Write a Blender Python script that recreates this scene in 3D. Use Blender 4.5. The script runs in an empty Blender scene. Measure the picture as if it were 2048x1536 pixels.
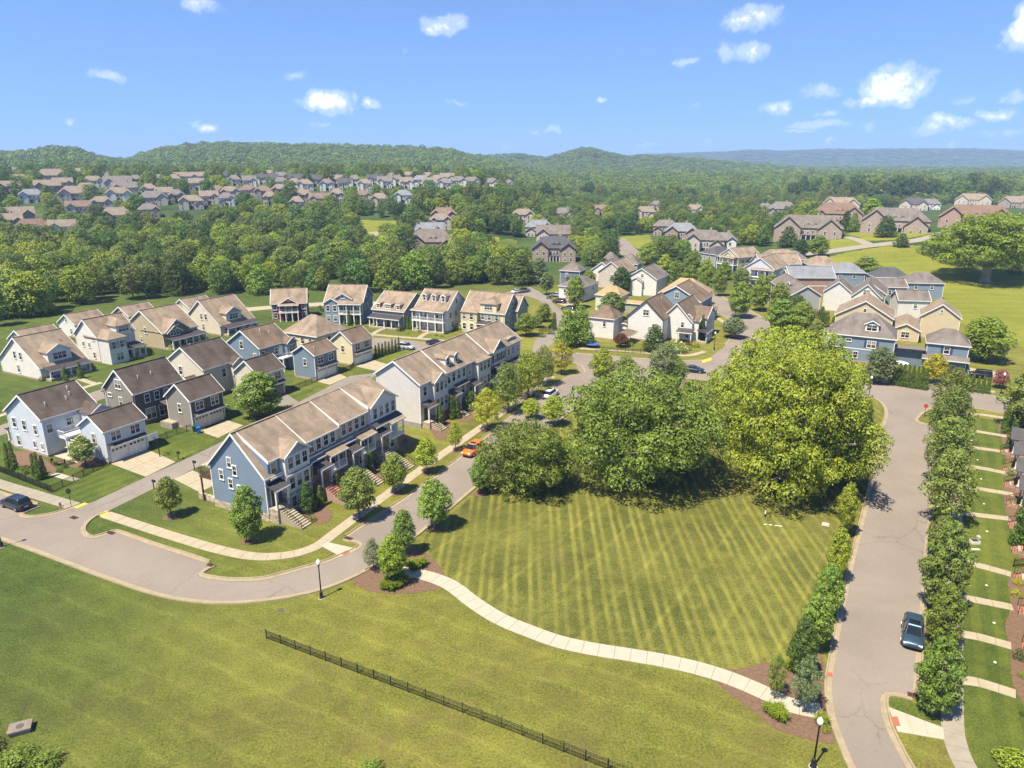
import bpy, math, random
import numpy as np
from mathutils import Vector, Matrix, Euler
random.seed(7); RNG = np.random.default_rng(7)
S = bpy.context.scene
COL = S.collection
R = math.radians
# ------------------------------------------------------------------ camera
FPX, CAM_H, HOR = 1420.0, 44.0, 326.0
PIT = math.atan((768 - HOR) / FPX); CP, SP = math.cos(PIT), math.sin(PIT)
cam_d = bpy.data.cameras.new('camera'); cam = bpy.data.objects.new('camera', cam_d); COL.objects.link(cam)
cam.location = (0, 0, CAM_H); cam.rotation_euler = (math.pi / 2 - PIT, 0, 0)
cam_d.sensor_width = 36; cam_d.lens = FPX / 2048 * 36; cam_d.clip_start = 1; cam_d.clip_end = 30000
S.camera = cam
# ------------------------------------------------------------------ light
SUN_EL, SUN_AZ = R(62), R(226)        # azimuth of the sun measured from +x, counter-clockwise
sd = Vector((math.cos(SUN_EL) * math.cos(SUN_AZ), math.cos(SUN_EL) * math.sin(SUN_AZ), math.sin(SUN_EL)))
sun_l = bpy.data.lights.new('sun', 'SUN'); sun_l.energy = 5.0; sun_l.angle = R(0.53); sun_l.color = (1.0, 0.90, 0.72)
sun = bpy.data.objects.new('sun', sun_l); COL.objects.link(sun); sun.location = (0, 0, 300)
sun.rotation_euler = sd.to_track_quat('Z', 'Y').to_euler()
W = bpy.data.worlds.new('World'); S.world = W; W.use_nodes = True
S.view_settings.view_transform = 'Standard'; S.view_settings.look = 'None'
S.view_settings.exposure = 1.08; S.view_settings.gamma = 1.0; S.view_settings.use_curve_mapping = False
S.cycles.use_denoising = True; S.cycles.max_bounces = 6; S.cycles.diffuse_bounces = 3; S.cycles.glossy_bounces = 2
S.cycles.transmission_bounces = 3; S.cycles.transparent_max_bounces = 4; S.cycles.volume_bounces = 0
S.cycles.sample_clamp_indirect = 4.0
S.cycles.volume_step_rate = 10

class NT:
    """small helper to write node trees"""
    def __init__(s, tree): s.t = tree; s.n = tree.nodes; s.l = tree.links
    def node(s, typ, **kw):
        nd = s.n.new(typ)
        for k, v in kw.items():
            if k == 'ins':
                for a, b in v.items(): s.set(nd.inputs[a], b)
            else: setattr(nd, k, v)
        return nd
    def set(s, sock, v):
        if isinstance(v, bpy.types.NodeSocket): s.l.new(v, sock)
        else: sock.default_value = v
    def math(s, op, a, b=None, c=None, clamp=False):
        nd = s.n.new('ShaderNodeMath'); nd.operation = op; nd.use_clamp = clamp; s.set(nd.inputs[0], a)
        if b is not None: s.set(nd.inputs[1], b)
        if c is not None: s.set(nd.inputs[2], c)
        return nd.outputs[0]
    def vmath(s, op, a, b=None):
        nd = s.n.new('ShaderNodeVectorMath'); nd.operation = op; s.set(nd.inputs[0], a)
        if b is not None: s.set(nd.inputs[1], b)
        return nd.outputs['Value'] if op in ('LENGTH', 'DOT_PRODUCT', 'DISTANCE') else nd.outputs[0]
    def noise(s, vec, scale, detail=3, rough=.55, dist=0.0, out='Fac'):
        nd = s.n.new('ShaderNodeTexNoise'); nd.inputs['Scale'].default_value = scale; nd.inputs['Detail'].default_value = detail
        nd.inputs['Roughness'].default_value = rough; nd.inputs['Distortion'].default_value = dist
        if vec is not None: s.l.new(vec, nd.inputs['Vector'])
        return nd.outputs[out]
    def ramp(s, fac, stops, interp='LINEAR'):
        nd = s.n.new('ShaderNodeValToRGB'); r = nd.color_ramp; r.interpolation = interp
        while len(r.elements) > len(stops): r.elements.remove(r.elements[-1])
        while len(r.elements) < len(stops): r.elements.new(.5)
        for e, (p, c) in zip(r.elements, stops):
            e.position = p; e.color = (c, c, c, 1) if isinstance(c, (int, float)) else (*c, 1)
        s.l.new(fac, nd.inputs[0]); return nd.outputs[0]
    def mix(s, fac, a, b, blend='MIX'):
        nd = s.n.new('ShaderNodeMix'); nd.data_type = 'RGBA'; nd.blend_type = blend
        s.set(nd.inputs[0], fac); s.set(nd.inputs[6], a if isinstance(a, bpy.types.NodeSocket) else (*a, 1)); s.set(nd.inputs[7], b if isinstance(b, bpy.types.NodeSocket) else (*b, 1))
        return nd.outputs[2]

def ray(u, v):
    a = (u - 1024) / FPX; b = (v - 768) / FPX
    return Vector((a, CP - b * SP, -SP - b * CP))

# sky: physical sky plus scattered fair-weather cumulus, laid out by compass direction
t = NT(W.node_tree); t.n.clear()
out = t.node('ShaderNodeOutputWorld'); SKY_TINT = (1.00, 1.15, 1.32)
sky = t.node('ShaderNodeTexSky', sky_type='NISHITA', sun_disc=False, sun_elevation=SUN_EL, sun_rotation=math.pi / 2 - SUN_AZ, altitude=200, air_density=0.75, dust_density=0.0, ozone_density=3.0)
tc = t.node('ShaderNodeTexCoord'); dirv = tc.outputs['Generated']
sup = t.node('ShaderNodeSeparateXYZ', ins={0: dirv})
t.l.new(t.vmath('NORMALIZE', t.node('ShaderNodeCombineXYZ', ins={0: sup.outputs[0], 1: sup.outputs[1], 2: t.math('ADD', t.math('MULTIPLY', t.math('MAXIMUM', sup.outputs[2], 0.), .78), .17)}).outputs[0]), sky.inputs[0])   # clear dry air: little whitening towards the horizon
skyc = sky.outputs[0]
CL = [(660,205,58,26,1),(748,208,20,14,.8),(415,258,28,13,.8),(890,45,58,20,.75),(395,5,38,18,.6),(1500,35,60,26,.75),(1485,105,52,26,.65),(1790,172,62,40,1.1),(1735,205,50,16,.9),(1558,220,38,16,.85),
 (1640,250,52,10,.7),(2040,60,30,42,1.0),(1640,180,40,16,.5),(1370,127,24,10,.5),(215,150,28,12,.55),(590,158,36,12,.4),(920,207,34,8,.45),(1200,203,16,8,.55),(1380,210,22,9,.4),
 (1108,258,20,12,.65),(1064,263,13,7,.7),(1900,245,52,13,.8),(1855,258,32,13,.75),(1990,228,26,11,.7),(2025,195,22,17,.6),(1938,202,24,9,.45),(130,240,18,9,.5),(640,250,20,6,.45),(1650,228,24,9,.6),(817,95,14,12,.35),
 (1300,292,30,9,.4),(1410,280,14,10,.45),(1478,275,14,9,.5),(1655,282,12,8,.5),(1895,285,14,11,.45),(1000,297,16,11,.45),(515,279,14,6,.4),(1600,262,30,6,.4),(1735,255,20,7,.5),(2000,265,34,9,.45)]

def cloud_branch(cells):
    """background for one part of the sky; node chains of the other parts are skipped by the renderer"""
    tcn = t.node('ShaderNodeTexCoord'); dv = tcn.outputs['Generated']
    wob = t.noise(dv, 22, 6, .66, out='Color'); fine = t.noise(dv, 48, 6, .68)
    dw = t.vmath('ADD', dv, t.vmath('MULTIPLY', t.vmath('SUBTRACT', wob, (.5, .5, .5)), (.06, .06, .036)))
    best = None; low = None
    for (u, v, a, b, dn) in cells:
        a *= .86; b *= .86; dn *= .92 if dn > .95 else .80
        c = ray(u, v).normalized()
        e = t.vmath('MULTIPLY', t.vmath('SUBTRACT', dw, tuple(c)), (FPX / a / 1.2,) * 2 + (FPX / b / 1.2,))
        m = t.math('MULTIPLY', t.math('SUBTRACT', 1.0, t.vmath('LENGTH', e), clamp=True), dn)
        best = m if best is None else t.math('MAXIMUM', best, m)
    d = t.math('MULTIPLY', best, t.ramp(fine, [(.30, .35), (.66, 1.5)]))
    return shade(d)
def shade(d):
    cf = t.ramp(d, [(.05, 0.), (.30, .30), (.62, .88), (.85, 1.)], 'EASE')
    bgn = t.node('ShaderNodeBackground'); t.set(bgn.inputs[0], t.mix(cf, skyb, CLOUD_C)); bgn.inputs[1].default_value = SKY_K
    return bgn.outputs[0]
CLOUD_C = (7.2, 7.5, 8.0); SKY_K = 0.088
skyb = t.mix(1.0, skyc, SKY_TINT, 'MULTIPLY')
sep = t.node('ShaderNodeSeparateXYZ', ins={0: dirv})
slope = t.math('DIVIDE', sep.outputs[0], t.math('MAXIMUM', sep.outputs[1], .001))
edges = [620, 1130, 1560]; bounds = [-900] + edges + [2900]
def cell(i): return [c for c in CL if bounds[i] - c[2] * 1.6 - 30 < c[0] < bounds[i + 1] + c[2] * 1.6 + 30]
def mixs(f, a, b):
    nd = t.node('ShaderNodeMixShader'); t.set(nd.inputs[0], f); t.l.new(a, nd.inputs[1]); t.l.new(b, nd.inputs[2]); return nd.outputs[0]
sh = cloud_branch(cell(3))
for i in (2, 1, 0):
    sh = mixs(t.math('LESS_THAN', slope, (bounds[i + 1] - 1024) / FPX / CP), sh, cloud_branch(cell(i)))
# the same kind of small clouds higher up and all round
tc2 = t.node('ShaderNodeTexCoord'); dv2 = tc2.outputs['Generated']; sp2 = t.node('ShaderNodeSeparateXYZ', ins={0: dv2})
zc = t.math('ADD', t.math('MAXIMUM', sp2.outputs[2], 0.), .12)
pl = t.node('ShaderNodeCombineXYZ', ins={0: t.math('DIVIDE', sp2.outputs[0], zc), 1: t.math('DIVIDE', sp2.outputs[1], zc)}).outputs[0]
hi = t.math('MULTIPLY', t.ramp(t.noise(pl, 1.3, 5, .58), [(.60, 0.), (.74, .6)]), t.ramp(sp2.outputs[2], [(.0, 0.), (.06, 1.)]))
rest = shade(hi)
infr = t.math('MULTIPLY', t.math('LESS_THAN', sep.outputs[2], .235), t.math('MULTIPLY', t.math('GREATER_THAN', sep.outputs[1], .05), t.math('LESS_THAN', t.math('ABSOLUTE', slope), .95)))
t.l.new(mixs(infr, rest, sh), out.inputs[0])
W.cycles.sampling_method = 'MANUAL'; W.cycles.sample_map_resolution = 256
# ------------------------------------------------------------------ materials
MATS = {}
def mat(name, fn):
    if name in MATS: return MATS[name]
    m = bpy.data.materials.new(name); m.use_nodes = True
    t = NT(m.node_tree); b = m.node_tree.nodes['Principled BSDF']
    fn(t, b); MATS[name] = m; return m
def geo_pos(t): return t.node('ShaderNodeNewGeometry').outputs['Position']
def obj_co(t): return t.node('ShaderNodeTexCoord').outputs['Object']
def bump(t, b, h, strength=.3, dist=.05):
    nd = t.node('ShaderNodeBump'); nd.inputs['Strength'].default_value = strength; nd.inputs['Distance'].default_value = dist
    t.l.new(h, nd.inputs['Height']); t.l.new(nd.outputs[0], b.inputs['Normal'])
def plain(name, c, rough=.6, var=.12, scale=1.5, metal=0., bs=.0, spec=.3):
    def fn(t, b):
        p = geo_pos(t)
        n = t.noise(p, scale, 4, .6)
        f = t.ramp(n, [(.25, 1 - var), (.75, 1 + var * .6)])
        t.set(b.inputs['Base Color'], t.mix(1., c, f, 'MULTIPLY'))
        b.inputs['Roughness'].default_value = rough; b.inputs['Metallic'].default_value = metal; b.inputs['Specular IOR Level'].default_value = spec
        if bs: bump(t, b, t.noise(p, scale * 6, 4), bs)
    return mat(name, fn)
def siding(name, c, vert=False):
    def fn(t, b):
        p = obj_co(t); sp = t.node('ShaderNodeSeparateXYZ', ins={0: p})
        if vert: w = t.math('FRACT', t.math('MULTIPLY', t.math('ADD', sp.outputs[0], sp.outputs[1]), 2.2))
        else: w = t.math('FRACT', t.math('MULTIPLY', sp.outputs[2], 5.0))
        n = t.noise(geo_pos(t), .8, 4, .6)
        line = t.ramp(w, [(0., .80), (.10, .97), (.9, 1.), (1., .80)])
        f = t.ramp(n, [(.25, .90), (.75, 1.04)])
        t.set(b.inputs['Base Color'], t.mix(1., t.mix(1., c, f, 'MULTIPLY'), line, 'MULTIPLY'))
        b.inputs['Roughness'].default_value = .65; b.inputs['Specular IOR Level'].default_value = .25
        bump(t, b, w, .35, .03)
    return mat(name, fn)
def shingle(name, c, stain=.55):
    def fn(t, b):
        p = geo_pos(t); o = obj_co(t)
        so = t.node('ShaderNodeSeparateXYZ', ins={0: o})
        st = t.noise(t.vmath('MULTIPLY', o, (1., 1., .18)), .55, 5, .62, .4)
        f1 = t.ramp(st, [(.30, stain), (.62, 1.04)])
        f2 = t.ramp(t.noise(p, 5., 3, .7), [(.3, .86), (.7, 1.10)])
        row = t.ramp(t.math('FRACT', t.math('MULTIPLY', so.outputs[2], 6.5)), [(0., .86), (.2, 1.), (1., 1.03)])
        cc = t.mix(1., t.mix(1., t.mix(1., c, f1, 'MULTIPLY'), f2, 'MULTIPLY'), row, 'MULTIPLY')
        t.set(b.inputs['Base Color'], cc); b.inputs['Roughness'].default_value = .9; b.inputs['Specular IOR Level'].default_value = .15
        bump(t, b, t.noise(p, 9., 2), .4, .04)
    return mat(name, fn)
def masonry(name, c1, c2, mortar, sx=.5, sy=.22, kind='brick'):
    def fn(t, b):
        o = obj_co(t); so = t.node('ShaderNodeSeparateXYZ', ins={0: o})
        uv = t.node('ShaderNodeCombineXYZ', ins={0: t.math('ADD', so.outputs[0], so.outputs[1]), 1: so.outputs[2]}).outputs[0]
        if kind == 'brick':
            nd = t.node('ShaderNodeTexBrick'); t.l.new(uv, nd.inputs['Vector']); nd.inputs['Scale'].default_value = 1
            nd.inputs['Color1'].default_value = (*c1, 1); nd.inputs['Color2'].default_value = (*c2, 1); nd.inputs['Mortar'].default_value = (*mortar, 1)
            nd.inputs['Brick Width'].default_value = sx; nd.inputs['Row Height'].default_value = sy; nd.inputs['Mortar Size'].default_value = .02
            c = nd.outputs[0]; h = nd.outputs['Fac']
        else:
            v = t.node('ShaderNodeTexVoronoi'); t.l.new(t.vmath('MULTIPLY', uv, (1, 1.7, 1)), v.inputs['Vector']); v.inputs['Scale'].default_value = 1 / sx
            c = t.ramp(t.node('ShaderNodeSeparateColor', ins={0: v.outputs['Color']}).outputs[0], [(0., c1), (.5, c2), (1., mortar)]); h = v.outputs['Distance']
        t.set(b.inputs['Base Color'], t.mix(1., c, t.ramp(t.noise(geo_pos(t), 1.2, 3), [(.3, .85), (.7, 1.1)]), 'MULTIPLY'))
        b.inputs['Roughness'].default_value = .85; b.inputs['Specular IOR Level'].default_value = .2; bump(t, b, h, .4, .03)
    return mat(name, fn)
def glass_m(name='window_glass', c=(.025, .03, .038)):
    def fn(t, b):
        n = t.node('ShaderNodeObjectInfo').outputs['Random']
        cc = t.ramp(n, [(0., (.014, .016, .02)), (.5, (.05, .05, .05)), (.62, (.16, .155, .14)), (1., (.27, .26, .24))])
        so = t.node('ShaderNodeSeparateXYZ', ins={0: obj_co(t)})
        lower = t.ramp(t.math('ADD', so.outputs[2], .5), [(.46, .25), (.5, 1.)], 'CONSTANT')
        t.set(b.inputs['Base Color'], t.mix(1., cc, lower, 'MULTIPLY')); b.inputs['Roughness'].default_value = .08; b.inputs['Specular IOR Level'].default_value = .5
    return mat(name, fn)
def leaf_m(name, c, c2, tr=.13, hv=.06):
    """leaf colour with variation per leaf, per tree and slow drift; thin leaves pass some light"""
    def fn(t, b):
        g = t.node('ShaderNodeNewGeometry'); ri = g.outputs['Random Per Island']
        ro = t.node('ShaderNodeObjectInfo').outputs['Random']
        n = t.noise(g.outputs['Position'], .35, 3, .6)
        k = t.math('ADD', t.math('MULTIPLY', ri, .55), t.math('MULTIPLY', n, .55))
        cc = t.mix(t.ramp(k, [(.15, 0.), (.85, 1.)]), c, c2)
        hs = t.node('ShaderNodeHueSaturation'); t.set(hs.inputs['Hue'], t.math('ADD', .5 - hv * .25, t.math('MULTIPLY', ro, hv * .5)))
        hs.inputs['Saturation'].default_value = 1.0
        t.set(hs.inputs['Value'], t.math('ADD', .86, t.math('MULTIPLY', t.math('FRACT', t.math('MULTIPLY', ro, 7.31)), .32)))
        t.l.new(cc, hs.inputs['Color'])
        b.inputs['Roughness'].default_value = .55; b.inputs['Specular IOR Level'].default_value = .25
        t.l.new(hs.outputs[0], b.inputs['Base Color'])
        tl = t.node('ShaderNodeBsdfTranslucent'); t.l.new(t.mix(1., hs.outputs[0], (1.5, 1.45, .55), 'MULTIPLY'), tl.inputs[0])
        ms = t.node('ShaderNodeMixShader'); ms.inputs[0].default_value = tr
        t.l.new(b.outputs[0], ms.inputs[1]); t.l.new(tl.outputs[0], ms.inputs[2])
        t.l.new(ms.outputs[0], t.n['Material Output'].inputs[0])
    return mat(name, fn)
def turf(name, c1, c2, c3, patch=.06, stripes=None, brown=0.):
    """mown grass: broad drift, clumps and fine blades; stripes = list of (angle, width, strength)"""
    def fn(t, b):
        p = geo_pos(t)
        n1 = t.noise(p, patch, 4, .6, .3); n2 = t.noise(p, .55, 5, .7, .5); n3 = t.noise(p, 5.5, 4, .75)
        n4 = t.noise(p, 16., 3, .7)
        k = t.math('ADD', t.math('MULTIPLY', n1, .70), t.math('ADD', t.math('MULTIPLY', n2, .50), t.math('ADD', t.math('MULTIPLY', t.math('SUBTRACT', n3, .5), 1.2), t.math('MULTIPLY', t.math('SUBTRACT', n4, .5), 1.3))))
        k = t.math('ADD', k, .14)
        cc = t.ramp(k, [(.50, c1), (.76, c2), (1.02, c3)])
        if stripes:
            so = t.node('ShaderNodeSeparateXYZ', ins={0: p}); acc = None
            for (ang, wd, st, line, off) in stripes:
                a = R(ang); q = t.math('ADD', t.math('MULTIPLY', so.outputs[0], -math.sin(a)), t.math('MULTIPLY', so.outputs[1], math.cos(a)))
                q = t.math('ADD', q, t.math('ADD', t.math('MULTIPLY', t.noise(p, .12, 3), .55), off))
                fr = t.math('FRACT', t.math('DIVIDE', q, wd)); lw = .34 / wd
                if line: s = t.ramp(fr, [(0., 1.), (lw * .6, 1.), (lw * 1.3, 0.), (1 - lw * .9, .0), (1., 1.)])
                else: s = t.ramp(fr, [(.0, 0.), (.08, 1.), (.46, 1.), (.54, 0.), (1., 0.)])
                s = t.math('MULTIPLY', t.math('MULTIPLY', s, st), t.math('MULTIPLY', t.ramp(n2, [(.3, .45), (.6, 1.)]), t.ramp(t.noise(p, .07, 3, .6), [(.35, .25), (.6, 1.)])))
                acc = s if acc is None else t.math('ADD', acc, s)
            cc = t.mix(acc, cc, t.mix(1., c3, (1.12, 1.10, 1.0), 'MULTIPLY'))
        if brown:
            bm = t.math('MULTIPLY', t.ramp(t.noise(p, .16, 5, .65, .8), [(.56, 0.), (.70, 1.)]), brown)
            cc = t.mix(bm, cc, (.14, .105, .042))
        t.set(b.inputs['Base Color'], cc); b.inputs['Roughness'].default_value = .85; b.inputs['Specular IOR Level'].default_value = .12
        bump(t, b, t.math('ADD', n3, t.math('MULTIPLY', n2, .7)), .75, .22)
    return mat(name, fn)
def asphalt(name, c):
    def fn(t, b):
        p = geo_pos(t)
        f = t.ramp(t.noise(p, .09, 4, .6, .4), [(.3, .86), (.7, 1.10)])
        f2 = t.ramp(t.noise(p, 3., 4, .7), [(.3, .93), (.7, 1.05)])
        st = t.ramp(t.noise(p, .6, 5, .65, 1.2), [(.62, 1.), (.75, .88)])
        vo = t.node('ShaderNodeTexVoronoi', feature='DISTANCE_TO_EDGE'); t.l.new(t.vmath('ADD', p, t.vmath('MULTIPLY', t.noise(p, .5, 4, .7, out='Color'), (2.2, 2.2, 0.))), vo.inputs['Vector']); vo.inputs['Scale'].default_value = .11
        crack = t.math('MULTIPLY', t.ramp(vo.outputs['Distance'], [(.0, 1.), (.006, 1.), (.011, 0.)]), t.ramp(t.noise(p, .06, 3), [(.45, 0.), (.6, .30)]))
        base = t.mix(1., t.mix(1., t.mix(1., c, f, 'MULTIPLY'), f2, 'MULTIPLY'), st, 'MULTIPLY')
        oil = t.math('MULTIPLY', t.ramp(t.noise(p, .32, 5, .7, 1.5), [(.66, 0.), (.76, 1.)]), .28)
        t.set(b.inputs['Base Color'], t.mix(oil, t.mix(crack, base, (.05, .045, .04)), (.10, .085, .075)))
        b.inputs['Roughness'].default_value = .9; b.inputs['Specular IOR Level'].default_value = .15; bump(t, b, t.noise(p, 25., 2), .15, .02)
    return mat(name, fn)

LAWN = turf('lawn_grass', (.048, .070, .014), (.118, .132, .024), (.200, .195, .038), brown=.45)
PARK = turf('park_grass', (.042, .055, .012), (.108, .114, .023), (.225, .215, .048), brown=.35, stripes=[(88.5, 2.64, .80, True, 0.), (88.5, 2.64, .62, True, 1.05), (56, 5.5, .34, True, 0.)])
YARD = turf('yard_grass', (.036, .062, .012), (.080, .108, .018), (.160, .172, .030), brown=.12, stripes=[(61, 1.9, .30, False, 0.)])
MEADOW = turf('meadow_grass', (.100, .122, .015), (.175, .185, .024), (.235, .235, .034), patch=.03, stripes=[(-3, 8.0, .25, False, 0.)])
ASPH = asphalt('worn_asphalt', (.212, .180, .150))
ASPH2 = asphalt('alley_asphalt', (.208, .180, .153))
CONC = plain('pale_concrete', (.33, .28, .195), .85, .16, .9, bs=.1)
CONC_D = plain('sidewalk_concrete', (.265, .232, .178), .85, .18, .8, bs=.1)
CONC_N = plain('new_concrete', (.365, .33, .255), .85, .10, .9, bs=.1)
KERB = plain('kerb_concrete', (.285, .232, .150), .85, .25, 1.2, bs=.1)
MULCH = plain('bark_mulch', (.150, .092, .058), .95, .35, 3., bs=.6)
TACT_R = plain('red_tactile_paving', (.36, .105, .06), .8, .12, 3.)
TACT_Y = plain('yellow_tactile_paving', (.75, .50, .045), .8, .10, 3.)
WHITE = plain('white_trim', (.66, .65, .615), .5, .05, 1.)
IRON = plain('black_iron', (.012, .013, .014), .45, .2, 4., spec=.4)
DARK = plain('dark_paint', (.03, .03, .032), .5, .2, 2.)
GLASS = glass_m()
METAL_R = plain('metal_roof', (.085, .075, .078), .45, .18, .8, metal=.3)
WOOD = plain('brown_wood', (.10, .06, .035), .8, .25, 3.)
BRICK = masonry('red_brick', (.26, .085, .05), (.34, .12, .07), (.40, .34, .28), .24, .085)
STONE = masonry('stone_veneer', (.24, .185, .13), (.37, .30, .22), (.50, .43, .34), .38, .2, 'stone')
BLOCK = masonry('grey_block', (.25, .235, .21), (.31, .29, .26), (.20, .19, .17), .5, .2)
BARK = plain('tree_bark', (.16, .125, .092), .95, .35, 5., bs=.5)
BARK_P = plain('pale_bark', (.33, .28, .22), .95, .3, 3., bs=.5)
LEAF = {
 'mid': leaf_m('leaf_mid_green', (.070, .122, .016), (.195, .262, .036)),
 'dark': leaf_m('leaf_dark_green', (.030, .062, .013), (.088, .138, .025), .22),
 'olive': leaf_m('leaf_olive_green', (.078, .118, .020), (.195, .240, .044)),
 'bright': leaf_m('leaf_bright_green', (.115, .172, .014), (.275, .325, .030), .14),
 'yellow': leaf_m('leaf_yellow_green', (.200, .210, .014), (.400, .385, .030), .18),
 'grey': leaf_m('leaf_grey_green', (.070, .105, .038), (.175, .215, .085)),
 'arbor': leaf_m('leaf_arborvitae', (.040, .080, .011), (.120, .175, .020), .15),
 'red': leaf_m('leaf_dark_red', (.055, .020, .014), (.120, .045, .03), .2),
 'rose': leaf_m('leaf_rose_bloom', (.16, .05, .05), (.36, .14, .12), .2),
 'far': leaf_m('leaf_far_wood', (.050, .090, .020), (.160, .215, .042), .18, .14),
 'cream': leaf_m('blossom_cream', (.40, .40, .22), (.66, .64, .48), .2),
 'tuft': leaf_m('ornamental_grass', (.095, .15, .012), (.24, .30, .028), .3),
}

# ------------------------------------------------------------------ mesh helpers
class MB:
    def __init__(s): s.v = []; s.f = []; s.xf = None
    def pt(s, p):
        s.v.append(tuple(s.xf(*p)) if s.xf else tuple(p)); return len(s.v) - 1
    def poly(s, pts): s.f.append([s.pt(p) for p in pts])
    def solid(s, bot, top):
        n = len(bot); b = [s.pt(p) for p in bot]; t = [s.pt(p) for p in top]
        s.f.append(b[::-1]); s.f.append(t)
        for i in range(n): s.f.append([b[i], b[(i + 1) % n], t[(i + 1) % n], t[i]])
    def box(s, x0, y0, z0, x1, y1, z1):
        s.solid([(x0, y0, z0), (x1, y0, z0), (x1, y1, z0), (x0, y1, z0)], [(x0, y0, z1), (x1, y0, z1), (x1, y1, z1), (x0, y1, z1)])
    def bar(s, p, q, w, h=None):
        p, q = Vector(p), Vector(q); d = (q - p).normalized(); h = h or w
        a = Vector((0, 0, 1)) if abs(d.z) < .9 else Vector((1, 0, 0))
        x = d.cross(a).normalized() * w / 2; y = x.cross(d).normalized() * h / 2
        s.solid([p - x - y, p + x - y, p + x + y, p - x + y], [q - x - y, q + x - y, q + x + y, q - x + y])
    def tube(s, p, q, r0, r1=None, n=8):
        r1 = r0 if r1 is None else r1; p, q = Vector(p), Vector(q); d = (q - p).normalized()
        a = Vector((0, 0, 1)) if abs(d.z) < .9 else Vector((1, 0, 0))
        x = d.cross(a).normalized(); y = x.cross(d).normalized()
        cs = [(math.cos(2 * math.pi * i / n), math.sin(2 * math.pi * i / n)) for i in range(n)]
        s.solid([p + (x * c + y * k) * r0 for c, k in cs], [q + (x * c + y * k) * r1 for c, k in cs])
    def lathe(s, prof, n=12, c=(0, 0, 0)):
        base = len(s.v)
        for r, z in prof:
            for i in range(n): s.pt((c[0] + r * math.cos(2 * math.pi * i / n), c[1] + r * math.sin(2 * math.pi * i / n), c[2] + z))
        for k in range(len(prof) - 1):
            for i in range(n): s.f.append([base + k * n + i, base + k * n + (i + 1) % n, base + (k + 1) * n + (i + 1) % n, base + (k + 1) * n + i])
        s.f.append([base + i for i in range(n)][::-1]); s.f.append([base + (len(prof) - 1) * n + i for i in range(n)])
    def mesh(s, name, m, smooth=False):
        me = bpy.data.meshes.new(name); me.from_pydata(s.v, [], s.f); me.materials.append(m)
        if smooth: me.polygons.foreach_set('use_smooth', [True] * len(me.polygons))
        me.update(); return me
    def build(s, name, m, parent=None, smooth=False):
        return link(name, s.mesh(name, m, smooth), parent)
def link(name, data, parent=None, loc=None, rz=None, sc=None):
    o = bpy.data.objects.new(name, data); COL.objects.link(o)
    if parent is not None: o.parent = parent
    if loc is not None: o.location = loc
    if rz is not None: o.rotation_euler = (0, 0, rz)
    if sc is not None: o.scale = sc if not isinstance(sc, (int, float)) else (sc, sc, sc)
    return o
def tag(o, label, cat, group=None, kind=None):
    if label: o['label'] = label
    if cat: o['category'] = cat
    if group: o['group'] = group
    if kind: o['kind'] = kind
    return o
def empty(name, loc, rz=0, label=None, cat=None, group=None):
    o = link(name, None, None, loc, rz); o.empty_display_size = .3
    return tag(o, label, cat, group)
def struct(name, mb, m, kind='structure', parent=None):
    o = mb.build(name, m, parent)
    if parent is None: o['kind'] = kind
    return o
def copy_tree(o, parent=None):
    c = o.copy(); COL.objects.link(c); c.parent = parent
    for ch in o.children: copy_tree(ch, c)
    return c
def np_mesh(name, V, F, m):
    V = np.asarray(V, np.float32); F = np.asarray(F, np.int32); k = F.shape[1]
    me = bpy.data.meshes.new(name); me.vertices.add(len(V)); me.vertices.foreach_set('co', V.ravel())
    me.loops.add(F.size); me.loops.foreach_set('vertex_index', F.ravel())
    me.polygons.add(len(F)); me.polygons.foreach_set('loop_start', np.arange(0, F.size, k, dtype=np.int32))
    try: me.polygons.foreach_set('loop_total', np.full(len(F), k, np.int32))
    except Exception: pass
    me.materials.append(m); me.update(calc_edges=True); me.validate(); return me

# ------------------------------------------------------------------ terrain
def s01(t): t = np.clip(t, 0., 1.); return t * t * (3 - 2 * t)
RIDGES = [ # distance, half depth, skyline as (bearing column, skyline row) measured on the photograph
 (1500., 420., [(-700,322),(-300,312),(0,309),(60,304),(125,296),(165,303),(205,314),(240,322),(300,335),(420,345)]),
 (1850., 520., [(200,345),(245,325),(290,307),(330,297),(380,292),(440,287),(560,290),(700,293),(840,296),(900,301),(950,312),(1010,324),(1060,336),(1200,345)]),
 (2700., 400., [(700,345),(930,318),(1000,311),(1030,306),(1070,311),(1110,318),(1200,326),(1300,334)]),
 (2500., 420., [(1040,338),(1090,316),(1130,306),(1150,298),(1170,295),(1190,297),(1215,306),(1250,311),(1320,311),(1400,317),(1480,324),(1600,334),(1700,342)]),
 (6200., 900., [(-1500,330),(200,318),(245,319),(400,325),(1150,318),(1290,308),(1350,306),(1400,304),(1450,303),(1500,299),(1560,301),(1640,298),(1700,298),(1800,297),(1900,296),(1980,295),(2048,299),(2300,300),(2800,306),(3600,312)]),
]
def T(x, y):
    x = np.asarray(x, float); y = np.asarray(y, float)
    yy = np.maximum(y, 1.)
    z = s01((60 - x) / 110) * 26 * s01((y - 330) / 300) * (1 - .6 * s01((y - 850) / 500))
    z = z + 11 * np.exp(-((x - 230) / 95) ** 2) * s01((y - 235) / 110) * (1 - s01((y - 430) / 250))
    z = z + 14 * s01((y - 1500) / 3000)
    u = 1024 + FPX * x / (yy * CP)
    for d, w, prof in RIDGES:
        pu, pv = np.array(prof, float).T
        zr = CAM_H + d * np.tan(np.arctan((768 - np.interp(u, pu, pv)) / FPX) - PIT) - 9
        g = np.exp(-((y - d) / w) ** 2)
        k = np.where(y > 500, g, 0)
        z = np.where(zr > z, z + (zr - z) * k, z)
    return z
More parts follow.
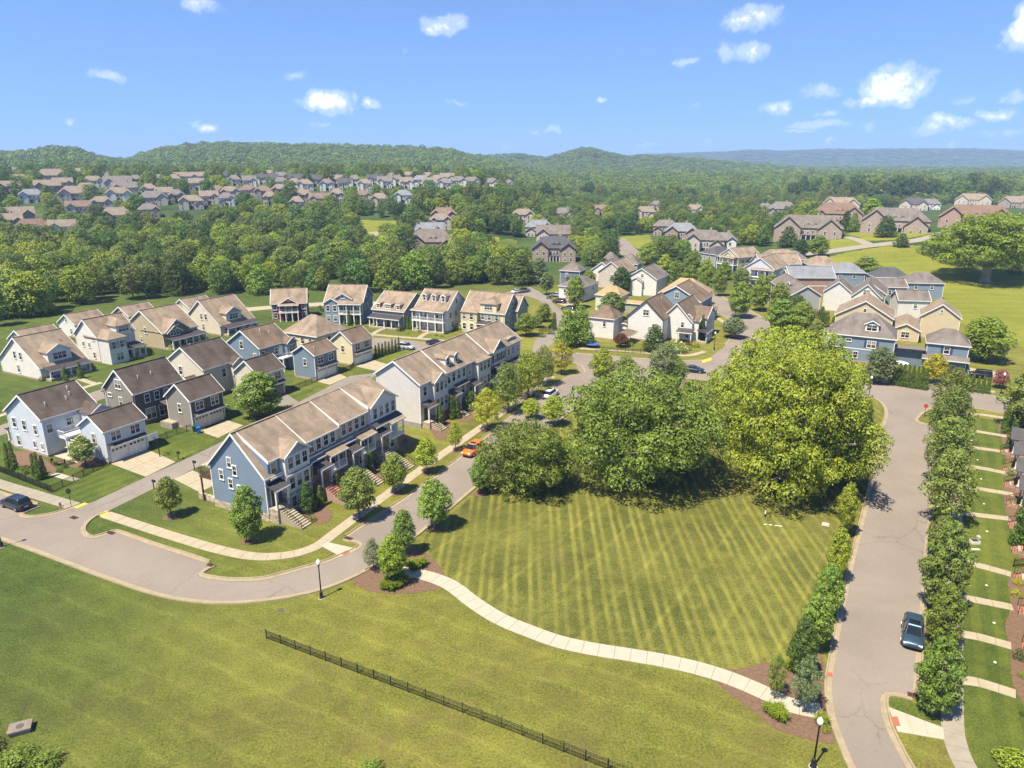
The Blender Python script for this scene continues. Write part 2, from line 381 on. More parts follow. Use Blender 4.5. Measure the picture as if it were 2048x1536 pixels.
def P2(u, v, z=0.):
    d = ray(u, v); k = (z - CAM_H) / d.z
    return (d.x * k, d.y * k)
def G(u, v, dz=0.):
    """point of the terrain seen at a photo position"""
    d = ray(u, v)
    ts = np.geomspace(20, 9000, 4000); zz = CAM_H + d.z * ts; h = T(d.x * ts, d.y * ts) + dz
    i = int(np.argmax(zz < h))
    if i == 0: i = len(ts) - 1
    a, b = ts[i - 1], ts[i]
    for _ in range(20):
        m = (a + b) / 2
        if CAM_H + d.z * m < float(T(d.x * m, d.y * m)) + dz: b = m
        else: a = m
    return Vector((d.x * b, d.y * b, CAM_H + d.z * b))
def PL(pts): return [P2(*p) for p in pts]
def smooth_line(pts, n=6, closed=False):
    P = [Vector((*p, 0)) for p in pts]; out = []; N = len(P)
    for i in range(N if closed else N - 1):
        g = (lambda k: P[k % N]) if closed else (lambda k: P[min(max(k, 0), N - 1)])
        p0, p1, p2, p3 = g(i - 1), g(i), g(i + 1), g(i + 2)
        for j in range(n):
            s = j / n
            q = .5 * ((2 * p1) + (p2 - p0) * s + (2 * p0 - 5 * p1 + 4 * p2 - p3) * s * s + (3 * p1 - p0 - 3 * p2 + p3) * s ** 3)
            out.append((q.x, q.y))
    if not closed: out.append((P[-1].x, P[-1].y))
    return out
def offset_line(line, d):
    out = []
    for i, p in enumerate(line):
        a = line[max(i - 1, 0)]; b = line[min(i + 1, len(line) - 1)]
        t = Vector((b[0] - a[0], b[1] - a[1])); t = t.normalized() if t.length else Vector((1, 0))
        out.append((p[0] - t.y * d, p[1] + t.x * d))
    return out
def resample(line, step):
    out = [line[0]]; acc = 0.
    for a, b in zip(line, line[1:]):
        a = Vector(a); b = Vector(b); L = (b - a).length; pos = step - acc
        while pos <= L and L > 0:
            q = a + (b - a) * (pos / L); out.append((q.x, q.y)); pos += step
        acc = (acc + L) % step if L else acc
    return out
def in_poly(x, y, poly):
    c = False; n = len(poly); j = n - 1
    for i in range(n):
        if (poly[i][1] > y) != (poly[j][1] > y) and x < (poly[j][0] - poly[i][0]) * (y - poly[i][1]) / (poly[j][1] - poly[i][1]) + poly[i][0]: c = not c
        j = i
    return c
def tri_poly(mb, pts, z):
    from mathutils.geometry import tessellate_polygon
    vs = [Vector((p[0], p[1], z)) for p in pts]; base = len(mb.v)
    for p in vs: mb.pt(p)
    for tr in tessellate_polygon([vs]): mb.f.append([base + i for i in tr])
def sheet(name, pts, z, m, parent=None, kind='structure'):
    mb = MB(); tri_poly(mb, pts, z); return struct(name, mb, m, kind, parent)
def strip(mb, l1, l2, z1, z2=None):
    z2 = z1 if z2 is None else z2
    for i in range(len(l1) - 1):
        mb.poly([(*l1[i], z1), (*l1[i + 1], z1), (*l2[i + 1], z2), (*l2[i], z2)])
# ------------------------------------------------------------------ ground sheet out to the horizon
az = np.radians(np.linspace(-72, 72, 241)); ds = np.concatenate([[2.], np.linspace(30, 240, 22), np.geomspace(250, 9500, 190)])
A_, D_ = np.meshgrid(az, ds); X_ = np.tan(A_) * D_ * 0 + np.sin(A_) * D_; Y_ = np.cos(A_) * D_ - 12
Z_ = T(X_, np.maximum(Y_, 1)); V_ = np.stack([X_, Y_, Z_], -1).reshape(-1, 3)
nr, nc = A_.shape; idx = np.arange(nr * nc).reshape(nr, nc)
F_ = np.stack([idx[:-1, :-1], idx[:-1, 1:], idx[1:, 1:], idx[1:, :-1]], -1).reshape(-1, 4)
def ground_fn(t, b):
    p = geo_pos(t); so = t.node('ShaderNodeSeparateXYZ', ins={0: p})
    n1 = t.noise(p, .045, 4, .6, .3); n2 = t.noise(p, .5, 5, .7, .5); n3 = t.noise(p, 4.5, 4, .75)
    n4 = t.noise(p, 15., 3, .7)
    k = t.math('ADD', t.math('ADD', t.math('MULTIPLY', n1, .70), .14), t.math('ADD', t.math('MULTIPLY', n2, .52), t.math('ADD', t.math('MULTIPLY', t.math('SUBTRACT', n3, .5), 1.3), t.math('MULTIPLY', t.math('SUBTRACT', n4, .5), 1.4))))
    cc = t.ramp(k, [(.44, (.052, .070, .014)), (.70, (.140, .146, .027)), (.98, (.240, .222, .044))])
    # thinner, drier turf to the left of the fence; richer towards the kerb
    bm = t.math('MULTIPLY', t.ramp(t.noise(p, .13, 6, .68, 1.), [(.50, 0.), (.66, 1.)]), t.ramp(so.outputs[1], [(.38, 1.), (.62, .25)]))
    q = t.node('ShaderNodeMapRange', ins={0: so.outputs[1], 1: 0., 2: 100.}); 
    bm = t.math('MULTIPLY', t.ramp(t.noise(p, .13, 6, .68, 1.), [(.47, 0.), (.66, 1.)]), t.ramp(q.outputs[0], [(.45, .55), (.75, .22)]))
    cc = t.mix(bm, cc, (.115, .088, .036))
    lush = t.ramp(t.node('ShaderNodeMapRange', ins={0: so.outputs[0], 1: -60., 2: 20.}).outputs[0], [(.10, 1.), (.58, .0)])
    cc = t.mix(lush, cc, t.mix(1., cc, (.46, .64, .70), 'MULTIPLY'))
    tr = t.math('ADD', t.math('MULTIPLY', so.outputs[0], .46), t.math('MULTIPLY', so.outputs[1], .89))
    wob = t.math('ADD', tr, t.math('MULTIPLY', t.noise(p, .12, 3), 2.5))
    st = t.ramp(t.math('FRACT', t.math('DIVIDE', wob, 3.1)), [(0., 1.16), (.12, 1.), (.5, .94), (.88, 1.), (1., 1.16)])
    cc = t.mix(1., cc, st, 'MULTIPLY')
    far = t.ramp(t.node('ShaderNodeMapRange', ins={0: so.outputs[1], 1: 0., 2: 1000.}).outputs[0], [(.225, 0.), (.30, 1.)])
    fcol = t.ramp(t.math('ADD', t.math('MULTIPLY', t.noise(p, .02, 5, .65), .6), t.math('MULTIPLY', t.noise(p, .11, 4, .7), .5)), [(.38, (.024, .045, .014)), (.62, (.060, .092, .024)), (.80, (.115, .135, .035))])
    cc = t.mix(far, cc, fcol)
    t.set(b.inputs['Base Color'], cc); b.inputs['Roughness'].default_value = .9; b.inputs['Specular IOR Level'].default_value = .1
    bump(t, b, t.math('ADD', n3, n2), .8, .25)
GROUND = mat('open_ground', ground_fn)
g = link('ground', np_mesh('ground', V_, F_, GROUND)); g['kind'] = 'structure'
g.data.polygons.foreach_set('use_smooth', [True] * len(g.data.polygons))

def kerb(parent, line_px, side, sm=5, world=None, gut=.46):
    ln = world if world else smooth_line(PL(line_px), sm)
    ln = resample(ln, .7)
    a = offset_line(ln, 0.); b = offset_line(ln, side * gut); c = offset_line(ln, side * (gut + .03)); d = offset_line(ln, side * (gut + .17)); e = offset_line(ln, side * (gut + .19))
    mg = MB(); strip(mg, a, b, .030, .026); mg.build('gutter', KERB, parent)
    mk = MB(); strip(mk, b, c, .026, .15); strip(mk, c, d, .15, .15); strip(mk, d, e, .15, .0); mk.build('kerb', KERB, parent)
def road(name, outline, z, m, label=None):
    o = sheet(name, outline, z, m); return o

UP1 = [(-90,958),(0,989),(40,1001),(75,1012.5)]
BULB1 = [(75,1012.5),(58,1019),(42,1026),(35,1031),(50,1036.5),(82,1034),(120,1026),(150,1015),(180,1006)]
BULB2 = [(215,1021),(197,1027),(180,1036),(166,1048),(160,1060),(165,1071),(176,1077),(195,1075),(220,1067)]
BAY = [(220,1067),(232,1066),(300,1090),(375,1114),(420,1130)]
BULB3 = [(425,1130),(408,1138),(396,1147),(398,1153),(415,1158),(462,1163),(512,1162),(540,1157.5),(600,1141),(650,1127),(675,1117),(707,1104),(723,1094),(725,1087),(717,1081.5),(697,1079),(693,1076)]
TSTR = [(697,1074),(737,1047),(825,990),(912,925),(965,882),(1032,827),(1085,792),(1122,764)]
BULB4 = [(1122,764),(1140,753),(1158,751),(1170,745),(1171,738),(1163,730),(1150,725)]
LOWER = [(-90,1038),(0,1072),(100,1108),(200,1146),(300,1180),(360,1194),(420,1201),(480,1201.5),(540,1196),(600,1186),(650,1173),(700,1153),(745,1129),(790,1097),(833,1066),(900,1012),(947,973),(982,946),(1095,856),(1150,812),(1180,790)]
JL = [(1180,790),(1200,772),(1230,764),(1300,762),(1352,754),(1382,757),(1480,768),(1600,782),(1700,792),(1752,796)]
BUP = [(1150,707.5),(1185,710.5),(1275,717.5),(1365,722.5),(1410,721)]
BUP2 = [(1530,713),(1600,738),(1700,752),(1760,759),(1840,768),(1935,784),(2000,796),(2140,820)]
BLO2 = [(2140,842),(2010,826),(1935,812),(1895,808)]
CL_ = [(1780,1640),(1745,1590),(1712,1536),(1687,1478),(1671,1433),(1664,1384),(1666,1349),(1675,1297),(1694,1195),(1715,1101),(1737,1010),(1752,938),(1766,866),(1775,835),(1776,822),(1769,808),(1752,796)]
CR1 = [(1895,808),(1858,817),(1842,825),(1833,833),(1829,840),(1834,845),(1850,850),(1868,851)]
CR2 = [(1868,851),(1866,900),(1859,1000),(1849,1094),(1841,1195),(1832,1303),(1824,1393)]
CR3 = [(1824,1393),(1802,1387),(1780,1384),(1764,1388),(1760,1401),(1766,1440),(1785,1485),(1813,1536),(1850,1600),(1885,1660)]
street_px = UP1 + BULB1[1:] + BULB2 + BAY[1:] + BULB3[1:] + TSTR[1:] + BULB4[1:] + [(1180,790)] + LOWER[::-1][1:]
def bnd(*segs):
    out = []
    for s in segs:
        w = smooth_line(PL(s), 5)
        out += w if not out else (w[1:] if (Vector(out[-1]) - Vector(w[0])).length < .4 else w)
    return out
st1 = road('street', bnd(UP1, BULB1, BULB2, BAY, BULB3, TSTR, BULB4) + bnd(LOWER)[::-1], .004, ASPH)
for s_, sd_ in ((UP1, 1), (BULB1, 1), (BULB2, 1), (BAY, 1), (BULB3, 1), (TSTR, 1), (BULB4, 1), (LOWER, -1)): kerb(st1, s_, sd_)
st2 = road('cross_street', bnd([(1070,697),(1110,704),(1150,707.5)]) + bnd(BUP) + bnd([(1410,721),(1470,708),(1530,713)])[1:] + bnd(BUP2)[1:] + bnd(BLO2) + bnd([(1895,808),(1842,826)])[1:] + bnd([(1752,796)] ) + bnd(JL)[::-1][1:] + PL([(1150,725),(1110,716),(1076,712)]), .008, ASPH)
kerb(st2, BUP, 1); kerb(st2, BUP2, 1); kerb(st2, JL, -1); kerb(st2, BLO2, 1)
st3 = road('park_road', bnd(CL_) + bnd([(1752,796),(1842,826)])[1:] + bnd(CR1)[2:] + bnd(CR2)[1:] + bnd(CR3)[1:], .012, ASPH)
kerb(st3, CL_, 1); kerb(st3, CR1, 1); kerb(st3, CR2, 1); kerb(st3, CR3, 1)
def ribbon(name, left, right, z, m, sm=4):
    l = smooth_line(PL(left), sm); r = smooth_line(PL(right), sm); mb = MB(); strip(mb, l, r, z); return struct(name, mb, m)
al = ribbon('rear_alley', [(178,1008),(290,955),(410,900),(560,824),(660,772),(740,733),(800,704)], [(217,1022),(320,971),(440,912),(590,836),(690,783),(770,742),(830,711)], .016, ASPH2)
lane = ribbon('curved_lane', [(1063,712),(1073,678),(1103,663),(1112,650),(1108,628),(1100,615),(1086,608),(1072,598),(1050,592),(1000,588)], [(1088,700),(1112,681),(1128,664),(1135,646),(1124,624),(1112,612),(1104,604),(1098,596),(1076,582),(1060,574)], .020, ASPH2)
st4 = ribbon('upper_street', [(1410,722),(1452,690),(1470,664),(1461,640),(1407,609),(1360,585),(1320,566)], [(1535,716),(1548,690),(1540,658),(1526,637),(1456,600),(1410,578),(1370,560)], .024, ASPH)
kerb(st4, [(1452,690),(1470,664),(1461,640),(1407,609),(1360,585)], 1); kerb(st4, [(1548,690),(1540,658),(1526,637),(1456,600),(1410,578)], -1)
st5 = ribbon('row_street', [(-60,872),(60,830),(190,783),(320,745),(470,703),(560,688),(640,676),(745,675),(875,687),(980,700)], [(-60,893),(60,850),(200,800),(330,762),(470,722),(560,708),(640,700),(745,698),(830,702),(960,714)], .012, ASPH)
# back lane behind the row, towards the wood
ribbon('back_lane', [(400,622),(470,617),(545,611),(640,605),(760,603)], [(400,630),(470,625),(545,618),(640,612),(760,610)], .008, CONC)

def drape(name, px, m, cell=1.6, lift=.06, kind='structure'):
    pts = [G(*p) for p in px]; poly = [(p.x, p.y) for p in pts]
    xs = np.arange(min(p[0] for p in poly), max(p[0] for p in poly), cell); ys = np.arange(min(p[1] for p in poly), max(p[1] for p in poly), cell)
    mb = MB(); ok = {}
    for x in xs:
        for y in ys:
            if in_poly(x + cell / 2, y + cell / 2, poly):
                q = [(x, y), (x + cell, y), (x + cell, y + cell), (x, y + cell)]; fc = []
                for c in q:
                    key = (round(c[0] / cell * 2), round(c[1] / cell * 2))
                    if key not in ok: ok[key] = mb.pt((c[0], c[1], float(T(*c)) + lift))
                    fc.append(ok[key])
                mb.f.append(fc)
    return struct(name, mb, m, kind)
def drape_ribbon(name, px, width, m, lift=.12):
    pts = [G(*p) for p in px]; ln = resample(smooth_line([(p.x, p.y) for p in pts], 5), 3.)
    a = offset_line(ln, width / 2); b = offset_line(ln, -width / 2); mb = MB()
    for i in range(len(ln) - 1):
        mb.poly([(*q, float(T(*q)) + lift) for q in (a[i], a[i + 1], b[i + 1], b[i])])
    return struct(name, mb, m)
drape('hill_meadow', [(1635,520),(1700,503),(1790,490),(1850,492),(1880,510),(1960,540),(2110,552),(2110,735),(2030,690),(1990,668),(1935,655),(1890,628),(1868,604),(1862,588),(1808,572),(1745,550),(1690,535)], MEADOW)
drape('front_lawn', [(1650,480),(1720,477),(1735,492),(1660,500)], MEADOW, 2.); drape('front_lawn', [(1690,468),(1720,462),(1880,466),(1800,480),(1740,482)], MEADOW, 2.)
drape_ribbon('hill_road', [(1600,511),(1660,503),(1720,494),(1790,486),(1850,478),(1900,465)], 9., CONC_D)
drape_ribbon('driveway', [(1738,490),(1715,480),(1690,474)], 5., CONC_D, .16)
drape_ribbon('far_street', [(1232,478),(1246,494),(1268,512),(1292,530)], 11., ASPH)
drape('roadside_lawn', [(1232,474),(1300,470),(1310,500),(1285,502),(1255,486)], MEADOW, 2.)
drape_ribbon('far_street', [(742,486),(760,492),(772,482),(765,470),(748,462)], 10., CONC_D)
drape('roadside_lawn', [(722,440),(800,442),(795,470),(760,480),(735,470)], MEADOW, 2.)
drape_ribbon('far_street', [(270,455),(290,462),(330,448),(360,442),(400,452)], 9., CONC_D)
drape('roadside_lawn', [(265,446),(330,440),(420,440),(520,443),(500,455),(400,458),(290,470)], MEADOW, 2.5)
drape('roadside_lawn', [(118,470),(160,470),(150,486),(110,484)], MEADOW, 2.5)
drape('garden_lawn', [(985,480),(1030,478),(1040,530),(1000,525),(980,505)], YARD, 2.)
drape('orchard_lawn', [(890,478),(1000,474),(1000,490),(905,500)], MEADOW, 2.)
drape('far_clearing', [(1240,347),(1330,348),(1315,350.5),(1250,350)], MEADOW, 9., 1.)
drape('bare_slope', [(244,317),(262,319),(300,320),(310,327),(285,328),(262,324)], plain('bare_earth', (.42, .27, .13), .95, .2, .02), 12., 3.)

# park lawn and yards
sheet('park_lawn', bnd([(852,1068),(905,1026),(990,955),(1100,866),(1165,812),(1205,778)], [(1235,769),(1352,760),(1382,763),(1480,774),(1600,788),(1700,798),(1748,803)], [(1762,816),(1764,835),(1755,866),(1741,938),(1726,1010),(1704,1101),(1683,1195),(1664,1297),(1653,1325)]) + bnd([(1600,1322),(1519,1326),(1485,1336)], [(1400,1326),(1330,1310),(1260,1298),(1190,1288),(1120,1273),(1060,1252),(1000,1227),(950,1194),(910,1164),(892,1154)], [(886,1145),(870,1120),(834,1094)])[0:], .004, PARK)
YPOLY = [(1926,830),(2005,842),(2012,900),(2010,1000),(2024,1060),(2040,1130),(2018,1230),(2036,1330),(2060,1400),(2120,1470),(2120,1600),(1990,1600),(1936,1500),(1926,1440),(1924,1349),(1921,1028)]
sheet('front_yards', PL(YPOLY), .004, YARD)
sheet('verge', PL([(1871,856),(1904,858),(1899,1030),(1888,1300),(1886,1440),(1828,1400),(1836,1303),(1845,1195),(1853,1094),(1863,1000)]), .004, LAWN)
for nm, pg in (('yard', [(285,958),(222,930),(150,940),(60,985),(160,1003),(178,1004)]), ('yard', [(297,905),(330,890),(390,868),(440,880),(345,925)]), ('yard', [(300,930),(350,922),(298,903)]) , ('yard', [(460,838),(500,850),(590,806),(640,770),(560,800)]), ('yard', [(700,752),(760,745),(790,733),(860,705),(800,700),(752,715)])):
    sheet(nm, PL(pg), .020, YARD)
sheet('verge', PL([(1795,1395),(1822,1402),(1880,1440),(1886,1450),(1815,1432),(1778,1410),(1776,1398)]), .040, YARD)

# mulch beds
def bed(pts, z=.024, sm=4): return sheet('mulch_bed', smooth_line(PL(pts), sm, True), z, MULCH)
bed([(704,1160),(732,1180),(770,1187),(812,1187),(857,1182),(888,1175),(850,1160),(812,1148),(795,1125),(770,1122),(735,1142)])
bed([(800,1097),(832,1096),(868,1120),(890,1154),(850,1148),(815,1136),(797,1118)], .028)
bed([(1425,1342),(1432,1364),(1466,1394),(1514,1428),(1545,1455),(1606,1477),(1664,1487),(1662,1455),(1654,1426),(1649,1368),(1650,1328),(1615,1322),(1585,1318),(1519,1328),(1485,1338)])
def ring(u, v, r, z=.030):
    c = P2(u, v); sheet('mulch_ring', [(c[0] + r * (1 + .12 * math.sin(3 * a + u)) * math.cos(a), c[1] + r * (1 + .12 * math.sin(3 * a + u)) * math.sin(a)) for a in np.linspace(0, 2 * math.pi, 18)[:-1]], z, MULCH)
sheet('mulch_bed', smooth_line(PL([(2000,845),(2012,905),(2008,1000),(2022,1060),(2034,1110),(2060,1128),(2120,1130),(2120,850)]), 3, True), .010, MULCH)
sheet('mulch_bed', smooth_line(PL([(2022,1148),(2024,1215),(2010,1250),(2020,1300),(2026,1370),(2060,1420),(2130,1470),(2130,1150)]), 3, True), .010, MULCH)
bed([(60,935),(110,948),(105,930),(60,905),(10,905),(20,925)]); bed([(165,937),(215,925),(218,912),(150,905),(120,925)])
bed([(640,1050),(665,1030),(640,1005),(590,1000),(575,1020),(610,1040)], .024)
bed([(690,1012),(735,985),(710,955),(680,975)], .024); bed([(755,965),(790,940),(770,920),(735,940)], .024); bed([(800,905),(830,890),(815,868),(797,878)], .024)
bed([(880,880),(905,858),(890,838),(862,858)], .024); bed([(930,845),(985,805),(960,785),(910,825)], .024)

# ------------------------------------------------------------------ paving: every slab is a piece of its own
def slab_path(name, line, width, step, m, top=.045, gap=.03, world=False, sm=5):
    o = empty(name, (0, 0, 0)); o['kind'] = 'structure'
    ln = resample(smooth_line(line if world else PL(line), sm), .25)
    a = offset_line(ln, width / 2); b = offset_line(ln, -width / 2); k = max(2, int(step / .25)); g_ = gap / .25
    i = 0
    while i < len(ln) - 1:
        j = min(i + k, len(ln) - 1)
        f = g_ if j - i > 1 else 0
        ids = list(range(i, j + 1)); pts = []
        def lerp(L, t): n_ = min(int(t), len(L) - 2); r_ = t - n_; return (L[n_][0] + (L[n_ + 1][0] - L[n_][0]) * r_, L[n_][1] + (L[n_ + 1][1] - L[n_][1]) * r_)
        ts = [i + 0.0] + ids[1:-1][::2] + [j - f]
        up = [lerp(a, t_) for t_ in ts]; dn = [lerp(b, t_) for t_ in ts]
        mb = MB(); h = top + random.uniform(-.006, .006)
        for q in range(len(ts) - 1): mb.solid([(*up[q], -.02), (*up[q + 1], -.02), (*dn[q + 1], -.02), (*dn[q], -.02)], [(*up[q], h), (*up[q + 1], h), (*dn[q + 1], h), (*dn[q], h)])
        mb.build('concrete_slab', m, o); i = j
    return o
slab_path('park_path', [(806,1136),(835,1147),(870,1157),(905,1173),(950,1207),(1000,1238),(1060,1263),(1120,1284),(1190,1299),(1260,1310),(1330,1322),(1400,1338),(1460,1357),(1520,1382),(1580,1410),(1648,1424)], 1.85, 1.5, CONC_N)
slab_path('front_sidewalk', [(-80,941),(0,968),(60,986),(120,1004),(148,1012)], 1.9, 1.6, CONC_D)
slab_path('corner_sidewalk', [(211,1029),(300,1058),(380,1083),(440,1100),(500,1112),(550,1113),(600,1105),(640,1089),(665,1070),(752,1005),(880,912),(975,846),(1060,785),(1105,752)], 1.6, 1.6, CONC)
slab_path('park_road_sidewalk', [(1912,850),(1911,1028),(1908,1200),(1905,1349),(1905,1446),(1911,1485),(1924,1520),(1950,1565),(1980,1610)], 1.65, 1.5, CONC_D)
for ln in ([(1921,826),(1960,829),(2020,838)], [(1920,859),(1960,864),(2020,874)], [(1919,893),(1960,897),(2030,907)], [(1919,931),(1960,936),(2020,948)], [(1919,973),(1960,978),(2030,990)], [(1919,1026),(1960,1031),(2022,1038)], [(1919,1124),(1960,1132),(2026,1150)], [(1919,1194),(1960,1202),(2030,1216)], [(1920,1268),(1960,1275),(2028,1294)], [(1920,1360),(1960,1366),(2036,1390)]):
    slab_path('lead_walk', ln, 1.25, 1.7, CONC)
slab_path('cross_sidewalk', [(1160,697),(1220,701),(1275,705),(1340,709),(1378,711),(1410,703)], 1.5, 1.7, CONC)
slab_path('cross_sidewalk', [(1700,743),(1760,750),(1840,758),(1930,775),(1990,784)], 1.5, 1.7, CONC)
slab_path('row_sidewalk', [(745,669),(800,674),(875,680),(930,686)], 1.5, 1.7, CONC)
for ln in ([(745,668),(760,660),(770,657)], [(838,676),(850,668),(862,664)]): slab_path('lead_walk', ln, 1.4, 1.6, CONC)
slab_path('row_sidewalk', [(-20,838),(60,812),(170,775),(205,765)], 1.4, 1.7, CONC)
for ln in ([(160,758),(180,765),(192,768)],): slab_path('lead_walk', ln, 1.3, 1.6, CONC)
slab_path('upper_sidewalk', [(1392,617),(1420,628),(1452,648),(1458,662)], 1.4, 1.7, CONC)
def pads(name, quad, nx, ny, m, top=.035):
    o = empty(name, (0, 0, 0)); o['kind'] = 'structure'
    q = [Vector(P2(*p)) for p in quad]
    def at_(s, t_): return q[0] * (1 - s) * (1 - t_) + q[1] * s * (1 - t_) + q[2] * s * t_ + q[3] * (1 - s) * t_
    for i in range(nx):
        for j in range(ny):
            e = .006; mb = MB(); c = [at_((i + e) / nx, (j + e) / ny), at_((i + 1 - e) / nx, (j + e) / ny), at_((i + 1 - e) / nx, (j + 1 - e) / ny), at_((i + e) / nx, (j + 1 - e) / ny)]
            mb.solid([(*p, -.02) for p in c], [(*p, top) for p in c]); mb.build('concrete_slab', m, o)
    return o
pads('driveway', [(222,928),(297,900),(352,924),(292,954)], 2, 2, CONC); pads('driveway', [(400,863),(453,840),(487,851),(436,876)], 2, 2, CONC)
pads('driveway', [(634,763),(678,747),(694,755),(660,770)], 2, 1, CONC); pads('driveway', [(712,733),(747,720),(782,731),(752,742)], 2, 2, CONC)
pads('driveway', [(347,958),(385,941),(440,965),(400,985)], 2, 2, CONC); pads('driveway', [(400,930),(440,912),(500,925),(460,950)], 2, 1, CONC)
pads('driveway', [(520,770),(570,786),(600,806),(560,815)], 1, 2, ASPH2)
pads('driveway', [(1100,591),(1112,583),(1150,590),(1135,600)], 2, 1, CONC); pads('driveway', [(1112,606),(1122,600),(1150,606),(1140,616)], 2, 1, CONC); pads('driveway', [(1122,619),(1130,612),(1165,618),(1150,628)], 2, 1, CONC)
pads('driveway', [(1928,748),(1935,735),(2000,745),(1990,762)], 2, 1, CONC)
pads('corner_ramp', [(655,1085),(640,1091),(680,1113),(715,1098)], 2, 2, CONC_N, .05); pads('corner_ramp', [(1776,1414),(1795,1464),(1889,1480),(1886,1456)], 1, 3, CONC_N, .05)
def patch(name, quad, m, z): return sheet(name, PL(quad), z, m)
patch('tactile_paving', [(681,1107),(694,1101),(700,1104),(687,1111)], TACT_R, .056); patch('tactile_paving', [(1782,1434),(1795,1434),(1801,1453),(1787,1453)], TACT_R, .056)
patch('tactile_paving', [(148,1015),(169,1006),(176,1008),(155,1017)], TACT_Y, .052); patch('tactile_paving', [(197,1031),(213,1022),(220,1024),(205,1034)], TACT_Y, .052)
patch('tactile_paving', [(1403,722),(1420,716),(1424,720),(1406,726)], TACT_Y, .05)
patch('tactile_paving', [(1649,1345),(1664,1346),(1666,1354),(1650,1353)], TACT_R, .052)
# concrete apron by T-junction of the back pads, ramp corner etc.
slab_path('patio_walk', [(108,948),(130,955),(156,961)], 1.1, .9, CONC_N)
# ------------------------------------------------------------------ vegetation
def leaves(rng, blobs, n, size, flat=.0, up=.25, jit=.52):
    """leaf-sized faces spread over the skins of many overlapping clumps; blobs rows = cx cy cz rx ry rz"""
    B = np.asarray(blobs, float); area = (B[:, 3] * B[:, 4] + B[:, 3] * B[:, 5] + B[:, 4] * B[:, 5]); pr = area / area.sum()
    k = rng.choice(len(B), n, p=pr)
    d = rng.normal(size=(n, 3)); d[:, 2] += up; d /= np.linalg.norm(d, axis=1)[:, None]
    rr = rng.uniform(.72, 1.06, n)[:, None]
    C = B[k, :3] + d * B[k, 3:] * rr
    # drop faces buried deep in another clump
    keep = np.ones(n, bool)
    for b in B:
        q = (C - b[:3]) / b[3:]; keep &= (q * q).sum(1) > .45
    keep |= rng.random(n) < .12
    C = C[keep]; d = d[keep]; n = len(C)
    nm = d + rng.normal(size=(n, 3)) * jit * .6; nm[:, 2] += .10; nm /= np.linalg.norm(nm, axis=1)[:, None]
    a = np.cross(nm, rng.normal(size=(n, 3))); a /= np.linalg.norm(a, axis=1)[:, None]; b = np.cross(nm, a)
    s = size * rng.uniform(.55, 1.35, n)[:, None]; w = rng.uniform(.45, .85, n)[:, None]
    V = np.stack([C - a * s * .6, C + b * s * .5 * w, C + a * s * .6 + nm * s * .12, C - b * s * .5 * w], 1).reshape(-1, 3)
    return V, np.arange(len(V)).reshape(-1, 4)
def env_blobs(rng, kind, h, w, n, z0, rb):
    """clump centres filling a crown envelope of height h, width w from z0 up"""
    out = []
    for i in range(n):
        t_ = (i + rng.random()) / n
        if kind == 'oval': prof = math.sin(math.pi * (.10 + .86 * t_)) ** .75 * (1.08 - .35 * t_)
        elif kind == 'cone': prof = (1 - t_) ** .62 * .98 + .03
        elif kind == 'broad': prof = (math.sin(math.pi * (.12 + .80 * t_)) ** .6)
        elif kind == 'tall': prof = math.sin(math.pi * (.12 + .84 * t_)) ** .6 * (1.05 - .25 * t_)
        elif kind == 'dome': prof = math.cos(t_ * math.pi / 2) ** .55
        a = i * 2.39996 + rng.random() * .7; r = w / 2 * prof * math.sqrt(rng.uniform(.25, 1.)) * .86
        s = rb * rng.uniform(.7, 1.3) * (0.55 + .6 * prof)
        out.append((math.cos(a) * r, math.sin(a) * r, z0 + (h - z0) * t_, s * 1.05, s * 1.05, s * .85))
    return out
def trunk_mb(rng, h, r, limbs, top):
    mb = MB(); p = Vector((0, 0, -.05)); n = 5; prev = p; rad = r * 1.35
    for i in range(n):
        q = Vector((rng.normal() * r * .5, rng.normal() * r * .5, h * (i + 1) / n)); r2 = r * (1 - .62 * (i + 1) / n)
        mb.tube(prev, q, rad, r2, 9); prev = q; rad = r2
    for b in limbs:
        s = Vector((0, 0, min(h * .95, max(h * .35, b[2] * rng.uniform(.45, .7))))); e = Vector(b[:3]); m = s.lerp(e, .5) + Vector((0, 0, -.06 * (e - s).length))
        r0 = r * .42; mb.tube(s, m, r0, r0 * .6, 6); mb.tube(m, e, r0 * .6, r0 * .22, 6)
    return mb
TREES = {}
def tree_kind(key, kind, h, w, z0, nb, rb, nl, size, leafm, bark=None, up=.25, trunk_r=None, nlimb=7, seed=None):
    rng = np.random.default_rng(seed or abs(hash_str(key)))
    bl = env_blobs(rng, kind, h - rb * .6, w - rb, nb, z0, rb)
    V, F = leaves(rng, bl, nl, size, up=up)
    tm = trunk_mb(rng, max(z0 + (h - z0) * .55, .2), trunk_r or max(.05, h * .017), [bl[i] for i in rng.choice(len(bl), min(nlimb, len(bl)), replace=False)] if nlimb else [], h)
    TREES[key] = dict(h=float(V[:, 2].max()), w=2 * float(np.percentile(np.hypot(V[:, 0], V[:, 1]), 98)), crown=np_mesh(key + '_crown', V, F, LEAF[leafm]), trunk=tm.mesh(key + '_trunk', bark or BARK, True), V=V, F=F)
def hash_str(s): return sum((i + 1) * ord(c) * 131 for i, c in enumerate(s)) % 100003 + 1
_leafed = {}
def recolor(key, leafm):
    k = (key, leafm)
    if k not in _leafed:
        m = TREES[key]['crown'].copy(); m.materials.clear(); m.materials.append(LEAF[leafm]); _leafed[k] = m
    return _leafed[k]
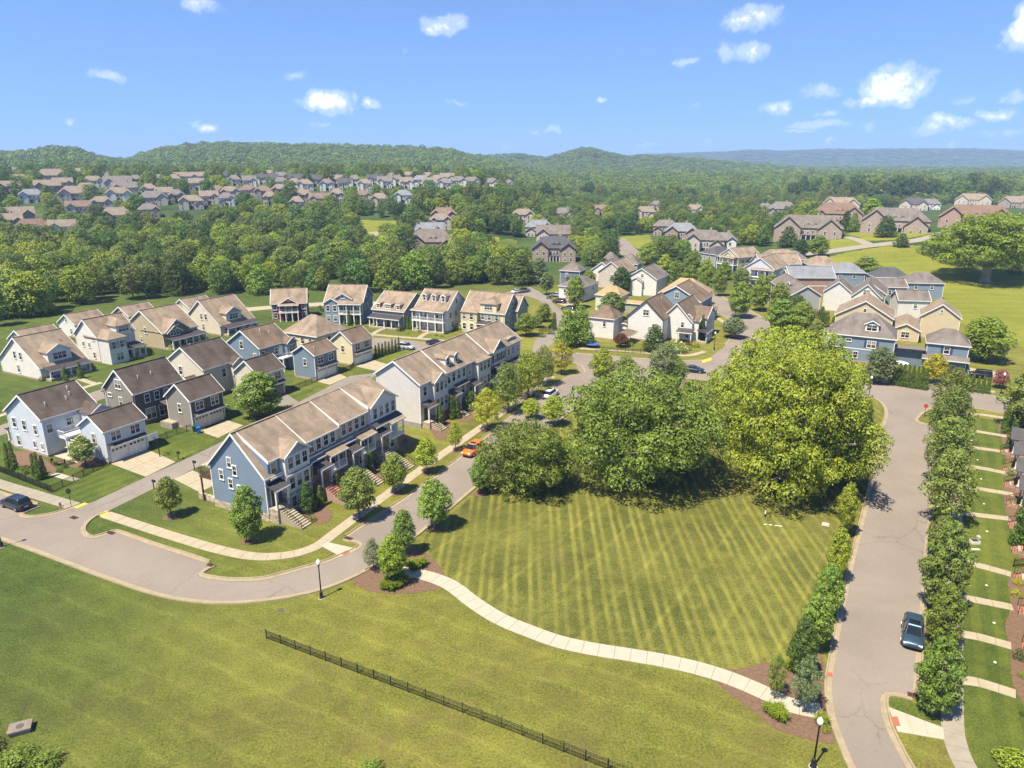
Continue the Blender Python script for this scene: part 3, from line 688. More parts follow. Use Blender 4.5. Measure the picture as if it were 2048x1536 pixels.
def tree(key, loc, h, wscale=1., name='street_tree', label=None, cat='tree', group=None, leafm=None, rz=None, parts=True):
    d = TREES[key]; s = h / d['h']; rz = random.uniform(0, 6.28) if rz is None else rz
    o = empty(name, loc, rz, label, cat, group); o.scale = (s * wscale, s * wscale, s)
    link('trunk', d['trunk'], o); link('crown', recolor(key, leafm) if leafm else d['crown'], o)
    return o
def px_tree(key, u, v, vtop, wpx=None, **kw):
    """tree whose foot is seen at (u, v) and whose top reaches photo row vtop"""
    p = G(u, v); d0 = math.hypot(p.x, p.y)
    # height so that the top projects to row vtop
    dr = ray(u, vtop); k = p.y / dr.y; h = max(.4, CAM_H + dr.z * k - p.z)
    ws = 1.
    if wpx: 
        depth = p.y * CP + (CAM_H - p.z) * SP; wm = wpx / FPX * depth; ws = wm / (TREES[key]['w'] * h / TREES[key]['h'])
    return tree(key, p, h, ws, **kw)
for i, (lm) in enumerate(('mid', 'olive', 'mid')): tree_kind('street%d' % i, 'oval', 6.6, 4.0, 1.5, 60, .52, 7500, .19, lm, seed=11 + i, up=.55)
for i in range(2): tree_kind('airy%d' % i, 'oval', 6.6, 4.0, 1.3, 36, .50, 3800, .17, 'olive', seed=31 + i, nlimb=9)
for i in range(2): tree_kind('feather%d' % i, 'tall', 8.0, 5.2, 1.6, 70, .62, 8000, .19, 'olive', seed=41 + i, up=.5)
for i in range(2): tree_kind('maple%d' % i, 'oval', 8.5, 5.6, 1.2, 80, .66, 10500, .23, 'mid', seed=51 + i, up=.6)
tree_kind('arbor0', 'cone', 4.0, 1.35, .12, 40, .34, 5200, .13, 'arbor', seed=61, nlimb=0); tree_kind('arbor1', 'cone', 4.0, 1.5, .12, 40, .36, 5200, .13, 'arbor', seed=62, nlimb=0)
tree_kind('pine0', 'cone', 10., 6., .6, 60, .95, 7000, .30, 'dark', seed=71); tree_kind('pine1', 'cone', 10., 5.2, .8, 54, .95, 6500, .30, 'dark', seed=72)
tree_kind('shrub0', 'dome', 1.2, 1.6, .15, 14, .36, 1500, .10, 'mid', seed=81, nlimb=0); tree_kind('shrub1', 'dome', 1.1, 1.5, .15, 12, .36, 1300, .10, 'dark', seed=82, nlimb=0)
for i in range(5): tree_kind('wood%d' % i, ('broad', 'oval', 'broad', 'dome', 'broad')[i], (13, 15, 12, 11, 16)[i], (11, 9.5, 12, 11, 12)[i], (2.2, 2., 1.8, 1., 2.5)[i], 80, 1.22, 6500, .46, 'far', seed=91 + i, nlimb=3, up=.7)
for i in range(3): tree_kind('farwood%d' % i, 'broad', 12, 12, 1.2, 22, 2.2, 900, 1.15, 'far', seed=101 + i, nlimb=0)
# ornamental grass tuft
_r = np.random.default_rng(5); bl = []
for k in range(170):
    a = _r.uniform(0, 6.28); l = _r.uniform(.6, 1.1); o_ = _r.uniform(.15, .75); b0 = Vector((_r.normal() * .12, _r.normal() * .12, 0)); d_ = Vector((math.cos(a), math.sin(a), 0)); sd_ = Vector((-d_.y, d_.x, 0)) * .035
    m_ = b0 + d_ * o_ * .45 + Vector((0, 0, l * .75)); e_ = b0 + d_ * o_ + Vector((0, 0, l * .72))
    bl.append([b0 - sd_, b0 + sd_, m_ + sd_ * .8, m_ - sd_ * .8]); bl.append([m_ - sd_ * .8, m_ + sd_ * .8, e_ + sd_ * .2, e_ - sd_ * .2])
TUFT = np_mesh('grass_tuft', np.array([[tuple(p) for p in q] for q in bl]).reshape(-1, 3), np.arange(len(bl) * 4).reshape(-1, 4), LEAF['tuft'])
# blossom heads for hydrangeas and crape myrtles
def bloom_mesh(key, n, size, leafm):
    V = TREES[key]['V'].reshape(-1, 4, 3).mean(1); rg = np.random.default_rng(3); z = V[:, 2]
    c = V[rg.choice(len(V), n, p=(z - z.min() + .3) / (z - z.min() + .3).sum())]; mb = MB()
    for p in c:
        for q in range(5):
            v = rg.normal(size=3); v /= np.linalg.norm(v); o_ = p * 1.04 + v * size * .5; a = np.cross(v, rg.normal(size=3)); a /= np.linalg.norm(a); b = np.cross(v, a); s_ = size * .5
            mb.poly([tuple(o_ - a * s_), tuple(o_ + b * s_), tuple(o_ + a * s_), tuple(o_ - b * s_)])
    return mb.mesh(key + '_bloom', LEAF[leafm])
BLOOM = bloom_mesh('shrub0', 26, .16, 'cream'); BLOOM_M = bloom_mesh('street0', 60, .26, 'cream')

# --- the big park trees: a few heavy limbs, each carrying a lobe of foliage made of many clumps
def big_tree(key, seed, W_, D_, H_, z0, nlobe, lm, trunk_h, tr, nl, leaf, rl=(.13, .23), bark=BARK_P, sub=17):
    rng = np.random.default_rng(seed); bl = []; lobes = []
    for i in range(nlobe):
        t_ = ((i + .5) / nlobe) ** 1.12; a = i * 2.39996 + rng.uniform(-.35, .35); prof = math.sin(math.pi * (.30 + .58 * t_)) ** .8
        r = prof * rng.uniform(.58, 1.06) if i % 5 else prof * rng.uniform(.05, .45)
        R_ = W_ * rng.uniform(*rl) * (.8 + .3 * prof)
        c = np.array([math.cos(a) * r * (W_ / 2 - R_ * .55), math.sin(a) * r * (D_ / 2 - R_ * .55), z0 + R_ * .45 + (H_ - z0 - R_ * .9) * t_]); lobes.append((c, R_))
        for k in range(sub):
            d = rng.normal(size=3); d[2] = abs(d[2]) * .9 - .35; d /= np.linalg.norm(d); q = c + d * R_ * np.array([1., 1., .62]) * rng.uniform(.55, 1.) ; s_ = R_ * rng.uniform(.22, .38)
            bl.append((*q, s_ * 1.15, s_ * 1.15, s_ * .8))
    V, F = leaves(rng, bl, nl, leaf, up=.55)
    mb = MB(); prev = Vector((0, 0, -.1)); rad = tr * 1.7; hs = [.6, 1.6, trunk_h * .6, trunk_h]
    for q in hs:
        c = Vector((rng.normal() * .12, rng.normal() * .12, q)); r2 = tr * (1.15 - .35 * q / trunk_h) * (1 if q > .7 else 1.1); mb.tube(prev, c, rad, r2, 12); prev = c; rad = r2
    for k in range(7):     # root flare
        a = k / 7 * 6.28 + rng.random(); mb.tube((0, 0, .7), (math.cos(a) * tr * 2.1, math.sin(a) * tr * 2.1, -.12), tr * .5, tr * .18, 6)
    for (c, R_) in lobes:
        e = Vector(c); s = Vector((0, 0, min(trunk_h, max(trunk_h * .4, e.z * .6)))); m1 = s.lerp(e, .5) + Vector((rng.normal() * .4, rng.normal() * .4, .5)); r0 = tr * rng.uniform(.28, .46)
        mb.tube(s, m1, r0, r0 * .7, 8); mb.tube(m1, e, r0 * .7, r0 * .35, 7)
        for j in range(5):
            d = rng.normal(size=3); d[2] = abs(d[2]) * .6; d /= np.linalg.norm(d); e2 = e + Vector(d) * R_ * .9; mb.tube(m1.lerp(e, rng.uniform(.3, 1.)), e2, r0 * .3, r0 * .08, 6)
    TREES[key] = dict(h=float(V[:, 2].max()), w=2 * float(np.percentile(np.hypot(V[:, 0], V[:, 1]), 98)), crown=np_mesh(key + '_crown', V, F, LEAF[lm]), trunk=mb.mesh(key + '_trunk', bark, True), V=V, F=F)
big_tree('oak_a', 3, 21, 19, 14.5, .9, 46, 'mid', 6., .62, 115000, .31)
big_tree('oak_b', 8, 20, 19, 16.5, 1.1, 48, 'bright', 7.5, .60, 120000, .31)
big_tree('oak_c', 14, 12, 11, 7.6, -.1, 30, 'bright', 3.0, .26, 52000, .24)
big_tree('oak_d', 19, 27, 24, 21, 4.5, 38, 'bright', 11, 1.0, 80000, .48)
# ------------------------------------------------------------------ house library
SID = {k: siding('siding_' + k, c) for k, c in dict(
  white=(.64, .615, .565), palewhite=(.60, .585, .55), ice=(.50, .53, .57), blue=(.17, .22, .28), slate=(.145, .185, .225), steel=(.21, .26, .32), cream=(.58, .52, .41), yellow=(.62, .52, .28), butter=(.62, .55, .35), tan=(.52, .43, .285),
  khaki=(.40, .345, .22), taupe=(.255, .23, .20), darktaupe=(.10, .092, .085), sage=(.30, .33, .26), grey=(.33, .33, .32), greygreen=(.24, .26, .23), maroon=(.155, .035, .032), lilac=(.56, .53, .50), navy=(.045, .07, .11), olive=(.17, .155, .115), mint=(.52, .58, .46)).items()}
SID['brickred'] = BRICK; SID['brickbrown'] = masonry('brown_brick', (.235, .155, .115), (.30, .20, .15), (.38, .33, .28), .24, .085); SID['stone'] = STONE
SID['brickpale'] = masonry('pale_brick', (.42, .34, .28), (.48, .40, .33), (.5, .46, .4), .24, .085)
ROOF = {k: shingle('shingle_' + k, c, s) for k, (c, s) in dict(tan=((.262, .202, .148), .60), brown=((.172, .126, .090), .60), dark=((.098, .077, .065), .58), grey=((.168, .144, .126), .66), gold=((.345, .240, .136), .8),
  char=((.085, .083, .088), .75), slate=((.19, .20, .218), .8), rust=((.180, .122, .090), .75)).items()}
_wm = {}
def win_mesh(w, h, kind='sash'):
    k = (round(w, 2), round(h, 2), kind)
    if k in _wm: return _wm[k]
    f = MB(); t_ = .11; d = .09
    for a in ((-w / 2 - t_, -h / 2 - t_ * 1.2, w / 2 + t_, -h / 2), (-w / 2 - t_, h / 2, w / 2 + t_, h / 2 + t_ * 1.3), (-w / 2 - t_, -h / 2, -w / 2, h / 2), (w / 2, -h / 2, w / 2 + t_, h / 2)): f.box(a[0], -d, a[1], a[2], .02, a[3])
    f.box(-w / 2 - t_ * 1.3, -d - .05, -h / 2 - t_ * 1.2 - .03, w / 2 + t_ * 1.3, .02, -h / 2 - t_ * 1.2 + .05)
    n = {'sash': 1, 'double': 2, 'triple': 3, 'single': 1}[kind]
    for i in range(1, n): x = -w / 2 + w * i / n; f.box(x - .05, -d + .01, -h / 2, x + .05, .02, h / 2)
    if kind != 'single': f.box(-w / 2, -.065, -.035, w / 2, .02, .035)
    for i in range(n): x = -w / 2 + w * (i + .5) / n; f.box(x - .016, -.06, .035 if kind != 'single' else -h / 2, x + .016, .02, h / 2)
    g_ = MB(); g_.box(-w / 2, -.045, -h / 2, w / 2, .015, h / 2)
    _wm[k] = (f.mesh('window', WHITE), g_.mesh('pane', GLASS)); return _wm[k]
_gd = {}
def garage_mesh(w, h, col='white'):
    k = (w, h, col)
    if k in _gd: return _gd[k]
    m = WHITE if col == 'white' else SID[col]
    d = MB(); d.box(-w / 2, -.05, 0, w / 2, .02, h)
    for i in range(4):
        for j in range(3):
            x0 = -w / 2 + w * i / 4 + .08; x1 = -w / 2 + w * (i + 1) / 4 - .08; z0 = .12 + j * (h - .6) / 3; z1 = z0 + (h - .6) / 3 - .12
            d.box(x0, -.085, z0, x1, -.05, z1)
    fr = MB(); fr.box(-w / 2 - .16, -.09, 0, -w / 2, .02, h + .18); fr.box(w / 2, -.09, 0, w / 2 + .16, .02, h + .18); fr.box(-w / 2, -.09, h, w / 2, .02, h + .18)
    gl = MB(); gl.box(-w / 8 + .12, -.075, -.15, w / 8 - .12, -.045, .15)
    _gd[k] = (d.mesh('garage_door', m), fr.mesh('door_frame', WHITE), gl.mesh('pane', GLASS)); return _gd[k]
RZ = {'a': 0., 'b': math.pi / 2, 'c': math.pi, 'd': -math.pi / 2}
class House:
    """gabled or hipped house; local x runs along the ridge, local y across; roof outline 0..L by 0..W; faces a (y=0) b (x=L) c (y=W) d (x=0)"""
    O = .35
    def __init__(s, name, label, x, y, th, Wd, L, he, sl=.75, f=.5, hip=0., wall='white', roof='tan', z0=0., cat='house', group=None, found=.35, fm=None, trim=WHITE, vents=2, root=None, off=(0, 0), wall2=None):
        s.W, s.L, s.he, s.sl, s.f, s.hip = Wd, L, he, sl, f, hip; s.hr = he + sl * f * Wd; s.hd = s.hr - sl * (1 - f) * Wd
        s.wm, s.rm, s.trim = SID[wall], ROOF[roof], trim; s.roofk = roof
        if root is None: s.root = empty(name, (x, y, z0), R(th), label, cat, group)
        else: s.root = root
        s.off = off; O = s.O; m = MB(); m.xf = s.X0
        t_ = .2
        if hip:
            m.box(O, O, 0, L - O, Wd - O, he - .02)
        else:
            pf = [(O, 0), (O, he + sl * O - t_), (f * Wd, s.hr - t_), (Wd - O, s.hd + sl * O - t_), (Wd - O, 0)]
            m.solid([(O, y_, z_) for y_, z_ in pf], [(L - O, y_, z_) for y_, z_ in pf])
        m.build('wall', s.wm, s.root)
        fb = MB(); fb.xf = s.X0; fb.box(O - .04, O - .04, -.3, L - O + .04, Wd - O + .04, found); fb.build('foundation', fm or BRICK, s.root)
        r = MB(); r.xf = s.X0; th_ = .16
        if hip:
            ry = f * Wd; e = [(0, 0, he), (L, 0, he), (L, Wd, he), (0, Wd, he)]; a_, b_ = (hip, ry, s.hr), (L - hip, ry, s.hr)
            r.poly([e[0], e[1], b_, a_]); r.poly([e[1], e[2], b_]); r.poly([e[2], e[3], a_, b_]); r.poly([e[3], e[0], a_]); r.solid([(p[0], p[1], he - .16) for p in e], [(p[0], p[1], he - .004) for p in e])
            s.fascia([(0, 0, he), (L, 0, he), (L, Wd, he), (0, Wd, he), (0, 0, he)])
        else:
            s.gable_roof(r, 0, L, 0, f * Wd, Wd, he, s.hr, s.hd, th_)
            s.rake(0, 0, f * Wd, Wd, he, s.hr, s.hd, th_); s.rake(L, 0, f * Wd, Wd, he, s.hr, s.hd, th_)
            s.fascia([(0, 0, he), (L, 0, he)]); s.fascia([(0, Wd, s.hd), (L, Wd, s.hd)])
        s.roof = r.build('roof', s.rm, s.root)
        if not hip:
            cap = MB(); cap.xf = s.X0; cap.bar((0, f * Wd, s.hr + .03), (L, f * Wd, s.hr + .03), .3, .08); cap.build('ridge_cap', s.rm, s.roof)
        for k in range(vents):
            v = MB(); v.xf = s.X0; xx = L * random.uniform(.2, .8); yy = Wd * (f + random.uniform(.08, .3)) if random.random() < .4 else Wd * f * random.uniform(.4, .85)
            zz = he + sl * yy if yy < f * Wd else s.hr - sl * (yy - f * Wd)
            if hip: zz = he + .2
            v.tube((xx, yy, zz - .2), (xx, yy, zz + .45), .07, .07, 6); v.tube((xx, yy, zz + .45), (xx, yy, zz + .52), .12, .12, 6); v.build('vent_pipe', WHITE if roof in ('dark', 'brown') else CONC, s.roof)
        # corner boards
        for cx, cy, hh in ((O, O, he), (L - O, O, he), (O, Wd - O, s.hd if not hip else he), (L - O, Wd - O, s.hd if not hip else he)):
            cb = MB(); cb.xf = s.X0; cb.box(cx - .07, cy - .07, found, cx + .07, cy + .07, hh); cb.build('corner_board', trim, s.root)
    def X0(s, x, y, z): return (x + s.off[0], y + s.off[1], z)
    def gable_roof(s, r, x0, x1, y0, yr, y1, z0, zr, z1, th):
        pf = [(y0, z0), (yr, zr), (y1, z1), (y1, z1 - th), (yr, zr - th * 1.15), (y0, z0 - th)]
        a = [(x0, p, q) for p, q in pf]; b = [(x1, p, q) for p, q in pf]
        ia = [r.pt(p) for p in a]; ib = [r.pt(p) for p in b]
        for i in range(6): r.f.append([ia[i], ia[(i + 1) % 6], ib[(i + 1) % 6], ib[i]])
        r.f.append([ia[0], ia[1], ia[4], ia[5]]); r.f.append([ia[1], ia[2], ia[3], ia[4]]); r.f.append([ib[0], ib[1], ib[4], ib[5]]); r.f.append([ib[1], ib[2], ib[3], ib[4]])
    def rake(s, x, y0, yr, y1, z0, zr, z1, th):
        m = MB(); m.xf = s.X0; d = .05; sx = -1 if x == 0 else 1
        for (ya, za, yb, zb) in ((y0, z0, yr, zr), (y1, z1, yr, zr)):
            m.solid([(x - d, ya, za - th - .09), (x + d, ya, za - th - .09), (x + d, ya, za + .015), (x - d, ya, za + .015)], [(x - d, yb, zb - th - .12), (x + d, yb, zb - th - .12), (x + d, yb, zb + .015), (x - d, yb, zb + .015)])
        m.build('rake_board', s.trim, s.root)
    def fascia(s, pts):
        m = MB(); m.xf = s.X0
        for p, q in zip(pts, pts[1:]): m.bar((p[0], p[1], p[2] - .12), (q[0], q[1], q[2] - .12), .09, .22)
        m.build('gutter', s.trim, s.root)
    # facade coordinates: q from the left end of a face seen from outside, o outwards, z up
    def fx(s, face):
        O, L, Wd = s.O, s.L, s.W; dx, dy = s.off
        return {'a': lambda q, o, z: (q + dx, O - o + dy, z), 'b': lambda q, o, z: (L - O + o + dx, q + dy, z), 'c': lambda q, o, z: (L - q + dx, Wd - O + o + dy, z), 'd': lambda q, o, z: (O - o + dx, Wd - q + dy, z)}[face]
    def place(s, name, me, face, q, z, o=0., parent=None):
        return link(name, me, parent or s.root, s.fx(face)(q, o, z), RZ[face])
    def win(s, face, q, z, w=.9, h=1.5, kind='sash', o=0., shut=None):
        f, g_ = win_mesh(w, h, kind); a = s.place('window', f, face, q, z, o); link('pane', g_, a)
        if shut:
            m = MB()
            m.box(-.24, -.07, -h / 2, .24, .0, h / 2); me = m.mesh('shutter', SID[shut] if shut in SID else DARK)
            for sx in (-1, 1): s.place('shutter', me, face, q + sx * (w / 2 + .40), z, o)
        return a
    def wins(s, face, qs, z, **kw):
        for q in qs: s.win(face, q, z, **kw)
    def door(s, face, q, z0=.35, w=1., h=2.15, col=DARK, o=0.):
        m = MB(); m.box(-w / 2, -.06, 0, w / 2, .02, h); d = s.place('door', m.mesh('door', col), face, q, z0, o)
        fr = MB(); fr.box(-w / 2 - .13, -.08, 0, -w / 2, .02, h + .14); fr.box(w / 2, -.08, 0, w / 2 + .13, .02, h + .14); fr.box(-w / 2, -.08, h, w / 2, .02, h + .14); link('door_frame', fr.mesh('door_frame', s.trim), d)
        kn = MB(); kn.tube((w * .38, -.1, 1.), (w * .38, -.06, 1.), .04, .04, 6); link('handle', kn.mesh('handle', IRON), d); return d
    def garage(s, face, q, w=2.6, h=2.2, z0=.05, col='white'):
        d, fr, gl = garage_mesh(w, h, col); o = s.place('garage_door', d, face, q, z0); link('door_frame', fr, o)
        for i in range(4): link('pane', gl, o, (-w / 2 + w * (i + .5) / 4, 0, h - .27))
        return o
    def box(s, name, face, q0, q1, o0, o1, z0, z1, m, parent=None):
        b = MB(); b.xf = s.fx(face); b.box(q0, o0, z0, q1, o1, z1); return b.build(name, m, parent or s.root)
    def cross(s, face, q0, q1, front, ze, sl, zb, wall=None, roof=None, gwall=None, depth=None, over=.3, hip=False):
        """cross gable, bay or dormer: front wall at o=front from zb to ze, its ridge running back into the main roof"""
        fx = s.fx(face); qm = (q0 + q1) / 2; zr = ze + sl * (q1 - q0 + 2 * over) / 2
        back = -(s.W if face in 'ac' else s.L) * .55 if depth is None else front - depth
        w = MB(); w.xf = fx; pf = [(q0, zb), (q1, zb), (q1, ze + sl * over - .16), (qm, zr - .16), (q0, ze + sl * over - .16)] if not hip else [(q0, zb), (q1, zb), (q1, ze), (q0, ze)]
        w.solid([(q, front, z) for q, z in pf], [(q, back + .3, z) for q, z in pf]); wo = w.build('bay_wall', SID[wall] if wall else s.wm, s.root)
        r = MB(); r.xf = fx; th = .13; fo = front + over
        rm = ROOF[roof] if roof else s.rm
        if hip:
            hw = (q1 - q0) / 2 + over
            r.poly([(q0 - over, fo, ze), (q1 + over, fo, ze), (qm, fo - hw, zr)]); r.poly([(q1 + over, fo, ze), (q1 + over, back, ze), (qm, back, zr), (qm, fo - hw, zr)]); r.poly([(q0 - over, back, ze), (q0 - over, fo, ze), (qm, fo - hw, zr), (qm, back, zr)])
            r.solid([(q0 - over, fo, ze - th), (q1 + over, fo, ze - th), (q1 + over, back, ze - th), (q0 - over, back, ze - th)], [(q0 - over, fo, ze - .004), (q1 + over, fo, ze - .004), (q1 + over, back, ze - .004), (q0 - over, back, ze - .004)])
        else:
            for sg, qe in ((-1, q0 - over), (1, q1 + over)):
                r.solid([(qe, fo, ze - th), (qm, fo, zr - th), (qm, back, zr - th), (qe, back, ze - th)], [(qe, fo, ze), (qm, fo, zr), (qm, back, zr), (qe, back, ze)])
        ro = r.build('bay_roof', rm, s.root)
        if not hip:
            k = MB(); k.xf = fx; d = .05
            for qe in (q0 - over, q1 + over):
                k.solid([(qe, fo - d, ze - th - .1), (qe, fo + d, ze - th - .1), (qe, fo + d, ze + .015), (qe, fo - d, ze + .015)], [(qm, fo - d, zr - th - .12), (qm, fo + d, zr - th - .12), (qm, fo + d, zr + .015), (qm, fo - d, zr + .015)])
            k.build('rake_board', s.trim, ro)
            if gwall:
                gp = MB(); gp.xf = fx; gp.solid([(q0 + .02, front + .03, ze), (q1 - .02, front + .03, ze), (qm, front + .03, zr - .2)], [(q0 + .02, front, ze), (q1 - .02, front, ze), (qm, front, zr - .2)]); gp.build('gable_panel', SID[gwall], wo)
        return ro
    def shed(s, face, q0, q1, depth, z_in, z_out, m=METAL_R, name='porch_roof', side=.15, o0=0., seams=True):
        fx = s.fx(face); r = MB(); r.xf = fx; th = .09
        r.solid([(q0 - side, o0, z_in - th), (q1 + side, o0, z_in - th), (q1 + side, o0 + depth, z_out - th), (q0 - side, o0 + depth, z_out - th)], [(q0 - side, o0, z_in), (q1 + side, o0, z_in), (q1 + side, o0 + depth, z_out), (q0 - side, o0 + depth, z_out)])
        ro = r.build(name, m, s.root)
        if m is METAL_R and seams:
            k = MB(); k.xf = fx; n = max(2, int((q1 - q0) / .5))
            for i in range(n + 1):
                q = q0 + (q1 - q0) * i / n; k.bar((q, o0, z_in + .02), (q, o0 + depth, z_out + .02), .04, .05)
            k.build('standing_seam', m, ro)
        fa = MB(); fa.xf = fx; fa.bar((q0 - side, o0 + depth + .02, z_out - .1), (q1 + side, o0 + depth + .02, z_out - .1), .07, .2); fa.build('fascia', s.trim, ro)
        return ro
    def cols(s, face, qs, o, z0, z1, w=.24):
        for q in qs:
            b = MB(); b.xf = s.fx(face); b.box(q - w / 2, o - w / 2, z0, q + w / 2, o + w / 2, z1); b.box(q - w * .75, o - w * .75, z0, q + w * .75, o + w * .75, z0 + .18); b.box(q - w * .75, o - w * .75, z1 - .16, q + w * .75, o + w * .75, z1 - .004); b.build('column', s.trim, s.root)
    def rail(s, face, p, q, z0, h=.95, m=None, name='railing'):
        b = MB(); b.xf = s.fx(face); m = m or s.trim; n = max(2, int(math.hypot(q[0] - p[0], q[1] - p[1]) / .22))
        b.bar((*p, z0 + h), (*q, z0 + h), .09, .07); b.bar((*p, z0 + .12), (*q, z0 + .12), .06, .06)
        for i in range(n + 1):
            k = i / n; x, y = p[0] + (q[0] - p[0]) * k, p[1] + (q[1] - p[1]) * k; b.box(x - .02, y - .02, z0 + .12, x + .02, y + .02, z0 + h)
        return b.build(name, m, s.root)
    def porch(s, face, q0, q1, depth, z_in, z_out, n=4, floor=.5, m=METAL_R, rail=False, steps=None, fmat=None):
        s.box('porch_floor', face, q0, q1, 0, depth, -.2, floor, fmat or CONC)
        s.shed(face, q0, q1, depth + .25, z_in, z_out, m)
        qs = [q0 + .2 + (q1 - q0 - .4) * i / (n - 1) for i in range(n)]
        s.cols(face, qs, depth - .2, floor, z_out - .09)
        if rail:
            for a, b in zip(qs, qs[1:]): s.rail(face, (a + .12, depth - .2), (b - .12, depth - .2), floor)
        if steps: s.steps(face, steps, depth, floor)
    def steps(s, face, q, o, z, w=1.5, run=.3, rise=.17, m=None, side=None):
        n = max(1, int(z / rise))
        for i in range(n):
            b = MB(); b.xf = s.fx(face); zt = z - (i + 1) * z / (n + 1); b.box(q - w / 2, o + i * run, -.1, q + w / 2, o + (i + 1) * run + .03, zt); b.build('step', m or CONC, s.root)
        return o + n * run
    def pent(s, face, q0, q1, z, depth=.55): return s.shed(face, q0, q1, depth, z + .3, z, METAL_R if s.roofk not in ('tan', 'brown', 'dark') else s.rm, 'pent_roof', .1, seams=False)
def std_garage(name, label, x, y, th, Wd, L, he, sl, wall, roof, pads='white', wall_a=None, kind='double', **kw):
    h = House(name, label, x, y, th, Wd, L, he, sl, .5, wall=wall, roof=roof, cat='garage', **kw)
    c = L / 2
    h.garage('a', c - 1.5, 2.6, 2.15, col=pads); h.garage('a', c + 1.5, 2.6, 2.15, col=pads); h.pent('a', c - 3., c + 3., 2.75, .75)
    h.win('a', c - 1.6, 4.1, 1.5, 1.35, 'double'); h.win('a', c + 1.6, 4.1, 1.5, 1.35, 'double'); h.win('d', Wd / 2 + .2, 3.7, .75, 1.4)
    for q in (c - 2.2, c + 2.2):
        m = MB(); m.box(-.1, -.22, -.15, .1, -.06, .15); h.place('wall_lamp', m.mesh('wall_lamp', IRON), 'a', q, 2.5)
    return h
# ------------------------------------------------------------------ left block, first row and its garages
HW = 'houses on the block left of the townhouses'
h = House('corner_house', 'pale icy blue two storey house with white balcony and pergola, bottom left corner', -72.4, 102.3, 62.5, 10., 9.2, 6.3, .67, wall='ice', roof='dark', group=HW, vents=4)
h.wins('d', [2.0, 4.7], 4.5, w=.85, h=1.5); h.win('d', 7.6, 4.2, .7, 1.4); h.win('d', 2.2, 1.5, .8, 1.6); h.win('d', 6.6, 1.6, .6, 1.0, 'single'); h.win('d', 8.6, 1.6, .55, .9, 'single')
h.win('a', 1.3, 4.5, .85, 1.4); h.win('a', 4.8, 4.7, 1.6, 1.2, 'double'); h.cross('a', 6.2, 9.6, 3.2, 5.9, .6, 0., depth=7); h.win('a', 7.9, 4.6, .8, 1.6, o=3.2); h.door('a', 5.6, 3.2, .9, 2.1, WHITE)
dk = h.box('balcony', 'a', 2.0, 6.2, 0, 2.6, 2.85, 3.15, WHITE); h.rail('a', (2.0, 2.55), (6.2, 2.55), 3.15, .9); h.rail('a', (2.0, .05), (2.0, 2.55), 3.15, .9); h.cols('a', [2.2, 6.0], 2.4, 0, 2.85)
# pergola
for q in (2.6, 3.3, 4.0, 4.7, 5.4, 6.1): h.box('pergola_rafter', 'a', q - .05, q + .05, 2.6, 5.6, 2.55, 2.72, WHITE)
for o_ in (3.3, 4.0, 4.7, 5.4): h.box('pergola_batten', 'a', 2.3, 6.4, o_ - .04, o_ + .04, 2.72, 2.79, WHITE)
h.cols('a', [2.5, 6.2], 5.4, 0, 2.55, .2); h.box('patio', 'a', 1.0, 6.6, .1, 6.2, -.05, .06, CONC_N)
cu = MB(); cu.xf = h.fx('a')
for i in range(10): cu.tube((2.15 + .03 * math.sin(i), 2.7 + i * .07, .1), (2.15 + .03 * math.sin(i), 2.7 + i * .07, 2.5), .06, .05, 5)
cu.build('curtain', plain('cream_curtain', (.70, .66, .58), .9, .1), h.root)
h.porch('c', .5, 8.5, 2.2, 3.2, 2.7, 4)
g1 = std_garage('garage', 'pale icy blue two storey garage with white double doors, bottom left', -61.5, 99.7, 62, 6.6, 7.4, 5.3, .64, 'ice', 'dark', group='garages on the alley', vents=0)
h = House('taupe_house', 'dark taupe two storey house with weathered roof behind the basketball hoop', -65.1, 115.8, 62, 8.6, 10.2, 6.0, .9, wall='taupe', roof='dark', group=HW, vents=4)
h.win('d', 4.4, 7.2, 1.5, 1.5, 'double'); h.win('d', 4.5, 4.0, .85, 1.5); h.win('d', 1.6, 4.9, .9, .5, 'single'); h.win('d', 1.8, 1.5, .8, 1.4)
h.box('side_panel', 'a', .1, 9.4, .0, .06, .36, 5.9, SID['darktaupe']); h.wins('a', [2.7, 4.6, 6.5], 4.6, w=.85, h=1.4, o=.06); h.win('a', 3.0, 1.7, 1.8, 1.9, 'double', o=.06); h.win('a', 5.6, 1.7, 1.8, 1.9, 'double', o=.06)
h.shed('a', 4.6, 9.6, 4.6, 3.7, 2.7, ROOF['dark'], o0=.06); h.cols('a', [4.9], 4.3, 0, 2.7); h.box('patio_wall', 'a', 2.2, 5.6, 3.4, 6.4, -.1, 1.0, BLOCK); h.box('patio', 'a', 2.4, 5.4, 3.6, 6.2, 1.0, 1.06, CONC)
h.cross('c', 5.8, 9.2, 1.6, 5.0, .6, 0., hip=True, depth=6)
g2 = std_garage('garage', 'dark taupe two storey garage with pinkish carriage doors beside blue bin', -54.6, 113.8, 62, 6.7, 7.4, 5.4, .8, 'taupe', 'dark', pads='lilac', group='garages on the alley', vents=1)
g2.box('side_panel', 'a', .4, 7.0, .0, .03, 2.8, 5.2, SID['darktaupe'])
h = House('cream_house', 'cream house with dark stained roof between the taupe house and the blue house', -59.3, 130.9, 63, 10., 9.8, 6.0, .67, .58, wall='cream', roof='dark', group=HW, vents=4)
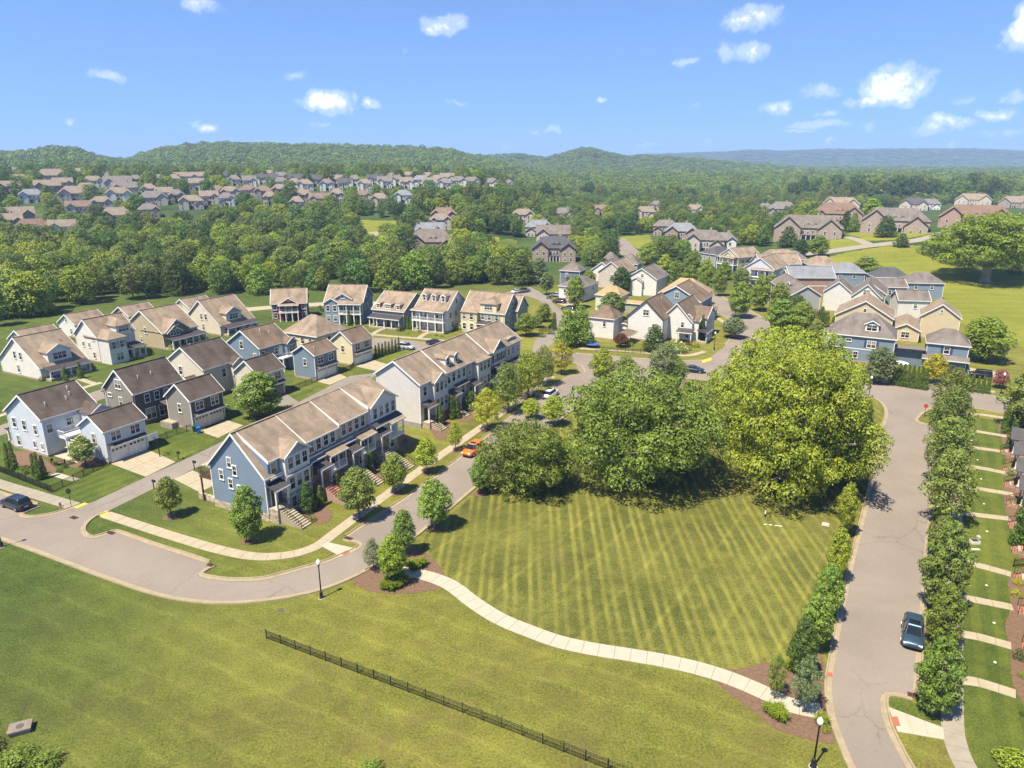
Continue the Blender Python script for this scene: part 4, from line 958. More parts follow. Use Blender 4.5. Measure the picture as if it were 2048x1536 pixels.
h.win('d', 3.2, 5.0, .85, 1.6); h.win('d', 3.6, 2.4, .8, 1.5); h.win('d', 1.6, 3.4, .9, .5, 'single'); h.win('a', 5.0, 4.2, .8, 1.6); h.cross('a', 6.4, 9.6, 1.2, 5.7, .6, 0., depth=6); h.cross('d', 5.2, 8.6, 2.2, 3.4, .65, 0., depth=3); h.wins('d', [6.1, 6.9, 7.7], 2.6, w=.5, h=.6, kind='single', o=2.2)
h.shed('a', 6.0, 10., 4.6, 3.4, 2.6, ROOF['dark'], o0=1.2); h.cols('a', [6.2, 9.7], 5.5, 0, 2.55)
g3 = std_garage('garage', 'cream two storey garage with dark roof behind the leafy round tree', -48.2, 129.2, 62.5, 6.9, 7.1, 5.35, .76, 'cream', 'dark', pads='taupe', group='garages on the alley', vents=0)
h = House('blue_house', 'mid blue house with white balcony door between cream house and tan hipped roof', -54.1, 147.2, 62, 10.2, 9.6, 6.0, .66, .52, wall='blue', roof='brown', group=HW, vents=5)
h.win('d', 4.6, 6.2, .9, 1.6); h.win('d', 8.4, 3.9, .8, 1.5); h.wins('a', [1.2, 5.0], 4.4, w=.9, h=1.4); h.door('a', 6.4, 3.2, 1., 2.1, WHITE); h.cross('a', 7.0, 9.9, 1.4, 5.8, .65, 0., depth=6); h.win('a', 8.4, 4.5, 1.7, 1.5, 'double', o=1.4); h.win('a', 6.0, 1.6, 1.6, 1.7, 'double')
h.box('balcony', 'a', 4.6, 7.8, 0, 2.4, 2.8, 3.05, WHITE); h.rail('a', (4.6, 2.35), (7.8, 2.35), 3.05); h.cols('a', [4.8, 7.6], 2.2, 0, 2.8)
g4 = std_garage('garage', 'mid blue two storey garage with white doors in the middle of the block', -41.3, 143.3, 62, 6.6, 7.4, 5.5, .61, 'blue', 'brown', group='garages on the alley', vents=1)
h = House('hipped_house', 'pale yellow house under a broad tan hipped roof in mid block', -54.6, 164.5, -29, 10.5, 11.0, 5.8, .72, hip=4.6, wall='butter', roof='tan', group=HW, vents=4)
h.wins('a', [1.6, 3.6], 4.3, w=.7, h=1.2); h.wins('a', [6.2, 8.6], 4.3, w=.9, h=1.4); h.wins('b', [2.2, 4.4, 6.6, 8.4], 4.4, w=.8, h=1.3)
g5 = std_garage('garage', 'pale yellow two storey garage beside the row of small arborvitae', -35.9, 154.7, 61.5, 6.6, 7.5, 5.3, .75, 'butter', 'brown', group='garages on the alley', vents=0)
g5.box('side_panel', 'a', .4, 7.1, .0, .03, 2.9, 5.2, SID['tan'])

# ------------------------------------------------------------------ left block, second row facing the row street
def cottage(label, x, y, wall, W_, L_, he, sl, f, th=62.3, dorm=(2.6, 7.6), roof='tan', gw=None):
    h = House('cottage', label, x, y, th, W_, L_, he, sl, f, wall=wall, roof=roof, group='houses in the second row', vents=1)
    q0, q1 = dorm; h.cross('a', q0, q1, -.5, he + 2.75, .55, he, gwall=gw, wall=wall); h.win('a', (q0 + q1) / 2, he + 1.75, 2.7, 1.4, 'triple', o=-.5)
    h.porch('a', .9, L_ - .6, 2.3, he + .15, he - .55, 5, .5, steps=L_ * .5); h.door('a', L_ * .5, .5); h.wins('a', [2.3, L_ - 2.4], 1.7, w=.9, h=1.5)
    h.wins('d', [W_ * .42, W_ * .56], he + 1.9, w=.8, h=1.5); h.win('d', W_ * .45, 1.7, .8, 1.5); return h
cottage('white cottage with wide tan roof, shed dormer and porch with two arborvitae', -99., 142.9, 'white', 15.3, 10.4, 2.8, .73, .52)
h = House('gabled_house', 'white and grey house with hipped front wing, grey shutters and corner porch', -94.5, 157.2, 61.7, 8.9, 9.8, 6.0, .85, wall='white', roof='tan', group='houses in the second row', vents=1)
h.wins('d', [3.0, 5.2], 3.9, w=.6, h=1.0, kind='single'); h.win('d', 7.0, 5.4, .9, .45, 'single'); h.win('d', 6.6, 1.6, .7, 1.3)
h.cross('a', .4, 4.6, 4.0, 5.9, .7, 0., wall='palewhite', hip=True, depth=9); h.wins('a', [1.5, 3.4], 4.4, w=.85, h=1.5, o=4.0, shut='grey'); h.win('a', 2.6, 1.6, 1.5, 1.7, 'double', o=4.0)
h.cross('a', 4.4, 8.0, 1.2, 8.0, .7, 5.6, wall='palewhite', hip=True, depth=6); h.win('a', 6.2, 7.1, 2.4, 1.2, 'triple', o=1.2); h.win('a', 6.0, 4.4, 1.0, 1.5, o=0.0)
h.porch('a', 4.7, 9.6, 3.6, 3.3, 2.8, 4, .5); h.door('a', 7.4, .5)
h = House('khaki_house', 'khaki house with big olive front gable and long porch in the second row', -85.5, 169.4, 62, 11.8, 10.6, 4.1, .66, .65, wall='khaki', roof='tan', group='houses in the second row', vents=2)
h.cross('a', .5, 7.4, .6, 4.2, .78, 2.8, wall='olive', depth=9); h.win('a', 4.0, 6.2, .9, 1.0, 'single', o=.6); h.cross('a', .9, 4.9, 1.0, 4.1, .7, 2.9, wall='olive', depth=4); h.win('a', 2.9, 4.0, 2.3, 1.3, 'triple', o=1.0)
h.porch('a', .3, 10.2, 3.4, 3.2, 2.7, 6, .5); h.door('a', 5.5, .5); h.wins('a', [2.5, 8.2], 1.7, w=1., h=1.5); h.win('d', 5., 4.2, .9, 1.4); h.win('d', 3., 1.7, .8, 1.3)
cottage('cream cottage with tan roof and grey gabled dormer at the far end of the row', -77.4, 184.1, 'cream', 12.6, 11.9, 2.7, .82, .6, 61, (3.0, 8.0), gw='grey')
for (u_, v_, wl, lb) in ((52, 690, 'white', 'tan roofed house half hidden at the left edge behind the white cottage'), (150, 655, 'white', 'low white house with tan roof behind the grey shuttered house'), (258, 638, 'khaki', 'tan roofed house half hidden behind the khaki house'), (380, 622, 'cream', 'white gabled wing behind the cream cottage')):
    p = P2(u_, v_, 3.0); h = House('rear_house', lb, p[0], p[1], 62, 8.0, 9.0, 3.6, .62, wall=wl, roof='tan', group='houses in the second row', vents=1); h.win('d', 4., 4.6, .7, 1.1); h.win('d', 5.5, 1.6, .8, 1.3)
p = P2(25, 800, 0)
h = House('navy_house', 'navy blue house with white porch posts cut by the left edge', -108.0, 121.5, 62, 11., 9., 3.4, .65, wall='navy', roof='tan', group='houses in the second row', vents=0)
h.cross('a', 1.2, 6.0, 0.5, 3.5, .6, 2.9, wall='navy', depth=6); h.porch('a', .5, 8.6, 2.4, 3.3, 2.8, 4, .5); h.wins('a', [2., 4.4, 7.], 1.7, w=.9, h=1.5); h.door('a', 5.6, .5)

# ------------------------------------------------------------------ back row facing the camera, in front of the wood
BR = 'houses in the back row before the wood'
h = House('maroon_house', 'maroon house with white two level porch left in the back row', -70.1, 203.2, 12, 9.6, 10.4, 5.0, .75, wall='maroon', roof='tan', group=BR, vents=1)
h.cross('a', 2.6, 7.8, .6, 4.9, .62, 0., depth=6); h.win('a', 5.2, 6.2, .7, .8, 'single', o=.6); h.wins('a', [1.2, 9.2], 3.9, w=.9, h=1.4); h.wins('a', [1.2, 9.2], 1.5, w=.9, h=1.4)
h.box('balcony', 'a', 2.4, 8.0, .6, 2.4, 2.5, 2.75, WHITE); h.rail('a', (2.5, 2.3), (7.9, 2.3), 2.75); h.cols('a', [2.7, 4.3, 6.1, 7.7], 2.2, 2.75, 4.8, .2); h.cols('a', [2.7, 4.3, 6.1, 7.7], 2.2, 0, 2.5, .24); h.win('a', 5.2, 3.9, 1.4, 1.5, 'double', o=.6); h.shed('a', 2.4, 8.0, 2.1, 5.0, 4.85, ROOF['tan'], o0=.6); h.door('a', 5.2, .2, o=.6)
h = House('slate_house', 'slate blue house with two front gables and white double porch in the back row', -53.8, 200.2, -4, 11.8, 11.5, 6.1, .71, wall='slate', roof='tan', group=BR, vents=1)
h.cross('a', .3, 4.6, .9, 6.0, .6, 0., wall='steel', depth=5); h.wins('a', [1.4, 3.4], 4.5, w=.9, h=1.5, o=.9); h.wins('a', [1.4, 3.4], 1.6, w=.9, h=1.5, o=.9); h.cross('a', 3.0, 8.0, -.3, 7.0, .62, 5.9, wall='steel', depth=7); h.win('a', 5.5, 7.6, .8, .8, 'single', o=-.3)
h.box('balcony', 'a', 4.7, 11.2, 0, 2.2, 2.9, 3.1, WHITE); h.rail('a', (4.8, 2.1), (11.1, 2.1), 3.1); h.cols('a', [4.9, 7.0, 9.1, 11.0], 2.0, 3.1, 5.9, .2); h.cols('a', [4.9, 7.0, 9.1, 11.0], 2.0, 0, 2.9, .26); h.wins('a', [6.2, 8.2, 10.2], 4.5, w=.9, h=1.8); h.wins('a', [6.2, 10.2], 1.6, w=.9, h=1.8); h.door('a', 8.2, .2); h.shed('a', 4.7, 11.3, 2.3, 6.2, 5.95, ROOF['tan'])
h.wins('b', [3.0, 6.], 4.4, w=.8, h=1.4); h.win('b', 5., 7.6, .8, 1.2)
h = House('sage_house', 'grey green house with three small dormers and metal porch roof in the back row', -39.6, 196.7, -25, 11.7, 10.9, 4.9, .60, .60, wall='greygreen', roof='tan', group=BR, vents=1)
for q, w_ in ((2.0, 1.1), (5.2, 2.1), (8.6, 1.1)):
    h.cross('a', q - w_ / 2, q + w_ / 2, -.35, 6.6, .12, 4.6, wall='grey', depth=4, over=.2); h.win('a', q, 5.9, w_ * .7, 1.0, 'double' if w_ > 2 else 'sash', o=-.35)
h.porch('a', .3, 10.4, 2.2, 3.7, 3.0, 5, .4, steps=5.5); h.door('a', 5.4, .4); h.wins('a', [2., 3.6, 8.2], 1.8, w=1., h=1.6)
h = House('white_porch_house', 'white house with three arched dormers and double front porch in the back row', -26.9, 192.4, -25.4, 11.8, 10.6, 6.1, .76, wall='white', roof='tan', group=BR, vents=1)
for q in (2.2, 5.2, 8.2): h.cross('a', q - .65, q + .65, -1.7, 9.5, .6, 7.0, depth=3, over=.2); h.win('a', q, 8.75, .75, 1.35, o=-1.7)
h.box('balcony', 'a', .3, 10.3, 0, 2.3, 2.9, 3.15, WHITE); h.rail('a', (.4, 2.2), (10.2, 2.2), 3.15); cq = [.5, 2.9, 5.3, 7.7, 10.1]; h.cols('a', cq, 2.1, 3.15, 5.9, .2); h.cols('a', cq, 2.1, .3, 2.9, .26); h.box('porch_floor', 'a', .3, 10.3, 0, 2.3, -.2, .3, CONC); h.shed('a', .2, 10.4, 2.5, 6.3, 5.95, ROOF['tan'])
h.wins('a', [1.7, 3.6, 7.0, 8.9], 4.6, w=.9, h=1.9); h.wins('a', [1.7, 3.9, 8.9], 1.8, w=1., h=1.9); h.door('a', 6.6, .3); h.wins('b', [2., 5., 8.], 4.5, w=.8, h=1.4); h.win('b', 3., 1.8, .8, 1.4); h.win('b', 5.5, 7.8, .8, 1.2)
h = House('yellow_sage_house', 'pale yellow house with sage green side gables right end of the back row', -13.9, 191.1, -24, 11.2, 13.2, 5.6, .83, wall='sage', roof='tan', group=BR, vents=1)
h.cross('a', .3, 5.2, 1.2, 5.5, .6, 0., wall='butter', hip=True, depth=6); h.wins('a', [1.4, 3.6], 4.3, w=.9, h=1.5, o=1.2, shut='tan'); h.wins('a', [1.4, 3.6], 1.6, w=.9, h=1.6, o=1.2)
h.cross('a', 5.8, 10.6, .2, 8.0, .55, 5.2, wall='butter', hip=True, depth=6); h.win('a', 8.2, 7.0, 2.2, 1.2, 'triple', o=.2); h.box('side_panel', 'a', 5.2, 12.6, 0, .05, .4, 5.4, SID['butter']); h.wins('a', [6.4, 8.4, 10.6], 4.3, w=.8, h=1.4, o=.05, shut='sage'); h.porch('a', 5.4, 12.6, 2.2, 3.2, 2.8, 4)
h.wins('b', [3.2, 7.5], 4.3, w=.8, h=1.5); h.win('b', 5.6, 7.6, 1.4, 1.4, 'double'); h.wins('b', [2.6, 5.5, 8.], 1.6, w=.7, h=1.2)
h2 = House('wing', None, 0, 0, 0, 8., 7., 5.6, .9, root=h.root, off=(7.5, 5.5), wall='sage', roof='tan', vents=0); h2.win('b', 4., 5., .8, 1.5)

# ------------------------------------------------------------------ townhouse rows
def entry(h, q, z=1.9, w=2.0, dep=1.6, m=None, zr=4.7, red=False, out=1.5):
    """entrance stoop: porch floor on masonry, metal lean-to roof on posts, flight of steps"""
    st = STONE if not red else BRICK
    h.box('stoop', 'a', q - w / 2, q + w / 2, 0, dep, -.1, z, st); h.shed('a', q - w / 2, q + w / 2, dep + .15, zr + .55, zr, METAL_R); h.cols('a', [q - w / 2 + .12, q + w / 2 - .12], dep - .15, z, zr - .09, .2); h.door('a', q, z, 1., 2.2, WOOD)
    e = h.steps('a', q, dep, z, 1.7, .36, .175, BRICK if red else CONC)
    for sx in (-1, 1):
        b = MB(); b.xf = h.fx('a'); b.bar((q + sx * .9, dep, z + .9), (q + sx * .9, e, .95), .05); b.bar((q + sx * .9, dep, z), (q + sx * .9, dep, z + .9), .05); b.bar((q + sx * .9, e, 0), (q + sx * .9, e, .95), .05)
        for i in range(1, 8): k = i / 8; b.bar((q + sx * .9, dep + (e - dep) * k, z * (1 - k) + .05), (q + sx * .9, dep + (e - dep) * k, (z + .9) * (1 - k) + .95 * k), .02)
        b.build('handrail', IRON, h.root)
    return e
def loggia(h, q0, q1, z0, z1, dep=1.6, roof='tan'):
    h.box('loggia_floor', 'a', q0, q1, 0, dep, z0 - .25, z0, WHITE); h.shed('a', q0, q1, dep + .25, z1 + .5, z1, ROOF[roof], 'loggia_roof'); h.cols('a', [q0 + .12, (q0 + q1) / 2, q1 - .12], dep - .14, z0, z1 - .09, .16)
    qm = (q0 + q1) / 2; h.rail('a', (q0 + .2, dep - .14), (qm - .1, dep - .14), z0, .95); h.rail('a', (qm + .1, dep - .14), (q1 - .2, dep - .14), z0, .95); h.rail('a', (q0 + .06, .05), (q0 + .06, dep - .2), z0, .95)
    h.win('a', qm, z0 + 1.15, 1.7, 2.0, 'double')
A1 = P2(539, 1047)
T1 = House('townhouse_row', 'row of four townhouses with blue end gable beside the curving street', A1[0], A1[1], 63, 10.4, 28.2, 6.05, 1.03, .5, wall='blue', roof='tan', cat='townhouse', group='townhouse rows', found=1.0, fm=STONE, vents=0)
# the front slope is broken by raised upper floors: each unit's own walls and roof
def unit(h, x0, x1, wall, z_e, back, zr, gable=None, gw=None, roof='tan', fr=0.):
    w = MB(); w.xf = h.fx('a'); w.solid([(x0, fr, 1.0), (x1, fr, 1.0), (x1, back, 1.0), (x0, back, 1.0)], [(x0, fr, z_e - .05), (x1, fr, z_e - .05), (x1, back, zr - .25), (x0, back, zr - .25)]); w.build('unit_wall', SID[wall], h.root)
    r = MB(); r.xf = h.fx('a'); o = fr + .35; th = .15; r.solid([(x0 - .1, o, z_e - th - .1), (x1 + .1, o, z_e - th - .1), (x1 + .1, back, zr - th), (x0 - .1, back, zr - th)], [(x0 - .1, o, z_e - .1), (x1 + .1, o, z_e - .1), (x1 + .1, back, zr), (x0 - .1, back, zr)]); ro = r.build('unit_roof', ROOF[roof], h.root)
    f = MB(); f.xf = h.fx('a'); f.bar((x0, o + .03, z_e - .2), (x1, o + .03, z_e - .2), .08, .2); f.build('gutter', WHITE, ro)
    sd_ = MB(); sd_.xf = h.fx('a'); sd_.solid([(x0 - .14, o, z_e - .5), (x0 - .1, o, z_e - .5), (x0 - .1, back, zr - .5), (x0 - .14, back, zr - .5)], [(x0 - .14, o, z_e - .02), (x0 - .1, o, z_e - .02), (x0 - .1, back, zr + .05), (x0 - .14, back, zr + .05)]); sd_.build('parapet_side', WHITE, ro)
BK = -4.9
unit(T1, 1.0, 7.7, 'blue', 8.25, BK, 11.42); T1.cross('a', 3.0, 7.4, 1.0, 8.05, .62, 1.2, wall='white', gwall='grey', depth=5.5); T1.wins('a', [3.9, 5.2, 6.5], 7.0, w=.85, h=1.5, o=1.0); T1.wins('a', [3.9, 5.2, 6.5], 4.2, w=.85, h=1.6, o=1.0); T1.pent('a', 3.0, 7.4, 5.5, 1.25); T1.win('a', 1.95, 6.9, .9, 1.5)
T1.box('stone_base', 'a', 2.9, 7.5, 0, 1.06, .0, 2.9, STONE); T1.wins('a', [3.9, 5.2, 6.5], 1.6, w=.8, h=1.5, o=1.06); entry(T1, 1.55, 1.9, 2.3, 1.6, zr=4.6); T1.shed('a', 1.0, 3.0, .5, 6.0, 5.8, ROOF['tan'], 'skirt_roof')
unit(T1, 7.8, 14.4, 'cream', 8.4, BK, 11.46); T1.wins('a', [8.9, 10.3, 11.8, 13.2], 7.2, w=.85, h=1.6); T1.shed('a', 7.9, 14.3, .9, 6.0, 5.55, ROOF['tan'], 'skirt_roof'); T1.box('brick_base', 'a', 7.9, 14.3, 0, .08, .0, 3.0, BRICK); loggia(T1, 10.8, 14.2, 3.1, 5.5); entry(T1, 9.2, 2.0, 2.2, 2.3, zr=4.6, red=True); T1.win('a', 12.4, 1.7, .9, 1.5, o=.08)
unit(T1, 14.5, 21.0, 'tan', 8.75, BK, 11.50); T1.wins('a', [15.6, 17.0, 18.5, 19.9], 7.4, w=.85, h=1.6); T1.shed('a', 14.6, 20.9, .9, 6.1, 5.65, ROOF['tan'], 'skirt_roof'); T1.box('stone_base', 'a', 14.6, 20.9, 0, .08, .0, 3.0, STONE); loggia(T1, 17.4, 20.8, 3.1, 5.6); entry(T1, 15.8, 1.9, 2.2, 2.3, zr=4.7); T1.win('a', 19., 1.7, .9, 1.5, o=.08)
unit(T1, 21.1, 27.8, 'white', 9.3, BK, 11.54); T1.cross('a', 21.3, 27.7, .5, 9.05, .58, 1.2, wall='white', depth=6); T1.wins('a', [22.3, 23.8, 25.3, 26.8], 7.8, w=.85, h=1.6, o=.5); T1.shed('a', 21.2, 27.8, 1.1, 6.6, 6.1, METAL_R, 'skirt_roof', o0=.5); T1.box('stone_base', 'a', 21.2, 27.7, 0, .58, .0, 3.3, STONE); loggia(T1, 24.2, 27.6, 3.4, 5.9, 2.0); entry(T1, 22.5, 2.1, 2.2, 2.3, zr=4.9); T1.win('a', 26., 1.9, .9, 1.5, o=.58)
for (y_, z_) in ((6.05, 7.05), (5.18, 6.09), (7.74, 5.03), (6.18, 4.06), (4.71, 3.4)): T1.win('d', 10.4 - .35 - y_, z_, .62, 1.25)
T1.box('deck_floor', 'd', -2.4, .3, -2.6, -.2, 3.6, 3.8, WOOD); T1.rail('d', (-2.4, -.25), (.2, -.25), 3.8, 1., WOOD); T1.rail('d', (-2.4, -.25), (-2.4, -2.6), 3.8, 1., WOOD)
for q_, o_ in ((-2.3, -.4), (-2.3, -2.4)):
    b = MB(); b.xf = T1.fx('d'); b.box(q_ - .09, o_ - .09, 0, q_ + .09, o_ + .09, 3.6); b.build('deck_post', WOOD, T1.root)
T1.box('retaining_wall', 'd', -3.6, .2, -1.0, -.6, -.1, .8, STONE)
T2 = House('townhouse_row', 'row of white townhouses with brown roof and two dormers farther up the street', -15.6, 114.9, 61.8, 9.9, 37.6, 8.0, .65, .56, wall='lilac', roof='tan', cat='townhouse', group='townhouse rows', found=.9, fm=BLOCK, vents=0)
def sep_line(h, x):
    b = MB(); b.xf = h.X0; b.bar((x, .0, h.he + .05), (x, h.f * h.W, h.hr + .05), .16, .14); b.build('party_wall_cap', WHITE, h.roof)
for x in (8.1, 23.4): sep_line(T2, x)
T2.box('side_panel', 'a', 7.4, 15.3, 0, .05, .9, 7.9, SID['palewhite']); T2.box('side_panel', 'a', 15.35, 18., 0, .05, .9, 7.9, SID['grey']); T2.box('side_panel', 'a', 23.1, 30.2, 0, .05, .9, 7.9, SID['white']); T2.box('side_panel', 'a', 30.25, 37.2, 0, .05, .9, 7.9, SID['cream'])
T2.cross('a', 3.4, 7.7, .9, 7.6, .55, .0, wall='palewhite', depth=4); T2.wins('a', [4.3, 5.6, 6.9], 6.5, w=.85, h=1.6, o=.9); T2.wins('a', [4.3, 5.6, 6.9], 3.6, w=.85, h=1.6, o=.9); T2.win('a', 1.8, 6.4, .9, 1.6); T2.box('brick_base', 'a', 3.3, 7.8, 0, .95, 0, 1.6, BRICK)
entry(T2, 1.75, 1.2, 2.4, 1.7, zr=4.0)
T2.wins('a', [9.2, 10.9, 12.7, 14.4], 6.6, w=.9, h=1.6, o=.05)
for q in (10.4, 13.2): T2.cross('a', q - .7, q + .7, -.8, 10.2, .55, 8.2, wall='palewhite', depth=3, over=.2); T2.win('a', q, 9.5, .7, 1.25, o=-.8)
T2.shed('a', 11., 15., .8, 5.1, 4.75, METAL_R, 'skirt_roof', o0=.05); T2.wins('a', [12., 14.], 3.4, w=.9, h=1.6, o=.05); entry(T2, 9.4, 1.0, 2.2, 2.0, zr=4.0)
T2.cross('a', 18.2, 22.9, 1.0, 7.7, .3, 0., wall='white', depth=4, hip=True); T2.wins('a', [19.2, 20.6, 22.], 6.5, w=.85, h=1.6, o=1.0); T2.wins('a', [19.2, 20.6, 22.], 3.6, w=.85, h=1.6, o=1.0); T2.win('a', 16.6, 6.4, .8, 1.6, o=.05); entry(T2, 16.8, .9, 2.2, 1.8, zr=3.9)
T2.cross('a', 24.6, 29.8, .5, 8.1, .72, 5.2, wall='white', gwall='slate', depth=6); T2.wins('a', [25.6, 27.2, 28.8], 6.6, w=.8, h=1.6, o=.5, shut='dark'); T2.win('a', 23.9, 6.4, .7, 1.4, o=.05); T2.shed('a', 24.4, 30., 1.0, 5.2, 4.8, METAL_R, 'skirt_roof', o0=.5); T2.wins('a', [26., 28.], 3.4, w=.9, h=1.6, o=.05, shut='dark'); entry(T2, 24.4, .9, 2.2, 2.0, zr=3.9)
T2.cross('a', 32.4, 36., -.6, 9.0, .12, 8.0, wall='cream', depth=3.2, over=.2); T2.wins('a', [33.3, 34.2, 35.1], 8.6, w=.5, h=.6, kind='single', o=-.6); T2.wins('a', [32., 34., 36.], 6.4, w=.8, h=1.4, o=.05); T2.porch('a', 31., 37., 2., 4.6, 4.1, 3, .8)
dg = MB(); 

# ------------------------------------------------------------------ centre cluster
CC = 'houses in the centre block'
h = House('white_farmhouse', 'white farmhouse with twin front gables and dark metal porch roof across the cross street', 38.6, 176.6, 61, 10.2, 13., 6.0, .92, wall='white', roof='brown', group=CC, vents=1, trim=plain('dark_trim', (.06, .055, .055), .6, .1))
h.trim = WHITE; h.win('d', 5.2, 7.4, 1.4, 1.4, 'double'); h.win('d', 8.2, 3.6, .8, 1.3); h.win('d', 9.0, 1.6, .6, 1.)
h2 = House('wing', None, 0, 0, 0, 9., 15., 5.0, 1.05, root=h.root, off=(4.5, -6.2), wall='white', roof='brown', vents=0); h2.win('d', 6.2, 4.2, .7, 1.3); h2.win('d', 7.6, 1.7, .7, 1.4)
h2.cross('a', .8, 4.8, 1.6, 5.4, .35, 0., depth=5); h2.win('a', 2.8, 4.2, 1., 1.6, o=1.6, shut='dark'); h2.win('a', 2.8, 1.7, 1., 1.6, o=1.6, shut='dark'); h2.cross('d', 6.6, 8.6, -.6, 6.1, .9, 4.6, depth=2.2, over=.2)
h2.cross('a', 5.4, 14.4, 2.4, 5.4, .5, 0., depth=8); h2.wins('a', [7., 9., 11.], 4.0, w=.9, h=1.5, o=2.4); h2.shed('d', 5.4, 9.4, 2.6, 3.4, 2.8, METAL_R); h2.cols('d', [5.6, 9.2], 2.4, 0, 2.75); h2.shed('a', -.6, 5.4, 2.6, 3.4, 2.8, METAL_R, o0=1.6); h2.cols('a', [0., 2.6, 5.2], 4.0, 0, 2.75); h2.box('porch_floor', 'a', -.6, 5.4, 1.6, 4.2, -.1, .5, CONC); h2.rail('a', (-.4, 4.0), (5.2, 4.0), .5)
h.shed('a', -7.4, -1.2, 3., 3.0, 2.6, ROOF['brown'], 'breezeway_roof', o0=-9.) 
hb = House('wing', None, 0, 0, 0, 3.2, 4., 3.4, .3, root=h.root, off=(1.2, 9.6), wall='palewhite', roof='brown', vents=0); hb.win('d', 1.6, 1.6, .7, 1.2)
g6 = House('garage', 'white two storey garage with hipped brown roof next to the dense green trees', 19.8, 182.7, -28, 7.6, 7.4, 5.6, .72, hip=2.9, wall='white', roof='brown', group=CC, cat='garage', vents=0); g6.win('a', 4.6, 4.1, .7, 1.3)
h = House('navy_gable_house', 'blue grey house with broad gable right behind the white farmhouse', 53.8, 199.6, 61, 15.0, 14., 6.2, .55, wall='steel', roof='brown', group=CC, vents=3); h.win('d', 7.8, 7.6, 1.1, 1.6, 'double'); h.win('d', 10., 4., .9, 1.4); h.porch('a', .5, 12., 2.4, 3.4, 2.9, 5, .5, m=ROOF['brown'])
h = House('gold_roof_house', 'sage green house with golden hipped roof and white window dormer', 45.0, 217.6, -28, 13., 14., 5.9, .62, hip=5., wall='sage', roof='gold', group=CC, vents=3); h.cross('a', 5.6, 8.6, -1.2, 8.4, .5, 6.0, wall='white', depth=3.5); h.win('a', 7.1, 7.7, 2.0, 1.25, 'double', o=-1.2); h.wins('d', [3., 5., 7., 9.], 4.2, w=.8, h=1.6)
h = House('white_gable_house', 'white house with grey roof peeping over the golden roof', 49.5, 241.5, 61, 11.5, 14., 6., .62, wall='white', roof='grey', group=CC, vents=2); h.win('d', 6., 7., .8, 1.0); h.cross('d', 2., 6.4, 1.0, 5.0, .6, 0., depth=3)
h = House('beige_gable_house', 'beige brick gabled house with tan roof behind the dark tree in the centre block', 40.5, 256., 61, 10.5, 14., 6., .75, wall='brickpale', roof='tan', group=CC, vents=2); h.win('d', 5.5, 4.5, 1., 1.4)
h = House('white_side_house', 'white house with grey brown roof left of the dark tree in the centre block', 37.2, 262., 61, 9.0, 13., 5.8, .72, wall='white', roof='grey', group=CC, vents=1); h.win('d', 4., 4.4, 1.4, 1.4, 'double'); h.wins('d', [3.2, 4.6], 1.6, w=.7, h=.8, kind='single')
h = House('hip_house', 'sage green house with tall brown hipped roofs at the back of the centre block', 33.5, 281., -22, 10., 8.2, 6.2, .85, hip=3.6, wall='sage', roof='grey', group=CC, vents=1); h.wins('a', [2., 5.], 4.4, w=.9, h=1.5); h.win('d', 5., 4.4, .9, 1.5); h2 = House('wing', None, 0, 0, 0, 8, 8, 6.0, .9, hip=3.4, root=h.root, off=(7., 5.5), wall='sage', roof='grey', vents=0)
h = House('hip_garage', 'small slate garage with brown hipped roof left in the centre block', 17.8, 268.5, -25, 7.6, 8.4, 5.4, .7, hip=3.2, wall='slate', roof='grey', group=CC, cat='garage', vents=0); h.win('a', 3., 3.8, .8, 1.2)
h = House('hip_garage', 'white garage with wide brown hipped roof by the curved lane', 22.9, 230.6, 58, 9.0, 13., 5.1, .6, hip=4., wall='white', roof='grey', group=CC, cat='garage', vents=0); h.wins('d', [2.5, 6.], 3.6, w=.8, h=1.2); h.win('a', 3.2, 3.7, .8, 1.2); h.win('a', 9., 3.7, .8, 1.2)
h = House('hip_garage', 'mint green garage with golden tan hipped roof behind the round tree', 25.5, 217.6, -28, 8., 8.6, 5.3, .62, hip=3., wall='mint', roof='gold', group=CC, cat='garage', vents=0); h.win('d', 4., 3.8, .9, 1.4); h.wins('a', [2.5, 5.], 3.7, w=.8, h=1.3)
h2 = House('wing', None, 0, 0, 0, 4., 9., 3.2, .3, root=h.root, off=(8., 2.), wall='sage', roof='gold', vents=0)
# ------------------------------------------------------------------ right of the upper street
RR = 'houses right of the upper street'
h = House('blue_hip_house', 'mid blue house with grey hipped roof and white window dormer behind the big tree', 73.6, 161.6, -28, 11.6, 14.4, 6.2, .76, hip=5., wall='blue', roof='grey', group=RR, vents=2)
h.cross('a', 7.6, 10.4, -1.0, 8.9, .55, 6.4, wall='white', gwall='blue', depth=3.5, over=.25); h.win('a', 9., 8.05, 2.0, 1.3, 'double', o=-1.0); h.win('a', 9.4, 4.4, 1.7, 1.5, 'double', shut='navy'); h.win('a', 4.6, 5.0, 1., .6, 'single'); h.wins('a', [2.4, 6.4], 1.7, w=.9, h=1.4); h.box('belt_board', 'a', .2, 14.0, 0, .05, 3.0, 3.2, WHITE); h.cross('d', 4.0, 8.0, 1.4, 5.6, .6, 0., depth=5, hip=True); h.win('d', 6., 4.2, 1.6, 1.4, 'double', o=1.4, shut='navy')
h.shed('b', 1.0, 4.4, 6.4, 4.2, 4.2, ROOF['grey'], 'breezeway_roof'); h.box('breezeway', 'b', 2.0, 4.2, 0, 6.4, 0, 3.9, SID['slate']); h.win('b', 1.2, 1.7, .5, .5)
